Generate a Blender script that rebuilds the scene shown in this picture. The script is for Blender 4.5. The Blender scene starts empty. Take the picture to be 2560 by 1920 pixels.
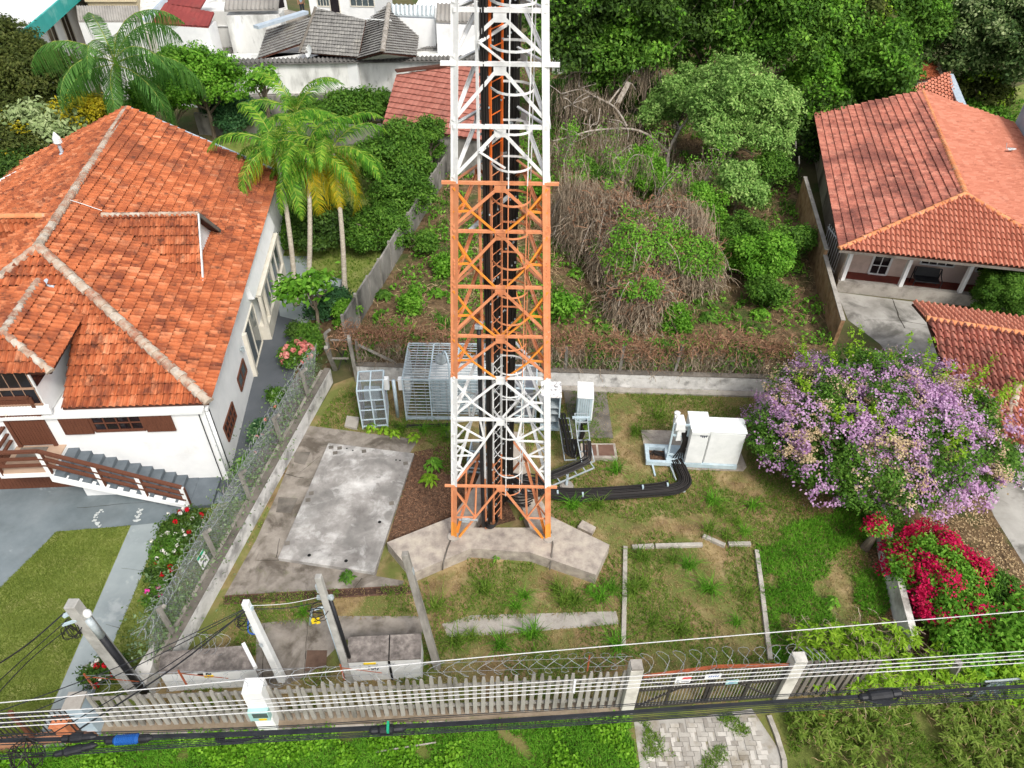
import bpy, bmesh, math, random
import numpy as np
from mathutils import Vector, Matrix, noise
R_ = math.radians
random.seed(7); rng = np.random.default_rng(7)
SC = bpy.context.scene; COL = SC.collection
# ------------------------------------------------------------ camera
CH, FPX, DEP, ROL = 20.0, 1808.0, R_(40.7), R_(0.84)
cf = np.array([0, math.cos(DEP), -math.sin(DEP)]); cr0 = np.array([1., 0, 0]); cu0 = np.array([0, math.sin(DEP), math.cos(DEP)])
cr = math.cos(ROL)*cr0 + math.sin(ROL)*cu0; cu = -math.sin(ROL)*cr0 + math.cos(ROL)*cu0
cd = bpy.data.cameras.new('camera'); cam = bpy.data.objects.new('camera', cd); COL.objects.link(cam)
cd.sensor_fit = 'HORIZONTAL'; cd.sensor_width = 36; cd.lens = 36*FPX/2560; cd.clip_end = 2000; cd.clip_start = .1
cam.matrix_world = Matrix(((cr[0], cu[0], -cf[0], 0), (cr[1], cu[1], -cf[1], 0), (cr[2], cu[2], -cf[2], CH), (0, 0, 0, 1)))
SC.camera = cam
# ------------------------------------------------------------ sky, sun, exposure
W = bpy.data.worlds.new('World'); SC.world = W; W.use_nodes = True
nt = W.node_tree; bg = nt.nodes['Background']; sk = nt.nodes.new('ShaderNodeTexSky'); sk.sky_type = 'NISHITA'
SUN_EL, SUN_AZ = R_(50), R_(150)
sk.sun_disc = False; sk.sun_elevation = SUN_EL; sk.sun_rotation = SUN_AZ; sk.dust_density = 4; sk.air_density = 1.0; sk.ozone_density = 1
hs = nt.nodes.new('ShaderNodeHueSaturation'); hs.inputs['Saturation'].default_value = .38
nt.links.new(sk.outputs[0], hs.inputs['Color']); nt.links.new(hs.outputs[0], bg.inputs[0]); bg.inputs[1].default_value = .15
sl = bpy.data.lights.new('sun', 'SUN'); sun = bpy.data.objects.new('sun', sl); COL.objects.link(sun)
sl.energy = 1.6; sl.angle = R_(11); sl.color = (1, .96, .9)
sd = Vector((math.sin(SUN_AZ)*math.cos(SUN_EL), math.cos(SUN_AZ)*math.cos(SUN_EL), math.sin(SUN_EL)))
sun.rotation_euler = (-sd).to_track_quat('-Z', 'Y').to_euler()
SC.view_settings.view_transform = 'Standard'; SC.view_settings.look = 'None'; SC.view_settings.exposure = .52; SC.view_settings.gamma = 1
# ------------------------------------------------------------ from the survey of the photograph to metres
def at(px, py, z=0.):
    r = cf + cr*(px-1280)/FPX - cu*(py-960)/FPX
    t = (z-CH)/r[2]; return Vector((r[0]*t, r[1]*t, z))
def atY(px, py, Y):
    r = cf + cr*(px-1280)/FPX - cu*(py-960)/FPX
    t = Y/r[1]; return Vector((r[0]*t, Y, CH+r[2]*t))
def V(*a): return Vector(a)
def UP(p, z): return Vector((p[0], p[1], z))
# ------------------------------------------------------------ objects
def tag(o, label=None, cat=None, group=None, kind=None):
    if label: o['label'] = label
    if cat: o['category'] = cat
    if group: o['group'] = group
    if kind or cat: o['kind'] = kind or 'thing'
    return o
def thing(name, label, cat, loc, group=None):
    o = bpy.data.objects.new(name, None); COL.objects.link(o); o.location = loc; o.empty_display_size = .3
    return tag(o, label, cat, group)
def loc_of(o):
    v = Vector((0, 0, 0))
    while o: v += o.location; o = o.parent
    return v
def link(name, me, mats, parent=None, org=None):
    o = bpy.data.objects.new(name, me); COL.objects.link(o)
    for m in (mats if isinstance(mats, (list, tuple)) else [mats]): me.materials.append(m)
    if parent is not None: o.parent = parent
    elif org is not None: o.location = org
    return o
class MB:
    def __init__(s): s.v = []; s.f = []; s.m = []
    def add(s, vs, fs, mi=0):
        n = len(s.v); s.v += [tuple(p) for p in vs]; s.f += [tuple(i+n for i in f) for f in fs]; s.m += [mi]*len(fs); return s
    def box8(s, b, t, mi=0):
        return s.add(list(b)+list(t), [(3, 2, 1, 0), (4, 5, 6, 7), (0, 1, 5, 4), (1, 2, 6, 5), (2, 3, 7, 6), (3, 0, 4, 7)], mi)
    def box(s, c, size, rz=0, mi=0):
        cx, cy, cz = c; x, y, z = size[0]/2, size[1]/2, size[2]/2; ca, sa = math.cos(rz), math.sin(rz)
        q = [(cx+a*x*ca-b*y*sa, cy+a*x*sa+b*y*ca) for a, b in ((-1, -1), (1, -1), (1, 1), (-1, 1))]
        return s.box8([(p[0], p[1], cz-z) for p in q], [(p[0], p[1], cz+z) for p in q], mi)
    def bar(s, a, b, w, h=None, up=None, mi=0):
        a = Vector(a); b = Vector(b); h = h or w; d = (b-a)
        if d.length < 1e-6: return s
        d.normalize(); u = Vector(up) if up is not None else Vector((0, 0, 1))
        x = d.cross(u)
        if x.length < 1e-3: x = d.cross(Vector((0, 1, 0)))
        x.normalize(); y = x.cross(d); x *= w/2; y *= h/2
        return s.box8([a-x-y, a+x-y, a+x+y, a-x+y], [b-x-y, b+x-y, b+x+y, b-x+y], mi)
    def tube(s, pts, r, n=6, mi=0, cap=True):
        pts = [Vector(p) for p in pts]; k = len(pts); rs = r if isinstance(r, (list, tuple)) else [r]*k
        px = None; vs = []
        for i, p in enumerate(pts):
            d = (pts[min(i+1, k-1)]-pts[max(i-1, 0)])
            if d.length < 1e-9: d = Vector((0, 0, 1))
            d.normalize()
            if px is None: px = d.cross(Vector((0, 0, 1)) if abs(d.z) < .9 else Vector((1, 0, 0)))
            px = px-d*px.dot(d)
            if px.length < 1e-6: px = d.orthogonal()
            px.normalize(); y = d.cross(px)
            vs += [p+(px*math.cos(2*math.pi*j/n)+y*math.sin(2*math.pi*j/n))*rs[i] for j in range(n)]
        fs = [(i*n+j, i*n+(j+1) % n, (i+1)*n+(j+1) % n, (i+1)*n+j) for i in range(k-1) for j in range(n)]
        if cap: fs += [tuple(range(n-1, -1, -1)), tuple((k-1)*n+j for j in range(n))]
        return s.add(vs, fs, mi)
    def prism(s, poly, z0, z1, mi=0):
        n = len(poly); b = [(p[0], p[1], z0) for p in poly]; t = [(p[0], p[1], z1) for p in poly]
        ar = sum(poly[i][0]*poly[(i+1) % n][1]-poly[(i+1) % n][0]*poly[i][1] for i in range(n))
        if ar < 0: b.reverse(); t.reverse()
        return s.add(b+t, [tuple(range(n-1, -1, -1)), tuple(range(n, 2*n))]+[(i, (i+1) % n, n+(i+1) % n, n+i) for i in range(n)], mi)
    def slab(s, poly3, th, mi=0):   # any planar polygon thickened downward
        n = len(poly3); t = [Vector(p) for p in poly3]
        nn = sum(((t[i]-t[0]).cross(t[(i+1) % n]-t[0]) for i in range(1, n-1)), Vector())
        if nn.z < 0: t.reverse()
        b = [p-Vector((0, 0, th)) for p in t]
        return s.add(b+t, [tuple(range(n-1, -1, -1)), tuple(range(n, 2*n))]+[(i, (i+1) % n, n+(i+1) % n, n+i) for i in range(n)], mi)
    def wall(s, a, b, z0, z1, th, mi=0, z1b=None):
        a = Vector((a[0], a[1], 0)); b = Vector((b[0], b[1], 0)); d = (b-a).normalized(); n = Vector((-d.y, d.x, 0))*th/2
        z1b = z1 if z1b is None else z1b
        q = [a-n, b-n, b+n, a+n]; tz = [z1, z1b, z1b, z1]
        return s.box8([UP(p, z0) for p in q], [UP(p, h) for p, h in zip(q, tz)], mi)
    def disc(s, c, r, n=10, ax=(0, 0, 1), mi=0):
        q = Vector(ax).to_track_quat('Z', 'Y')
        return s.add([Vector(c)+q @ Vector((r*math.cos(2*math.pi*i/n), r*math.sin(2*math.pi*i/n), 0)) for i in range(n)], [tuple(range(n))], mi)
    def lathe(s, base, prof, n=12, mi=0, q=None):
        vs = []; base = Vector(base)
        for r, z in prof:
            for j in range(n):
                p = Vector((r*math.cos(2*math.pi*j/n), r*math.sin(2*math.pi*j/n), z))
                vs.append(base+(q @ p if q else p))
        k = len(prof)
        fs = [(i*n+j, i*n+(j+1) % n, (i+1)*n+(j+1) % n, (i+1)*n+j) for i in range(k-1) for j in range(n)]
        fs += [tuple(range(n-1, -1, -1)), tuple((k-1)*n+j for j in range(n))]
        return s.add(vs, fs, mi)
    def build(s, name, mats, parent=None, smooth=False, bevel=0, label=None, cat=None, group=None, kind=None):
        if parent is not None: o0 = loc_of(parent)
        else:
            a = np.array(s.v); o0 = Vector(((a[:, 0].min()+a[:, 0].max())/2, (a[:, 1].min()+a[:, 1].max())/2, a[:, 2].min()))
        me = bpy.data.meshes.new(name); me.from_pydata([(p[0]-o0.x, p[1]-o0.y, p[2]-o0.z) for p in s.v], [], s.f)
        o = link(name, me, mats, parent, o0)
        me.polygons.foreach_set('material_index', s.m)
        if smooth: me.polygons.foreach_set('use_smooth', [True]*len(s.f))
        if bevel:
            b = o.modifiers.new('bevel', 'BEVEL'); b.width = bevel; b.segments = 2; b.limit_method = 'ANGLE'
        me.update(); return tag(o, label, cat, group, kind)
def np_mesh(name, verts, nv, mats, parent=None, kind=None, smooth=False, org=None):
    # verts (N*nv,3): N separate faces of nv corners
    verts = np.asarray(verts, dtype=np.float64); N = len(verts)//nv
    o0 = loc_of(parent) if parent is not None else (Vector(org) if org is not None else Vector((float(verts[:, 0].mean()), float(verts[:, 1].mean()), float(verts[:, 2].min()))))
    verts = (verts-np.array(o0)).astype(np.float32)
    me = bpy.data.meshes.new(name); me.vertices.add(len(verts)); me.loops.add(len(verts)); me.polygons.add(N)
    me.vertices.foreach_set('co', verts.ravel()); me.loops.foreach_set('vertex_index', np.arange(len(verts), dtype=np.int32))
    me.polygons.foreach_set('loop_start', np.arange(0, len(verts), nv, dtype=np.int32))
    try: me.polygons.foreach_set('loop_total', np.full(N, nv, dtype=np.int32))
    except Exception: pass
    me.update(calc_edges=True); me.validate()
    o = link(name, me, mats, parent, o0)
    if kind: o['kind'] = kind
    return o
def copy_tree(o, parent=None):
    c = o.copy(); COL.objects.link(c)
    if parent is not None: c.parent = parent
    for ch in list(o.children): copy_tree(ch, c)
    return c
# ------------------------------------------------------------ materials
def lin(c):
    return tuple(((x/255)/12.92 if x/255 <= .04045 else ((x/255+.055)/1.055)**2.4) for x in c)
def ramp(nt, cols, lo=.3, hi=.7):
    n = nt.nodes.new('ShaderNodeValToRGB'); e = n.color_ramp.elements
    k = len(cols)
    for i, c in enumerate(cols):
        p = lo+(hi-lo)*(i/(k-1) if k > 1 else 0)
        el = e[i] if i < 2 else e.new(p)
        el.position = p; el.color = (*lin(c), 1)
    if k == 1: e[1].color = e[0].color
    return n
def mat(name, cols, scale=2., rough=.85, bump=0., bscale=None, metal=0., stain=(), isl=0., leaf=False, detail=6., spec=.3, stretch=None, lo=.3, hi=.7, dist=0.):
    m = bpy.data.materials.new(name); m.use_nodes = True; nt = m.node_tree; L = nt.links.new; N = nt.nodes.new
    p = nt.nodes['Principled BSDF']; p.inputs['Roughness'].default_value = rough; p.inputs['Metallic'].default_value = metal
    p.inputs['Specular IOR Level'].default_value = spec
    g = N('ShaderNodeNewGeometry'); pos = g.outputs['Position']
    if stretch:
        mp = N('ShaderNodeMapping'); mp.inputs['Scale'].default_value = stretch; L(pos, mp.inputs[0]); pos = mp.outputs[0]
    def noi(sc, det=detail, d=0.):
        n = N('ShaderNodeTexNoise'); n.inputs['Scale'].default_value = sc; n.inputs['Detail'].default_value = det; n.inputs['Distortion'].default_value = d; n.inputs['Roughness'].default_value = .62
        L(pos, n.inputs['Vector']); return n.outputs['Fac']
    fac = noi(scale, d=dist)
    if isl:
        mx = N('ShaderNodeMix'); mx.data_type = 'FLOAT'; mx.inputs[0].default_value = isl; L(fac, mx.inputs[2])
        mr = N('ShaderNodeMapRange'); mr.inputs[3].default_value = lo-.05; mr.inputs[4].default_value = hi+.05
        L(g.outputs['Random Per Island'], mr.inputs[0]); L(mr.outputs[0], mx.inputs[3]); fac = mx.outputs[0]
    r = ramp(nt, cols, lo, hi); L(fac, r.inputs[0]); col = r.outputs[0]
    for st in stain:   # (colour, scale, lo, hi, strength)
        a = noi(st[1], 5., st[5] if len(st) > 5 else 0.); mr = N('ShaderNodeMapRange'); mr.inputs[1].default_value = st[2]; mr.inputs[2].default_value = st[3]; mr.inputs[4].default_value = st[4]
        L(a, mr.inputs[0]); mx = N('ShaderNodeMix'); mx.data_type = 'RGBA'; L(mr.outputs[0], mx.inputs[0]); L(col, mx.inputs[6]); mx.inputs[7].default_value = (*lin(st[0]), 1); col = mx.outputs[2]
    L(col, p.inputs['Base Color'])
    if bump:
        b = N('ShaderNodeBump'); b.inputs['Strength'].default_value = 1; b.inputs['Distance'].default_value = bump
        L(noi(bscale or scale*4, 8.), b.inputs['Height']); L(b.outputs[0], p.inputs['Normal'])
    if leaf:
        t = N('ShaderNodeBsdfTranslucent'); L(col, t.inputs[0]); ms = N('ShaderNodeMixShader'); ms.inputs[0].default_value = .34
        L(p.outputs[0], ms.inputs[1]); L(t.outputs[0], ms.inputs[2]); L(ms.outputs[0], nt.nodes['Material Output'].inputs[0])
    return m
def leafmat(name, cols, sc=.9, isl=.55): return mat(name, cols, sc, rough=.6, isl=isl, leaf=True, detail=3, spec=.2, lo=.33, hi=.67)
M = {}
M['white'] = mat('white_paint', [(214, 216, 214), (230, 231, 229)], 3, .6, stain=[((186, 184, 176), 1.4, .6, .75, .5)])
M['white_wall'] = mat('white_render', [(222, 223, 222), (236, 236, 234)], 1.2, .85, .004, 30, stain=[((176, 172, 164), .9, .6, .8, .35)])
M['old_white'] = mat('stained_white_render', [(205, 205, 200), (232, 232, 228)], 1.0, .9, .006, 20, stain=[((120, 118, 112), .7, .5, .72, .75), ((70, 70, 66), 2.5, .6, .75, .5)], stretch=(1, 1, .35))
M['tower_white'] = mat('tower_white', [(216, 216, 214), (240, 240, 238)], 4, .5, stain=[((165, 150, 140), 6, .62, .72, .45)])
M['tower_orange'] = mat('tower_orange', [(206, 130, 88), (222, 150, 108)], 4, .55, stain=[((235, 205, 185), 5, .62, .72, .4)])
M['tower_bright'] = mat('tower_bright_orange', [(226, 140, 50), (232, 152, 66)], 5, .5, stain=[((206, 130, 88), 5, .55, .7, .6)])
M['ladder_orange'] = mat('ladder_orange', [(226, 104, 34), (236, 120, 52)], 5, .5)
M['black'] = mat('black_rubber', [(22, 21, 21), (44, 40, 38)], 6, .55, isl=.8)
M['blackpl'] = mat('black_plastic', [(24, 25, 28), (40, 41, 45)], 6, .45)
M['galv'] = mat('galvanised_steel', [(150, 160, 164), (190, 198, 200)], 6, .5, metal=.2)
M['galvblue'] = mat('blue_grey_steel', [(168, 188, 196), (196, 210, 216)], 5, .5, metal=.1)
M['conc'] = mat('concrete', [(128, 122, 114), (160, 154, 145), (176, 170, 160)], 2.2, .92, .01, 25, stain=[((84, 80, 74), 1.1, .55, .75, .6)])
M['conc_dark'] = mat('dark_concrete', [(96, 91, 84), (128, 121, 112)], 2, .95, .01, 22, stain=[((58, 55, 50), .9, .5, .7, .7)])
M['conc_pad'] = mat('pad_concrete', [(138, 128, 120), (168, 158, 146), (186, 176, 160)], 3.5, .92, .012, 18, stain=[((110, 100, 94), 1.2, .5, .7, .6)])
M['slab'] = mat('weathered_slab', [(112, 108, 104), (152, 148, 143), (208, 205, 200)], .9, .95, .008, 14, stain=[((110, 108, 104), .8, .45, .62, .65, .8), ((214, 212, 208), 1.7, .54, .7, .5, .6), ((96, 94, 90), 3.0, .62, .72, .55)])
M['post'] = mat('grey_concrete_post', [(118, 114, 106), (156, 152, 144)], 5, .95, .008, 30, stain=[((80, 76, 70), 2, .55, .7, .6)], stretch=(1, 1, .3))
M['picket'] = mat('concrete_picket', [(132, 128, 120), (170, 166, 158)], 4, .95, .008, 30, isl=.4, stain=[((88, 84, 76), 1.6, .5, .72, .7)], stretch=(1, 1, .4))
# ============================================================ THE SETTING: ground sheets
M['ground'] = mat('earth', [(70, 78, 42), (92, 86, 56), (104, 96, 66)], .6, .98, .03, 8, stain=[((60, 84, 34), .35, .48, .6, .7)])
M['lot'] = mat('dry_lot', [(108, 88, 62), (140, 120, 84), (166, 146, 106)], 1.1, 1., .02, 26, stain=[((92, 108, 46), .55, .42, .56, .8, .6), ((176, 152, 116), .9, .58, .7, .6, .5), ((84, 64, 46), .8, .56, .68, .6)])
M['soil'] = mat('brown_mulch', [(62, 44, 34), (96, 72, 56), (120, 94, 74)], 9, 1., .025, 40)
M['litter'] = mat('leaf_litter', [(66, 54, 38), (104, 84, 60), (134, 112, 84)], 3, 1., .05, 16, stain=[((56, 80, 30), .5, .5, .62, .7)])
M['lawn'] = mat('mown_lawn', [(96, 112, 48), (120, 132, 62), (136, 138, 80)], 1.4, 1., .015, 60, stain=[((150, 146, 96), .7, .55, .7, .4)])
M['drive'] = mat('painted_concrete', [(96, 106, 110), (114, 124, 128), (130, 138, 141)], .6, .8, .002, 30, stain=[((96, 104, 106), .45, .5, .65, .6), ((178, 184, 184), .8, .64, .72, .6, .8)])
M['alley'] = mat('dark_painted_concrete', [(74, 79, 84), (90, 94, 99)], .8, .8, .002, 30, stain=[((84, 88, 92), .7, .5, .65, .6)])
M['surround'] = mat('mossy_old_paving', [(106, 99, 89), (138, 130, 120), (160, 152, 142)], 1.6, .95, .012, 18, stain=[((70, 62, 52), .9, .5, .64, .75, .6), ((104, 108, 70), 1.7, .6, .7, .4)])
M['path'] = mat('pale_path_concrete', [(134, 144, 145), (154, 162, 162)], .9, .85, .002, 30, stain=[((188, 193, 192), 1.1, .56, .68, .6), ((132, 140, 142), .7, .55, .7, .5)])
M['verge'] = mat('verge_soil', [(78, 92, 38), (104, 112, 54), (130, 112, 78)], .9, 1., .03, 20)
M['patio'] = mat('rough_yard_concrete', [(132, 129, 122), (160, 157, 150), (178, 175, 168)], .8, .95, .006, 18, stain=[((84, 82, 76), .6, .5, .64, .75, .6)])
def sheet(name, pix, z, m, pts=None):
    p = [at(x, y, z) for x, y in pix] if pts is None else [Vector((q[0], q[1], z)) for q in pts]
    b = MB(); n = sum(((p[i]-p[0]).cross(p[i+1]-p[0]) for i in range(1, len(p)-1)), Vector())
    if n.z < 0: p.reverse()
    b.add(p, [tuple(range(len(p)))])
    o = b.build(name, m, kind='structure')
    return o
sheet('ground', None, 0, M['ground'], [(-400, -60), (400, -60), (400, 600), (-400, 600)])
sheet('grass_verge', [(-900, 1990), (2900, 1990), (2700, 1720), (1590, 1772), (255, 1825), (-900, 1880)], .004, M['verge'])
sheet('tower_lot_ground', [(300, 1815), (1575, 1768), (2330, 1735), (2225, 1560), (2120, 1240), (1985, 972), (888, 940), (835, 960), (640, 1285), (470, 1620)], .008, M['lot'])
sheet('wild_lot_ground', [(880, 940), (1985, 974), (2080, 860), (2000, 480), (1950, 250), (1880, 120), (1300, 80), (1150, 330), (1050, 560), (905, 800)], .008, M['litter'])
sheet('driveway', [(-400, 1900), (200, 1850), (440, 1600), (640, 1240), (750, 960), (850, 760), (860, 690), (640, 630), (250, 700), (-400, 900)], .004, M['drive'])
sheet('side_alley', [(560, 1240), (610, 1215), (732, 943), (767, 760), (790, 700), (640, 690), (500, 1190)], .012, M['alley'])
sheet('front_lawn', [(327, 1314), (142, 1329), (-60, 1530), (-300, 1900), (98, 1840), (130, 1765), (272, 1440)], .03, M['lawn'])
sheet('flower_bed', [(405, 1306), (354, 1440), (290, 1590), (215, 1790), (330, 1800), (470, 1600), (640, 1245), (520, 1262)], .02, M['lawn'])
sheet('garden_path', [(327, 1314), (405, 1306), (354, 1440), (290, 1590), (195, 1840), (75, 1920), (60, 1990), (-30, 1990), (98, 1840), (272, 1440)], .026, M['path'])
sheet('alley_planting', [(775, 800), (880, 800), (835, 900), (660, 1220), (612, 1215), (735, 943), (750, 850)], .02, M['litter'])
sheet('back_garden_ground', [(640, 640), (860, 700), (905, 800), (1060, 530), (1140, 380), (1000, 330), (600, 330), (450, 430)], .008, M['lawn'])
sheet('palm_terrace', [(690, 640), (770, 640), (768, 700), (855, 700), (840, 745), (790, 830), (740, 800), (700, 790), (690, 720)], .016, M['path'])
sheet('neighbour_yard', [(2092, 730), (2560, 790), (2700, 820), (2900, 1100), (2700, 1500), (2560, 1410), (2485, 1290), (2440, 1180), (2200, 860), (2120, 800)], .012, M['patio'])
sheet('neighbour_back_lawn', [(2430, 330), (2470, 240), (2560, 210), (2900, 240), (2900, 420), (2560, 430)], .008, M['lawn'])
sheet('side_yard_ground', [(2150, 1200), (2330, 1120), (2440, 1185), (2490, 1290), (2565, 1415), (2680, 1650), (2262, 1632), (2200, 1400)], .008, M['litter'])
# concrete path round the slab, strips and stepping bands
sheet('slab_surround_path', [(763, 1063), (1046, 1099), (1020, 1140), (990, 1250), (940, 1440), (1010, 1452), (1005, 1466), (620, 1493), (560, 1492), (640, 1350), (690, 1240)], .012, M['surround'])
sheet('soil_bed', [(1036, 1130), (1128, 1110), (1215, 1130), (1290, 1300), (1180, 1330), (968, 1357), (960, 1380)], .012, M['soil'])
sheet('worn_concrete_strip', [(640, 1560), (800, 1540), (1060, 1540), (1060, 1585), (860, 1600), (770, 1690), (700, 1720), (640, 1720)], .012, M['surround'])
sheet('concrete_strip', [(1105, 1560), (1180, 1538), (1540, 1528), (1548, 1560), (1200, 1590), (1120, 1592)], .012, M['conc'])
sheet('paver_driveway', [(1585, 1805), (1760, 1790), (1880, 1772), (1945, 1870), (1975, 2000), (1610, 2000)], .014, None or mat('concrete_pavers', [(150, 146, 138), (176, 172, 164)], 3, .95, .006, 30, isl=0., stain=[((120, 104, 80), .9, .5, .64, .7), ((96, 116, 56), .9, .58, .7, .6)]))

M['crack'] = mat('dark_joint', [(48, 44, 38), (70, 64, 56)], 4, 1.)
for pts, z, w in (([(750, 1180), (800, 1140)], .018, .02), ([(700, 1345), (690, 1395)], .018, .02), ([(640, 1400), (700, 1400)], .018, .025), ([(690, 1180), (760, 1195)], .018, .03), ([(905, 1445), (880, 1480)], .018, .025), ([(660, 1560), (655, 1720)], .018, .02), ([(768, 1545), (762, 1690)], .018, .02), ([(2230, 745), (2240, 770), (2246, 790), (2262, 820)], .018, .05), ([(2160, 800), (2250, 800), (2330, 815)], .018, .03), ([(305, 1420), (358, 1428)], .032, .012), ([(262, 1560), (300, 1570)], .032, .012), ([(190, 1270), (420, 1250)], .01, .015), ([(215, 1330), (330, 1312)], .034, .012), ([(575, 1160), (700, 1010), (720, 930)], .018, .012)):
    b = MB(); P_c = [at(x, y, z) for x, y in pts]; Q_c = []
    for a, c in zip(P_c, P_c[1:]): n_ = max(2, int((c-a).length/.25)); Q_c += [a+(c-a)*(i/n_)+Vector((random.uniform(-.02, .02), random.uniform(-.02, .02), 0)) for i in range(n_)]
    Q_c.append(P_c[-1])
    for a, c in zip(Q_c, Q_c[1:]):
        d = (c-a).normalized(); s = Vector((-d.y, d.x, 0))*w/2*random.uniform(.5, 1.2); b.add([a-s, c-s, c+s, a+s], [(0, 1, 2, 3)])
    b.build('paving_joint', M['crack'], None, kind='structure')
M['wear'] = mat('worn_paint', [(176, 180, 178), (200, 203, 200)], 3, .9)
for pts in ([(252, 1275), (240, 1290), (238, 1305), (246, 1316)], [(355, 1272), (345, 1292), (338, 1305)]):
    b = MB()
    for i in range(26):
        t = random.random()*(len(pts)-1.001); k = int(t); p = at(pts[k][0]+(pts[k+1][0]-pts[k][0])*(t-k), pts[k][1]+(pts[k+1][1]-pts[k][1])*(t-k), .009); r = random.uniform(.02, .07); p.x += random.gauss(0, .05)
        b.add([p+Vector((r*random.uniform(.5, 1.2)*math.cos(a), r*random.uniform(.5, 1.2)*math.sin(a), i*.00005)) for a in np.linspace(0, 5.6, 7)], [tuple(range(7))])
    b.build('paint_wear', M['wear'], None, kind='structure')
# ============================================================ TOWER
TCX, TCY, TZ0 = -.29, 15.77, .5
def tw(z): return 3.17-(z-.5)*.0865
def leg_at(i, z):
    w = tw(z); r = w/math.sqrt(3); a = R_((210, 330, 90)[i])
    return Vector((TCX+(z-.5)*-.003+r*math.cos(a), TCY+r*math.sin(a), z))
def zrow(py, px=1248):
    Y = 14.9
    for _ in range(6):
        z = atY(px, py, Y).z; Y = TCY-tw(z)/(2*math.sqrt(3))
    return z
rows = [160, 317, 458, 579, 718, 841, 945, 1049, 1216]
ZL = [21.6, 20.1, 18.6, zrow(25)]+[zrow(r) for r in rows]+[TZ0]
tower = thing('lattice_tower', 'tall three-legged steel lattice tower painted in orange and white bands on a concrete footing', 'tower', (TCX, TCY, TZ0))
ZB1, ZB2, ZB3 = ZL[6], ZL[10], ZL[12]      # colour bands: white | orange | white | orange
def tmat(z, bright=False):
    if z > ZB1: return M['tower_white']
    if z > ZB2: return M['tower_bright'] if bright else M['tower_orange']
    if z > ZB3: return M['tower_white']
    return M['tower_orange']
for i in range(3):
    cuts = [22.5, ZB1, ZB2, ZB3, 1.25, TZ0-.02]
    for a, b in zip(cuts, cuts[1:]):
        m = M['tower_bright'] if a <= 1.3 else tmat((a+b)/2); bm = MB()
        w = .112 if a > 13 else .132
        # angle-section leg: two plates meeting in a ridge that points outwards
        pa, pb = leg_at(i, a), leg_at(i, b); ang = R_((210, 330, 90)[i])
        for s in (-1, 1):
            t = Vector((math.cos(ang+s*R_(120)), math.sin(ang+s*R_(120)), 0)); nrm = Vector((math.cos(ang+s*R_(30)), math.sin(ang+s*R_(30)), 0))*.014
            q = [pb-nrm*0, pb+t*w, pb+t*w-nrm, pb-nrm]; q2 = [pa, pa+t*w, pa+t*w-nrm, pa-nrm]
            bm.box8(q, q2)
        fr = Vector((0, -1, 0)) if i < 2 else Vector((0, 1, 0))
        bm.bar(pb+Vector((0, .01, 0)), pa+Vector((0, .01, 0)), w*1.02, .012, up=(0, 1, 0)) if i < 2 else bm.bar(pb, pa, w, .02, up=(0, 1, 0))
        bm.build('leg', m, tower)
def lerp(a, b, t): return a+(b-a)*t
faces = ((0, 1), (0, 2), (1, 2))
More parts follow.
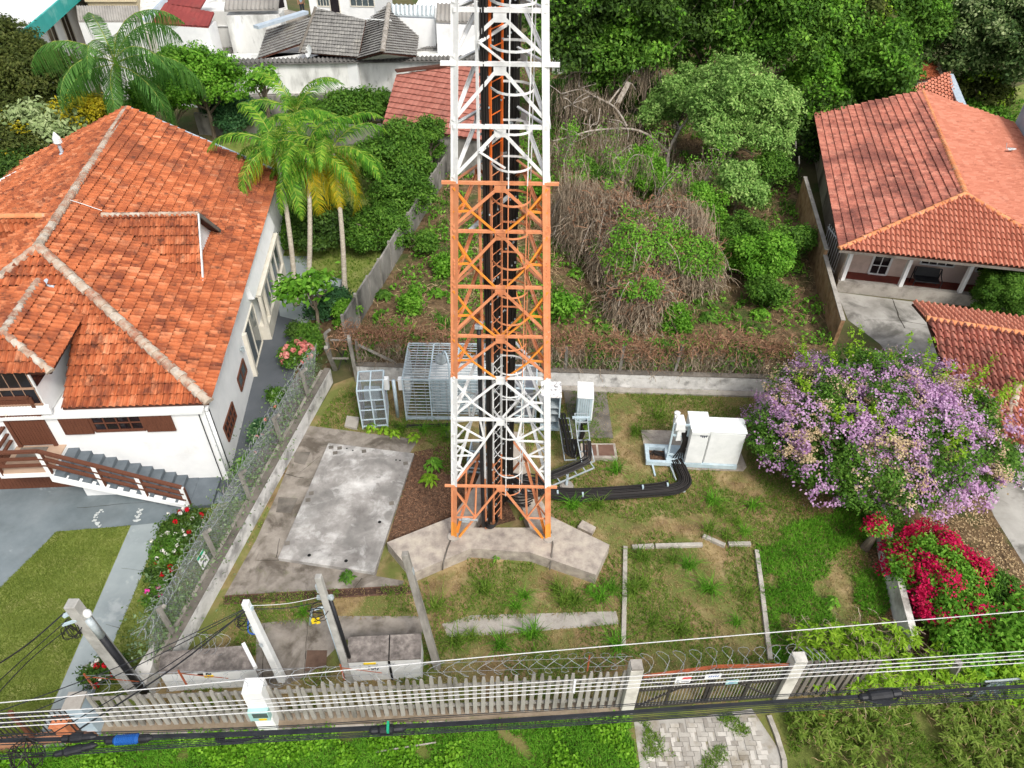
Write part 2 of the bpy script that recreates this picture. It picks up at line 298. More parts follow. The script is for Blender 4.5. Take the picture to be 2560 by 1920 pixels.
for k in range(len(ZL)-1):
    z1, z0 = ZL[k], ZL[k+1]; m = tmat((z1+z0)/2); mb2 = tmat((z1+z0)/2, True)
    sub = MB(); base = k == len(ZL)-2
    for fi, (i, j) in enumerate(faces):
        A1, B1, A0, B0 = leg_at(i, z1), leg_at(j, z1), leg_at(i, z0+(.12 if not base else 0)), leg_at(j, z0+(.12 if not base else 0))
        fn = ((A1+B1)/2-Vector((TCX, TCY, z1))); fn.z = 0; fn.normalize()
        off = fn*.03; dA = (B1-A1).normalized()
        hb = MB(); ext = .0 if k not in (4, 6, 12) or fi else .26
        thick = .075 if k < 6 or k == 11 else .06
        hb.bar(A1+off-dA*ext, B1+off+dA*ext, .012, thick, up=(0, 0, 1)); hb.bar(A1+off-dA*ext-fn*.03+Vector((0, 0, thick/2)), B1+off+dA*ext-fn*.03+Vector((0, 0, thick/2)), .075, .012)
        hb.build('horizontal_strut', tmat(z1-.05 if k not in (6, 10, 12) else z1-.1), tower)
        mid = (A1+B1)/2; g = MB(); gm = mid-Vector((0, 0, .13))
        g.bar(gm+off*.6-dA*.13, gm+off*.6+dA*.13, .02, .17); g.build('gusset_plate', m, tower)
        top = mid-Vector((0, 0, .16)); ends = (A0, B0)
        if base: ends = (lerp(A0, B0, .06), lerp(B0, A0, .06))
        for s, e in enumerate(ends):
            db = MB(); w = .074
            sd_ = dA*(-.1 if s == 0 else .1)
            db.bar(top+sd_+off*.5, e+off*.5, .014, w, up=(0, 0, 1)); db.bar(top+sd_-fn*.03, e-fn*.03, .07, .014, up=(0, 0, 1))
            if base:
                zc = 1.02; t = (top.z-zc)/(top.z-e.z); pm = lerp(top+sd_, e, t)
                db2 = MB(); db2.bar(pm+off*.5, e+off*.5, .018, w*1.05); db2.bar(pm-fn*.03, e-fn*.03, .072, .016); db2.build('diagonal_brace_foot', M['tower_bright'], tower)
            db.build('diagonal_brace', m, tower)
            la1 = A1 if s == 0 else B1; la0 = A0 if s == 0 else B0; li = i if s == 0 else j
            nsub = 0 if k < 6 else (1 if k < 10 else (1 if k == 10 else (3 if k == 11 else 1)))
            prev = la1-Vector((0, 0, .12))
            for q in range(nsub):
                t = (q+1)/(nsub+1)+(.07 if nsub == 1 else 0.02); Mp = lerp(top+sd_, e, t)
                lg = leg_at(li, Mp.z-.03)
                o2 = fn*.012
                sub.bar(prev+o2, Mp+o2+Vector((0, 0, .05)), .038, .046); sub.bar(lg-o2, Mp-o2, .04, .05)
                prev = lg-Vector((0, 0, .1))
                if k in (7, 8, 9, 10) or k == 6:
                    bm_ = (leg_at(i, z0)+leg_at(j, z0))/2+dA*(-.12 if s == 0 else .12)
                    sub.bar(Mp+o2*1.5, bm_+o2*1.5, .038, .046)
                elif k == 11 and q < 2:
                    hp = lerp(A1, B1, (.28 if s == 0 else .72) if q == 0 else (.4 if s == 0 else .6))
                    if q == 0: sub.bar(Mp-o2, hp-o2, .045, .05)
                if base:
                    sub.bar(Mp-o2, lerp(mid, la1, .52)-o2, .045, .05)
            if nsub == 3: sub.bar(prev, lerp(top+sd_, e, .97), .04, .05)
    if k >= 9:   # plan bracing between the faces
        ms = [(leg_at(i, z1)+leg_at(j, z1))/2 for i, j in faces]
        if k in (9, 11): sub.bar(ms[0], ms[1], .05); sub.bar(ms[0], ms[2], .05)
    if sub.v: sub.build('secondary_bracing', mb2, tower)
# bolted splice plates on the legs
for i in (0, 1):
    for z in (ZL[7]-.75, ZL[11]-.55, ZL[3]+1.2):
        s = MB(); p = leg_at(i, z); q = leg_at(i, z-.45); d = .05 if i == 0 else -.05
        s.bar(p+Vector((d, -.012, 0)), q+Vector((d, -.012, 0)), .085, .022, up=(0, 1, 0))
        for t in range(5):
            for w in (-.022, .022): s.box((lerp(p, q, .1+.2*t).x+d+w, lerp(p, q, .1+.2*t).y-.03, lerp(p, q, .1+.2*t).z), (.02, .02, .025))
        s.build('splice_plate', tmat(z), tower)
# gusset ears behind each leg joint
for k in range(4, 12):
    for i, sx in ((0, -1), (1, 1)):
        p = leg_at(i, ZL[k]+.12); e = MB(); e.slab([p+Vector((sx*.02, .05, .1)), p+Vector((sx*.1, .18, .0)), p+Vector((sx*.02, .1, -.25))], .012) if False else e.bar(p+Vector((sx*.045, .12, .13)), p+Vector((sx*.085, .12, -.16)), .012, .2, up=(0, 1, 0))
        e.build('joint_plate', tmat(ZL[k]+.05), tower)
# gantry bars: the flat grey cross brackets inside the shaft
for py, a, b, c in ((270, (1195, 107), (1270, 58), 0),):
    pass
# ---- climbing ladder with safety cage
lad = thing('climbing_ladder', 'orange and white climbing ladder with hooped safety cage inside the lattice tower', 'ladder', (-.5, 15.5, .35))
LA = Vector((-.545, 15.33, 0)); LB = Vector((-.31, 15.72, 0)); ldir = (LB-LA).normalized(); lnorm = Vector((ldir.y, -ldir.x, 0))
def lmat(z):
    if z > ZB1+.5: return M['ladder_orange']
    if z > ZB2+.3: return M['tower_orange']
    if z > 3.6: return M['tower_white']
    return M['tower_orange']
for P in (LA, LB):
    for a, b in ((22, ZB1+.5), (ZB1+.5, ZB2+.3), (ZB2+.3, 3.6), (3.6, .42)):
        MB().bar(UP(P, b), UP(P, a), .062, .035, up=(ldir.x, ldir.y, 0)).build('stile', lmat((a+b)/2), lad)
z = .7; n = 0
while z < 20.4:
    MB().tube([UP(LA, z), UP(LB, z)], .013, 6).build('rung', lmat(z), lad); z += .34; n += 1
cagec = (LA+LB)/2+lnorm*.44
def hoop(z, r=.42):
    pts = [UP(LA, z)]
    for k in range(13):
        a = -math.pi*.62+k*math.pi*1.24/12
        pts.append(UP(cagec+lnorm*r*math.cos(a)+ldir*r*math.sin(a), z))
    pts.append(UP(LB, z)); return pts
z = 2.6; k = 0
while z < 19:
    h = MB(); pts = hoop(z)
    for a, b in zip(pts, pts[1:]): h.bar(a, b, .008, .05, up=(0, 0, 1))
    h.build('cage_hoop', M['tower_orange'] if (ZB2+.9 < z < ZB1+.1 or z < 2.9) else M['tower_white'], lad); z += .82; k += 1
for a in (-1.25, -.1, .75):
    p = cagec+lnorm*.415*math.cos(a)+ldir*.415*math.sin(a)
    for q, r in ((21, ZB1), (ZB1, ZB2), (ZB2, 2.55)):
        MB().bar(UP(p, r), UP(p, q), .04, .008, up=(math.cos(a)*lnorm.x, math.cos(a)*lnorm.y, 0)).build('cage_strap', tmat((q+r)/2), lad)
# ---- feeder cables and the tray that carries them
tray = thing('cable_riser_tray', 'vertical white and orange tray rail carrying black feeder cables up the tower', 'cable tray', (-.75, 15.2, .4))
RA = Vector((-.80, 15.22, 0)); RB = RA+ldir*1.5
for P, nm in ((RA, 'rail'), (RB, 'rail')):
    for a, b in ((22, ZB1), (ZB1, ZB2), (ZB2, 3), (3, .45)):
        MB().bar(UP(P, b), UP(P, a), .06, .03, up=(ldir.x, ldir.y, 0)).build('rail', tmat((a+b)/2), tray)
z = .9; r = MB()
while z < 21.5: r.bar(UP(RA, z), UP(RB, z), .03, .04); z += .62
r.build('tray_rungs', M['galv'], tray)
fc = thing('feeder_cables', 'thick bundle of black feeder cables running up inside the tower', 'cables', (-.6, 15.6, .5))
for k in range(44):
    t = (k % 22)/21; row = k//22
    p = RA+ldir*(.06+1.38*t)+lnorm*(.07+.065*row+rng.uniform(-.012, .012)); r = rng.uniform(.018, .028)
    zb = .75+.25*math.sin(t*3.1)
    q = [UP(p+ldir*rng.uniform(-.012, .012)+lnorm*rng.uniform(-.015, .015), z) for z in np.linspace(zb, 21.8, 22)]
    MB().tube(q, float(r), 5).build('cable', M['black'], fc, smooth=True)
cl = MB()
for z in np.arange(1.5, 21, .62):
    for k in range(7):
        p = RA+ldir*rng.uniform(.1, 1.4)+lnorm*rng.uniform(.16, .2); cl.box((p.x, p.y, z+rng.uniform(-.03, .03)), (.035, .035, .03))
cl.build('cable_clamps', M['galv'], fc)
fat = thing('conduit_cable', 'single fat black conduit descending beside the feeder cables on the lower tower', 'cable', UP(RA, .5))
MB().tube([at(1193, 795, 0)*0+UP(RA+Vector((-.08, -.12, 0)), z) for z in np.linspace(8.9, .8, 14)], .06, 8).build('hose', M['blackpl'], fat, smooth=True)
fl = MB(); fl.box((RA.x-.08, RA.y-.12, 8.95), (.2, .12, .1)); fl.box((RA.x-.02, RA.y-.12, 9.0), (.08, .3, .05)); fl.build('clamp', M['galv'], fat)
# loop of cables at the foot
lp = thing('cable_loop', 'coiled black cable loop hanging at the foot of the tower cables', 'cable', (-.62, 15.3, .5))
b = MB()
for k in range(7): b.tube([Vector((-.66+.2*math.cos(t)*1.0+.01*k, 15.3+.26*math.sin(t), .72+.03*k)) for t in np.linspace(0, 6.28, 19)], .02, 5)
b.build('coil', M['black'], lp)
# grey diagonal plank brackets inside the shaft
for (p0, p1, Y0, Y1, lb) in (((1173, 577), (1275, 487), 15.3, 15.9, 'grey flat steel bracket crossing the shaft in the orange section'), ((1195, 1037), (1233, 993), 15.2, 15.6, 'short grey bracket crossing the shaft in the lower white section')):
    a, c = atY(*p0, Y0), atY(*p1, Y1); MB().bar(a, c, .1, .03, up=(.5, -.8, .3)).build('support_bracket', M['galv'], None, label=lb, cat='bracket')
for (p0, p1, p2) in (((1197, 106), (1266, 62), (1262, 157)), ((1199, 380), (1262, 330), (1262, 420))):
    a, c, e = atY(*p0, 15.1), atY(*p1, 15.75), atY(*p2, 15.6)
    t = MB(); t.bar(a, c, .05, .05); t.bar(a, e, .05, .05); t.build('cable_bracket', M['tower_white'], tower)
# small white box on the lower strut
p = leg_at(0, 1.3); q = MB(); q.box((p.x+.42, p.y-.05, 1.42), (.24, .09, .13)); q.bar(p+Vector((.2, -.02, .1)), p+Vector((.8, -.02, .1)), .05, .05)
q.build('junction_box', M['galv'], tower)
# ---- concrete footing
def px(l, z): return [at(x, y, z) for x, y in l]
ft = thing('tower_footing', 'large triangular raised concrete footing with spreading wings under the tower legs', 'footing', (TCX, TCY, 0))
ztop = .5
outer = px([(967, 1356), (1129, 1292), (1186, 1216), (1232, 1110), (1262, 1078), (1300, 1080), (1312, 1110), (1334, 1218), (1378, 1291), (1524, 1362), (1490, 1437), (1325, 1381), (1178, 1371), (1032, 1433)], ztop)
inner = px([(1183, 1319), (1325, 1319), (1296, 1245), (1266, 1185), (1246, 1185), (1209, 1276)], ztop)
bm = bmesh.new()
vo = [bm.verts.new(p) for p in outer]; vi = [bm.verts.new(p) for p in inner]
for l in (vo, vi):
    for a, c in zip(l, l[1:]+l[:1]): bm.edges.new((a, c))
bmesh.ops.triangle_fill(bm, use_beauty=True, edges=bm.edges[:])
me = bpy.data.meshes.new('slab_top'); 
fs = [[v.index for v in f.verts] for f in bm.faces]; bm.verts.index_update(); fs = [[v.index for v in f.verts] for f in bm.faces]; vs = [v.co.copy() for v in bm.verts]; bm.free()
b = MB(); fs2 = []
for f in fs:
    n = (vs[f[1]]-vs[f[0]]).cross(vs[f[2]]-vs[f[0]]); fs2.append(f if n.z > 0 else f[::-1])
b.add(vs, fs2)
for l, sgn in ((outer, 1), (inner, -1)):
    ar = sum(l[i].x*l[(i+1) % len(l)].y-l[(i+1) % len(l)].x*l[i].y for i in range(len(l)))
    for a, c in zip(l, l[1:]+l[:1]):
        q = [UP(a, -.05), UP(c, -.05), c, a]
        if (ar < 0) != (sgn < 0): q.reverse()
        b.add(q, [(0, 1, 2, 3)], 0)
M['pad_side'] = mat('footing_side', [(150, 146, 136), (176, 172, 162)], 2.5, .95, .006, 20, stain=[((64, 60, 54), 1.3, .5, .66, .7)])
b.build('slab_top', M['conc_pad'], ft)
for i in range(3):
    p = leg_at(i, .5); MB().lathe(UP(p, .5), [(.2, 0), (.19, .05), (.14, .06)], 10).build('pedestal', M['conc'], ft)
MB().prism(px([(1456, 1301), (1490, 1319), (1480, 1336), (1443, 1318)], .12), -.02, .16).build('concrete_block', M['conc_pad'], None, bevel=.015, label='loose square concrete block beside the right wing of the tower footing', cat='block')
for (pts, lb) in (([(1129, 1345), (1118, 1372), (1110, 1400), (1106, 1425)], 'grey earthing conduit lying over the left wing of the footing'), ([(1376, 1325), (1382, 1360), (1379, 1390), (1374, 1425)], 'grey earthing conduit lying over the right wing of the footing')):
    q = [at(x, y, .53) for x, y in pts[:3]]+[at(*pts[3], .2)]
    MB().tube(q, .025, 6).build('earthing_conduit', M['conc_dark'], None, smooth=True, label=lb, cat='conduit')
# ============================================================ ROOF TILES
def tilemat(name, cols, stains, isl=.5): return mat(name, cols, 1.4, .9, .004, 60, isl=isl, stain=stains, lo=.28, hi=.72)
M['tile_old'] = tilemat('old_clay_tiles', [(128, 66, 44), (170, 94, 58), (190, 110, 70), (210, 144, 106)], [((94, 52, 40), .3, .48, .64, .5, .5), ((100, 54, 42), 1.1, .52, .66, .7, .5), ((70, 46, 38), 3.2, .54, .68, .75), ((228, 170, 130), 6, .64, .74, .5)])
M['tile_red'] = tilemat('red_clay_tiles', [(162, 96, 80), (182, 114, 96), (198, 134, 114)], [((104, 62, 56), .4, .46, .6, .7, .6), ((84, 52, 48), 2.2, .5, .66, .65), ((240, 220, 200), 9, .7, .76, .5)])
M['tile_new'] = tilemat('orange_clay_tiles', [(174, 106, 84), (190, 122, 98), (204, 138, 114)], [((120, 66, 54), 1.6, .6, .72, .6), ((244, 226, 205), 8, .7, .76, .4)])
M['mortar'] = mat('hip_tiles_with_mortar', [(150, 84, 56), (176, 160, 142), (196, 188, 176)], 5, .95, .01, 30, isl=.4, stain=[((96, 84, 72), 3, .52, .68, .6)])
M['ridge_tan'] = mat('tan_ridge_tiles', [(196, 122, 80), (214, 150, 104)], 3, .9, .006, 30, isl=.6, stain=[((168, 158, 150), 4, .6, .7, .6)])
M['board'] = mat('roof_board', [(70, 42, 32), (86, 54, 42)], 3, .95)
M['brown'] = mat('brown_timber', [(88, 52, 38), (106, 66, 48)], 4, .7, .002, 30, stretch=(6, 6, 1))
M['pale_brown'] = mat('pale_brown_frame', [(150, 118, 96), (166, 134, 112)], 3, .7)
M['glass'] = mat('dark_glass', [(24, 20, 24), (40, 34, 38)], .8, .08, spec=.6)
M['glass_grey'] = mat('grey_glass', [(58, 66, 70), (92, 104, 106)], .8, .08, spec=.6)
M['gutter'] = mat('gutter_metal', [(170, 186, 200), (196, 206, 214)], 3, .45, metal=.2)
M['beige'] = mat('beige_frame', [(206, 200, 184), (222, 216, 202)], 3, .7)
M['step'] = mat('grey_painted_steps', [(84, 92, 98), (104, 112, 118)], 2, .75)
M['landing'] = mat('tan_landing', [(168, 142, 120), (186, 160, 138)], 2, .8)
PROF = [(0, .0), (.2, .0), (.3, .035), (.45, .062), (.6, .066), (.78, .048), (.92, .012), (1.0, .0)]
def tiles(name, poly, edir, m, parent, tw_=.215, tl=.37, flip=False, rise=.07, hgt=1.6):
    poly = [Vector(p) for p in poly]; e = Vector(edir).normalized()
    n = Vector()
    for i in range(1, len(poly)-1): n += (poly[i]-poly[0]).cross(poly[i+1]-poly[0])
    n.normalize()
    if n.z < 0: n = -n
    _c = sum(poly, Vector())/len(poly); poly = [p-n*(p-_c).dot(n) for p in poly]
    e = (e-n*e.dot(n)).normalized(); s = n.cross(e).normalized()
    if s.z < 0: s = -s
    low = min(poly, key=lambda p: p.dot(s)); us = [(p-low).dot(e) for p in poly]; ss = [(p-low).dot(s) for p in poly]
    bm = bmesh.new(); u0 = min(us); NU = int((max(us)-u0)/tw_)+2; NS = int(max(ss)/tl)+2
    for a in range(NS):
        # skip rows/columns of tiles wholly outside, from the span of the polygon at this height
        for c in range(NU):
            ua, sa = u0+c*tw_, a*tl-.03
            jl = random.uniform(-.006, .006); jr = random.uniform(0, .01); ju = random.uniform(-.006, .006)
            r0 = []; r1 = []; r2 = []
            for k, (q, h) in enumerate(PROF):
                u = ua+q*tw_*1.02+ju; h *= hgt
                r0.append(bm.verts.new(low+e*u+s*(sa+jl)+n*(h*1.08+rise+.012+jr)))
                r1.append(bm.verts.new(low+e*u+s*(sa+tl*1.12)+n*(h*.9+.004)))
                r2.append(bm.verts.new(low+e*u+s*(sa+jl)+n*(h*1.08+rise-.018+jr)))
            for k in range(len(PROF)-1):
                bm.faces.new((r0[k], r0[k+1], r1[k+1], r1[k])); bm.faces.new((r2[k], r2[k+1], r0[k+1], r0[k]))
    cen = sum(poly, Vector())/len(poly)
    for i in range(len(poly)):
        p, q = poly[i], poly[(i+1) % len(poly)]; d = q-p
        if d.length < .05: continue
        nn = d.cross(n).normalized()
        if (cen-p).dot(nn) > 0: nn = -nn
        if abs(d.normalized().dot(e)) > .97 and (p-low).dot(s) < .4: p = p+nn*.1
        bmesh.ops.bisect_plane(bm, geom=bm.verts[:]+bm.edges[:]+bm.faces[:], plane_co=p, plane_no=nn, clear_outer=True, dist=1e-5)
    bm.normal_update()
    for f in bm.faces:
        if f.normal.dot(n) < -.2: f.normal_flip()
    o0 = loc_of(parent) if parent else cen
    for v in bm.verts: v.co -= o0
    me = bpy.data.meshes.new(name); bm.to_mesh(me); bm.free()
    o = link(name, me, m, parent, o0)
    b = MB(); b.slab([p-n*.012 for p in poly], .08); b.build('roof_board', M['board'], parent)
    return o
def ridge(name, pts, m, parent, r=.13, l=.42):
    b = MB()
    for a, c in zip(pts, pts[1:]):
        a = Vector(a); c = Vector(c); L = (c-a).length; k = max(1, int(L/l)); d = (c-a)/L; x = d.cross(Vector((0, 0, 1))).normalized(); y = x.cross(d).normalized()
        for i in range(k):
            p0 = a+d*(i*L/k-.03); p1 = a+d*((i+1)*L/k+.03); j = random.uniform(-.015, .015)
            vs = []
            for p, rr in ((p0, r*1.12+abs(j)), (p1, r*.92)):
                vs += [p+x*(rr*math.cos(t)+j)+y*(rr*math.sin(t)*.85+.05) for t in np.linspace(-.25, math.pi+.25, 8)]
            b.add(vs, [(q, q+1, 8+q+1, 8+q) for q in range(7)]+[tuple(range(7, -1, -1)), tuple(range(8, 16))])
    return b.build(name, m, parent)
def onplane(px, py, p0, n):
    r = Vector(cf + cr*(px-1280)/FPX - cu*(py-960)/FPX); o = Vector((0, 0, CH)); p0 = Vector(p0); n = Vector(n)
    return o+r*((p0-o).dot(n)/r.dot(n))
def frame_on(b, q, w, d, n, mi=0):     # frame of bars round quad q
    for a, c in zip(q, q[1:]+q[:1]): b.bar(a+n*d, c+n*d, w, .05, up=n, mi=mi)
def panel(b, q, n, d0, d1, mi=0):       # thick panel from plane offset d0 to d1 along n
    return b.box8([p+n*d0 for p in q], [p+n*d1 for p in q], mi)
def window(parent, q, n, fm, gm, mull=1, hor=1, name='window', fw=.07):
    q = [Vector(p) for p in q]; n = Vector(n).normalized()
    b = MB(); frame_on(b, q, fw, .03, n)
    for i in range(1, mull+1):
        t = i/(mull+1); b.bar(lerp(q[0], q[1], t)+n*.03, lerp(q[3], q[2], t)+n*.03, .04, .04, up=n)
    for i in range(1, hor+1):
        t = i/(hor+1); b.bar(lerp(q[0], q[3], t)+n*.03, lerp(q[1], q[2], t)+n*.03, .035, .035, up=n)
    w = b.build(name, fm, parent)
    g = MB(); panel(g, q, n, .004, .016); g.build('pane', gm, w)
    return w
# ============================================================ LEFT HOUSE
W0 = V(-10.3, 17.66, 0); fdir = V(-1, -.073, 0).normalized(); fn = V(.073, -1, 0).normalized(); rdir = V(-.122, .9925, 0).normalized(); rn = V(.9925, .122, 0)
house = thing('white_house', 'large white house with mossy orange clay tile hip roof, brown shutters and outside stairs', 'house', (-17, 26, 0))
EZ = 3.62; RZ = 6.75
A = at(522, 1008, EZ); B = at(697, 434, EZ); P = at(97, 619, RZ); Q = at(318, 273, RZ)
wdt = (P-A).dot(-rn); A2 = A-rn*2*wdt+V(0, -.3, 0); B2 = Q+(Q-B); B2.z = EZ; Cf = at(155, 1039, EZ)
FL = A+fdir*(A-A2).length; A2 = FL
tiles('roof_slope', [A, B, Q, P], rdir, M['tile_old'], house)
tiles('roof_slope', [P, Q, B2, A2], rdir, M['tile_old'], house)
_d = 4.75; X_ = lerp(A, P, _d/(P-A).dot(fdir)); Ad = A+fdir*_d; L0 = lerp(Ad, X_, (5.0-EZ)/(X_.z-EZ)); Z0 = lerp(A2, P, (5.0-EZ)/(RZ-EZ))
tiles('roof_slope', [A, X_, Ad], fdir, M['tile_old'], house); tiles('roof_slope', [L0, X_, P, Z0], fdir, M['tile_old'], house)
ridge('ridge_tiles', [P, Q], M['mortar'], house, .15); ridge('hip_tiles', [A+V(0, 0, .03), P], M['mortar'], house, .17); ridge('hip_tiles', [A2, P], M['mortar'], house, .15)
b = MB()
for a, c in ((Q, B), (Q, B2)): b.bar(a+V(0, .1, .05), c+V(0, .1, .05), .09, .12)
b.build('verge_flashing', M['gutter'], house)
WE = 16.2; WR = 18.0
WL = W0+fdir*14.2; WB = W0+rdir*17.6; WBL = WL+rdir*17.6
b = MB(); th = .0
b.prism([W0, WB, WBL, WL], -.02, 3.5)
# gable infill at the far end
b.add([UP(WB, 3.5), UP(Q-rdir*.4, RZ-.25), UP(WBL, 3.5)], [(0, 1, 2)])
b.build('wall', M['white_wall'], house)
g = MB(); g.bar(UP(W0, 3.45)+rn*.09+fn*.0, UP(WB, 3.45)+rn*.09, .1, .09); g.bar(UP(W0, 3.45)+fn*.09, UP(WL, 3.45)+fn*.09, .1, .09); g.build('gutter', M['white'], house)
g = MB()
for o in (.16, .30): g.tube([UP(W0, 3.42)+fn*.05+fdir*o*0+rn*(.06+o*.3), UP(W0, .05)+fn*.05+rn*(.06+o*.3)], .04, 8)
g.build('downpipe', M['white'], house, smooth=True); 
g = MB(); g.tube([UP(W0, 3.4)+fn*.04-rn*.18, UP(W0, .05)+fn*.04-rn*.18], .018, 6); g.tube([UP(W0, 3.4)+rn*.04+rdir*.35, UP(W0, .05)+rn*.04+rdir*.35], .018, 6); g.build('cable', M['blackpl'], house)
# front shutters and window under the eave
fx = lambda d, z, o=0.: UP(W0+fdir*d, z)+fn*o
w = window(house, [fx(3.75, 2.7), fx(2.1, 2.7), fx(2.1, 3.4), fx(3.75, 3.4)], fn, M['brown'], M['glass'], 3, 1, fw=.1)
for d0, d1, nm in ((4.75, 3.8, 0), (2.05, 1.1, 1)):
    s = MB(); panel(s, [fx(d0, 2.62), fx(d1, 2.62), fx(d1, 3.42), fx(d0, 3.42)], fn, .04, .085)
    for i in range(9): t = i/8; s.bar(lerp(fx(d0, 2.64, .09), fx(d1, 2.64, .09), .04+.92*t), lerp(fx(d0, 3.4, .09), fx(d1, 3.4, .09), .04+.92*t), .05, .012, up=fn)
    s.build('shutter', M['brown'], house)
# front door on the landing
ZL_ = 2.1
d0, d1 = 6.35, 5.35
dr = MB(); panel(dr, [fx(d0, ZL_+.06), fx(d1, ZL_+.06), fx(d1, ZL_+2.1), fx(d0, ZL_+2.1)], fn, .01, .05)
for i in range(10): t = .05+.9*i/9; dr.bar(lerp(fx(d0, ZL_+.08, .055), fx(d1, ZL_+.08, .055), t), lerp(fx(d0, ZL_+2.08, .055), fx(d1, ZL_+2.08, .055), t), .06, .012, up=fn)
door = dr.build('door', M['brown'], house); h = MB(); h.lathe(fx(d0-.12, ZL_+1.55, .08), [(.035, 0), (.05, .03), (.03, .07)], 10, q=fn.to_track_quat('Z', 'Y')); h.build('knob', M['beige'], door)
fr = MB(); q = [fx(d0+.08, ZL_), fx(d1-.08, ZL_), fx(d1-.08, ZL_+2.2), fx(d0+.08, ZL_+2.2)]
for a, c in ((0, 3), (1, 2), (3, 2)): fr.bar(q[a]+fn*.04, q[c]+fn*.04, .13, .07, up=fn)
fr.build('door_frame', M['brown'], house)
s = MB(); panel(s, [fx(8.3, 2.9), fx(7.15, 2.9), fx(7.15, 3.4), fx(8.3, 3.4)], fn, .02, .07); s.build('shutter', M['brown'], house)
pb = MB(); pb.box8([fx(9.4, 2.2, .0), fx(6.75, 2.2, .0), fx(6.75, 2.2, .32), fx(9.4, 2.2, .32)], [fx(9.4, 2.5, .0), fx(6.75, 2.5, .0), fx(6.75, 2.5, .32), fx(9.4, 2.5, .32)]); pb.build('planter_box', M['white_wall'], house)
# garage door under the landing
gd = MB(); panel(gd, [fx(13.5, .02), fx(4.85, .02), fx(4.85, 1.75), fx(13.5, 1.75)], fn, .0, .05)
for i in range(70): t = .01+.98*i/69; gd.bar(lerp(fx(13.5, .03, .055), fx(4.85, .03, .055), t), lerp(fx(13.5, 1.74, .055), fx(4.85, 1.74, .055), t), .07, .014, up=fn)
gd.build('garage_door', M['brown'], house)
# stairs
st = MB(); NS_ = 12; SX0, SX1 = 4.95, 1.02; SWD = 1.28
for i in range(NS_-1):
    a = SX0-(SX0-SX1)*i/(NS_-1); c = SX0-(SX0-SX1)*(i+1)/(NS_-1); z = ZL_-(i+1)*ZL_/NS_
    st.box8([fx(a+.02, max(z-.19, .0)-.0, 0), fx(c, max(z-.19, 0), 0), fx(c, max(z-.19, 0), SWD), fx(a+.02, max(z-.19, 0), SWD)], [fx(a+.02, z, 0), fx(c, z, 0), fx(c, z, SWD), fx(a+.02, z, SWD)])
st.box8([fx(SX1, .0), fx(.25, .0), fx(.25, .0, SWD+.03), fx(SX1, .0, SWD+.03)], [fx(SX1, .16), fx(.25, .16), fx(.25, .16, SWD+.03), fx(SX1, .16, SWD+.03)])
st.build('stair_steps', M['step'], house)
sk_ = MB(); sk_.box8([fx(SX0+.1, ZL_-.42, SWD-.13), fx(SX1+.0, .0, SWD-.13), fx(SX1, .0, SWD+.04), fx(SX0+.1, ZL_-.42, SWD+.04)], [fx(SX0+.1, ZL_-.12, SWD-.13), fx(SX1-.02, .14, SWD-.13), fx(SX1-.02, .14, SWD+.04), fx(SX0+.1, ZL_-.12, SWD+.04)])
sk_.box8([fx(SX0+.1, ZL_-.42, 0), fx(SX1+.3, .0, 0), fx(SX1+.3, .0, SWD-.14), fx(SX0+.1, ZL_-.42, SWD-.14)], [fx(SX0+.1, ZL_-.25, 0), fx(SX1+.3, .05, 0), fx(SX1+.3, .05, SWD-.14), fx(SX0+.1, ZL_-.25, SWD-.14)])
sk_.box8([fx(4.83, 0, 0.06), fx(SX1+.8, 0, .06), fx(SX1+.8, 0, .5), fx(4.83, 0, .5)], [fx(4.83, 1.55, .06), fx(SX1+.8, .1, .06), fx(SX1+.8, .1, .5), fx(4.83, 1.55, .5)])
sk_.build('stair_stringer', M['white_wall'], house)
la = MB(); la.box8([fx(6.62, ZL_-.22, 0), fx(SX0, ZL_-.22, 0), fx(SX0, ZL_-.22, SWD), fx(6.62, ZL_-.22, SWD)], [fx(6.62, ZL_-.03, 0), fx(SX0, ZL_-.03, 0), fx(SX0, ZL_-.03, SWD), fx(6.62, ZL_-.03, SWD)]); la.build('landing_slab', M['white_wall'], house)
la = MB(); la.box8([fx(6.6, ZL_-.03, 0.01), fx(SX0-.0, ZL_-.03, .01), fx(SX0, ZL_-.03, SWD-.02), fx(6.6, ZL_-.03, SWD-.02)], [fx(6.6, ZL_, .01), fx(SX0, ZL_, .01), fx(SX0, ZL_, SWD-.02), fx(6.6, ZL_, SWD-.02)])
la.build('landing_floor', M['landing'], house)
mt = MB(); mt.box8([fx(6.4, ZL_+.002, .1), fx(5.5, ZL_+.002, .1), fx(5.5, ZL_+.002, .55), fx(6.4, ZL_+.002, .55)], [fx(6.4, ZL_+.02, .1), fx(5.5, ZL_+.02, .1), fx(5.5, ZL_+.02, .55), fx(6.4, ZL_+.02, .55)]); mt.build('door_mat', M['conc_dark'], None, label='dark door mat on the landing of the outside stairs', cat='mat')
def szz(d): return ZL_ if d >= SX0 else ZL_-(SX0-d)/(SX0-SX1)*(ZL_-.1)
RO_ = SWD-.03
for d in (6.58, 5.02, 3.55, 2.35, 1.06):
    z = szz(d); p = MB(); p.bar(fx(d, z-.12, RO_), fx(d, z+.92, RO_), .14, .09, up=fn); p.build('stair_post', M['white_wall'], house)
    q = MB(); q.bar(fx(d-.085, z-.08, RO_), fx(d-.085, z+.9, RO_), .03, .1, up=fn); q.build('post_facing', M['brown'], house)
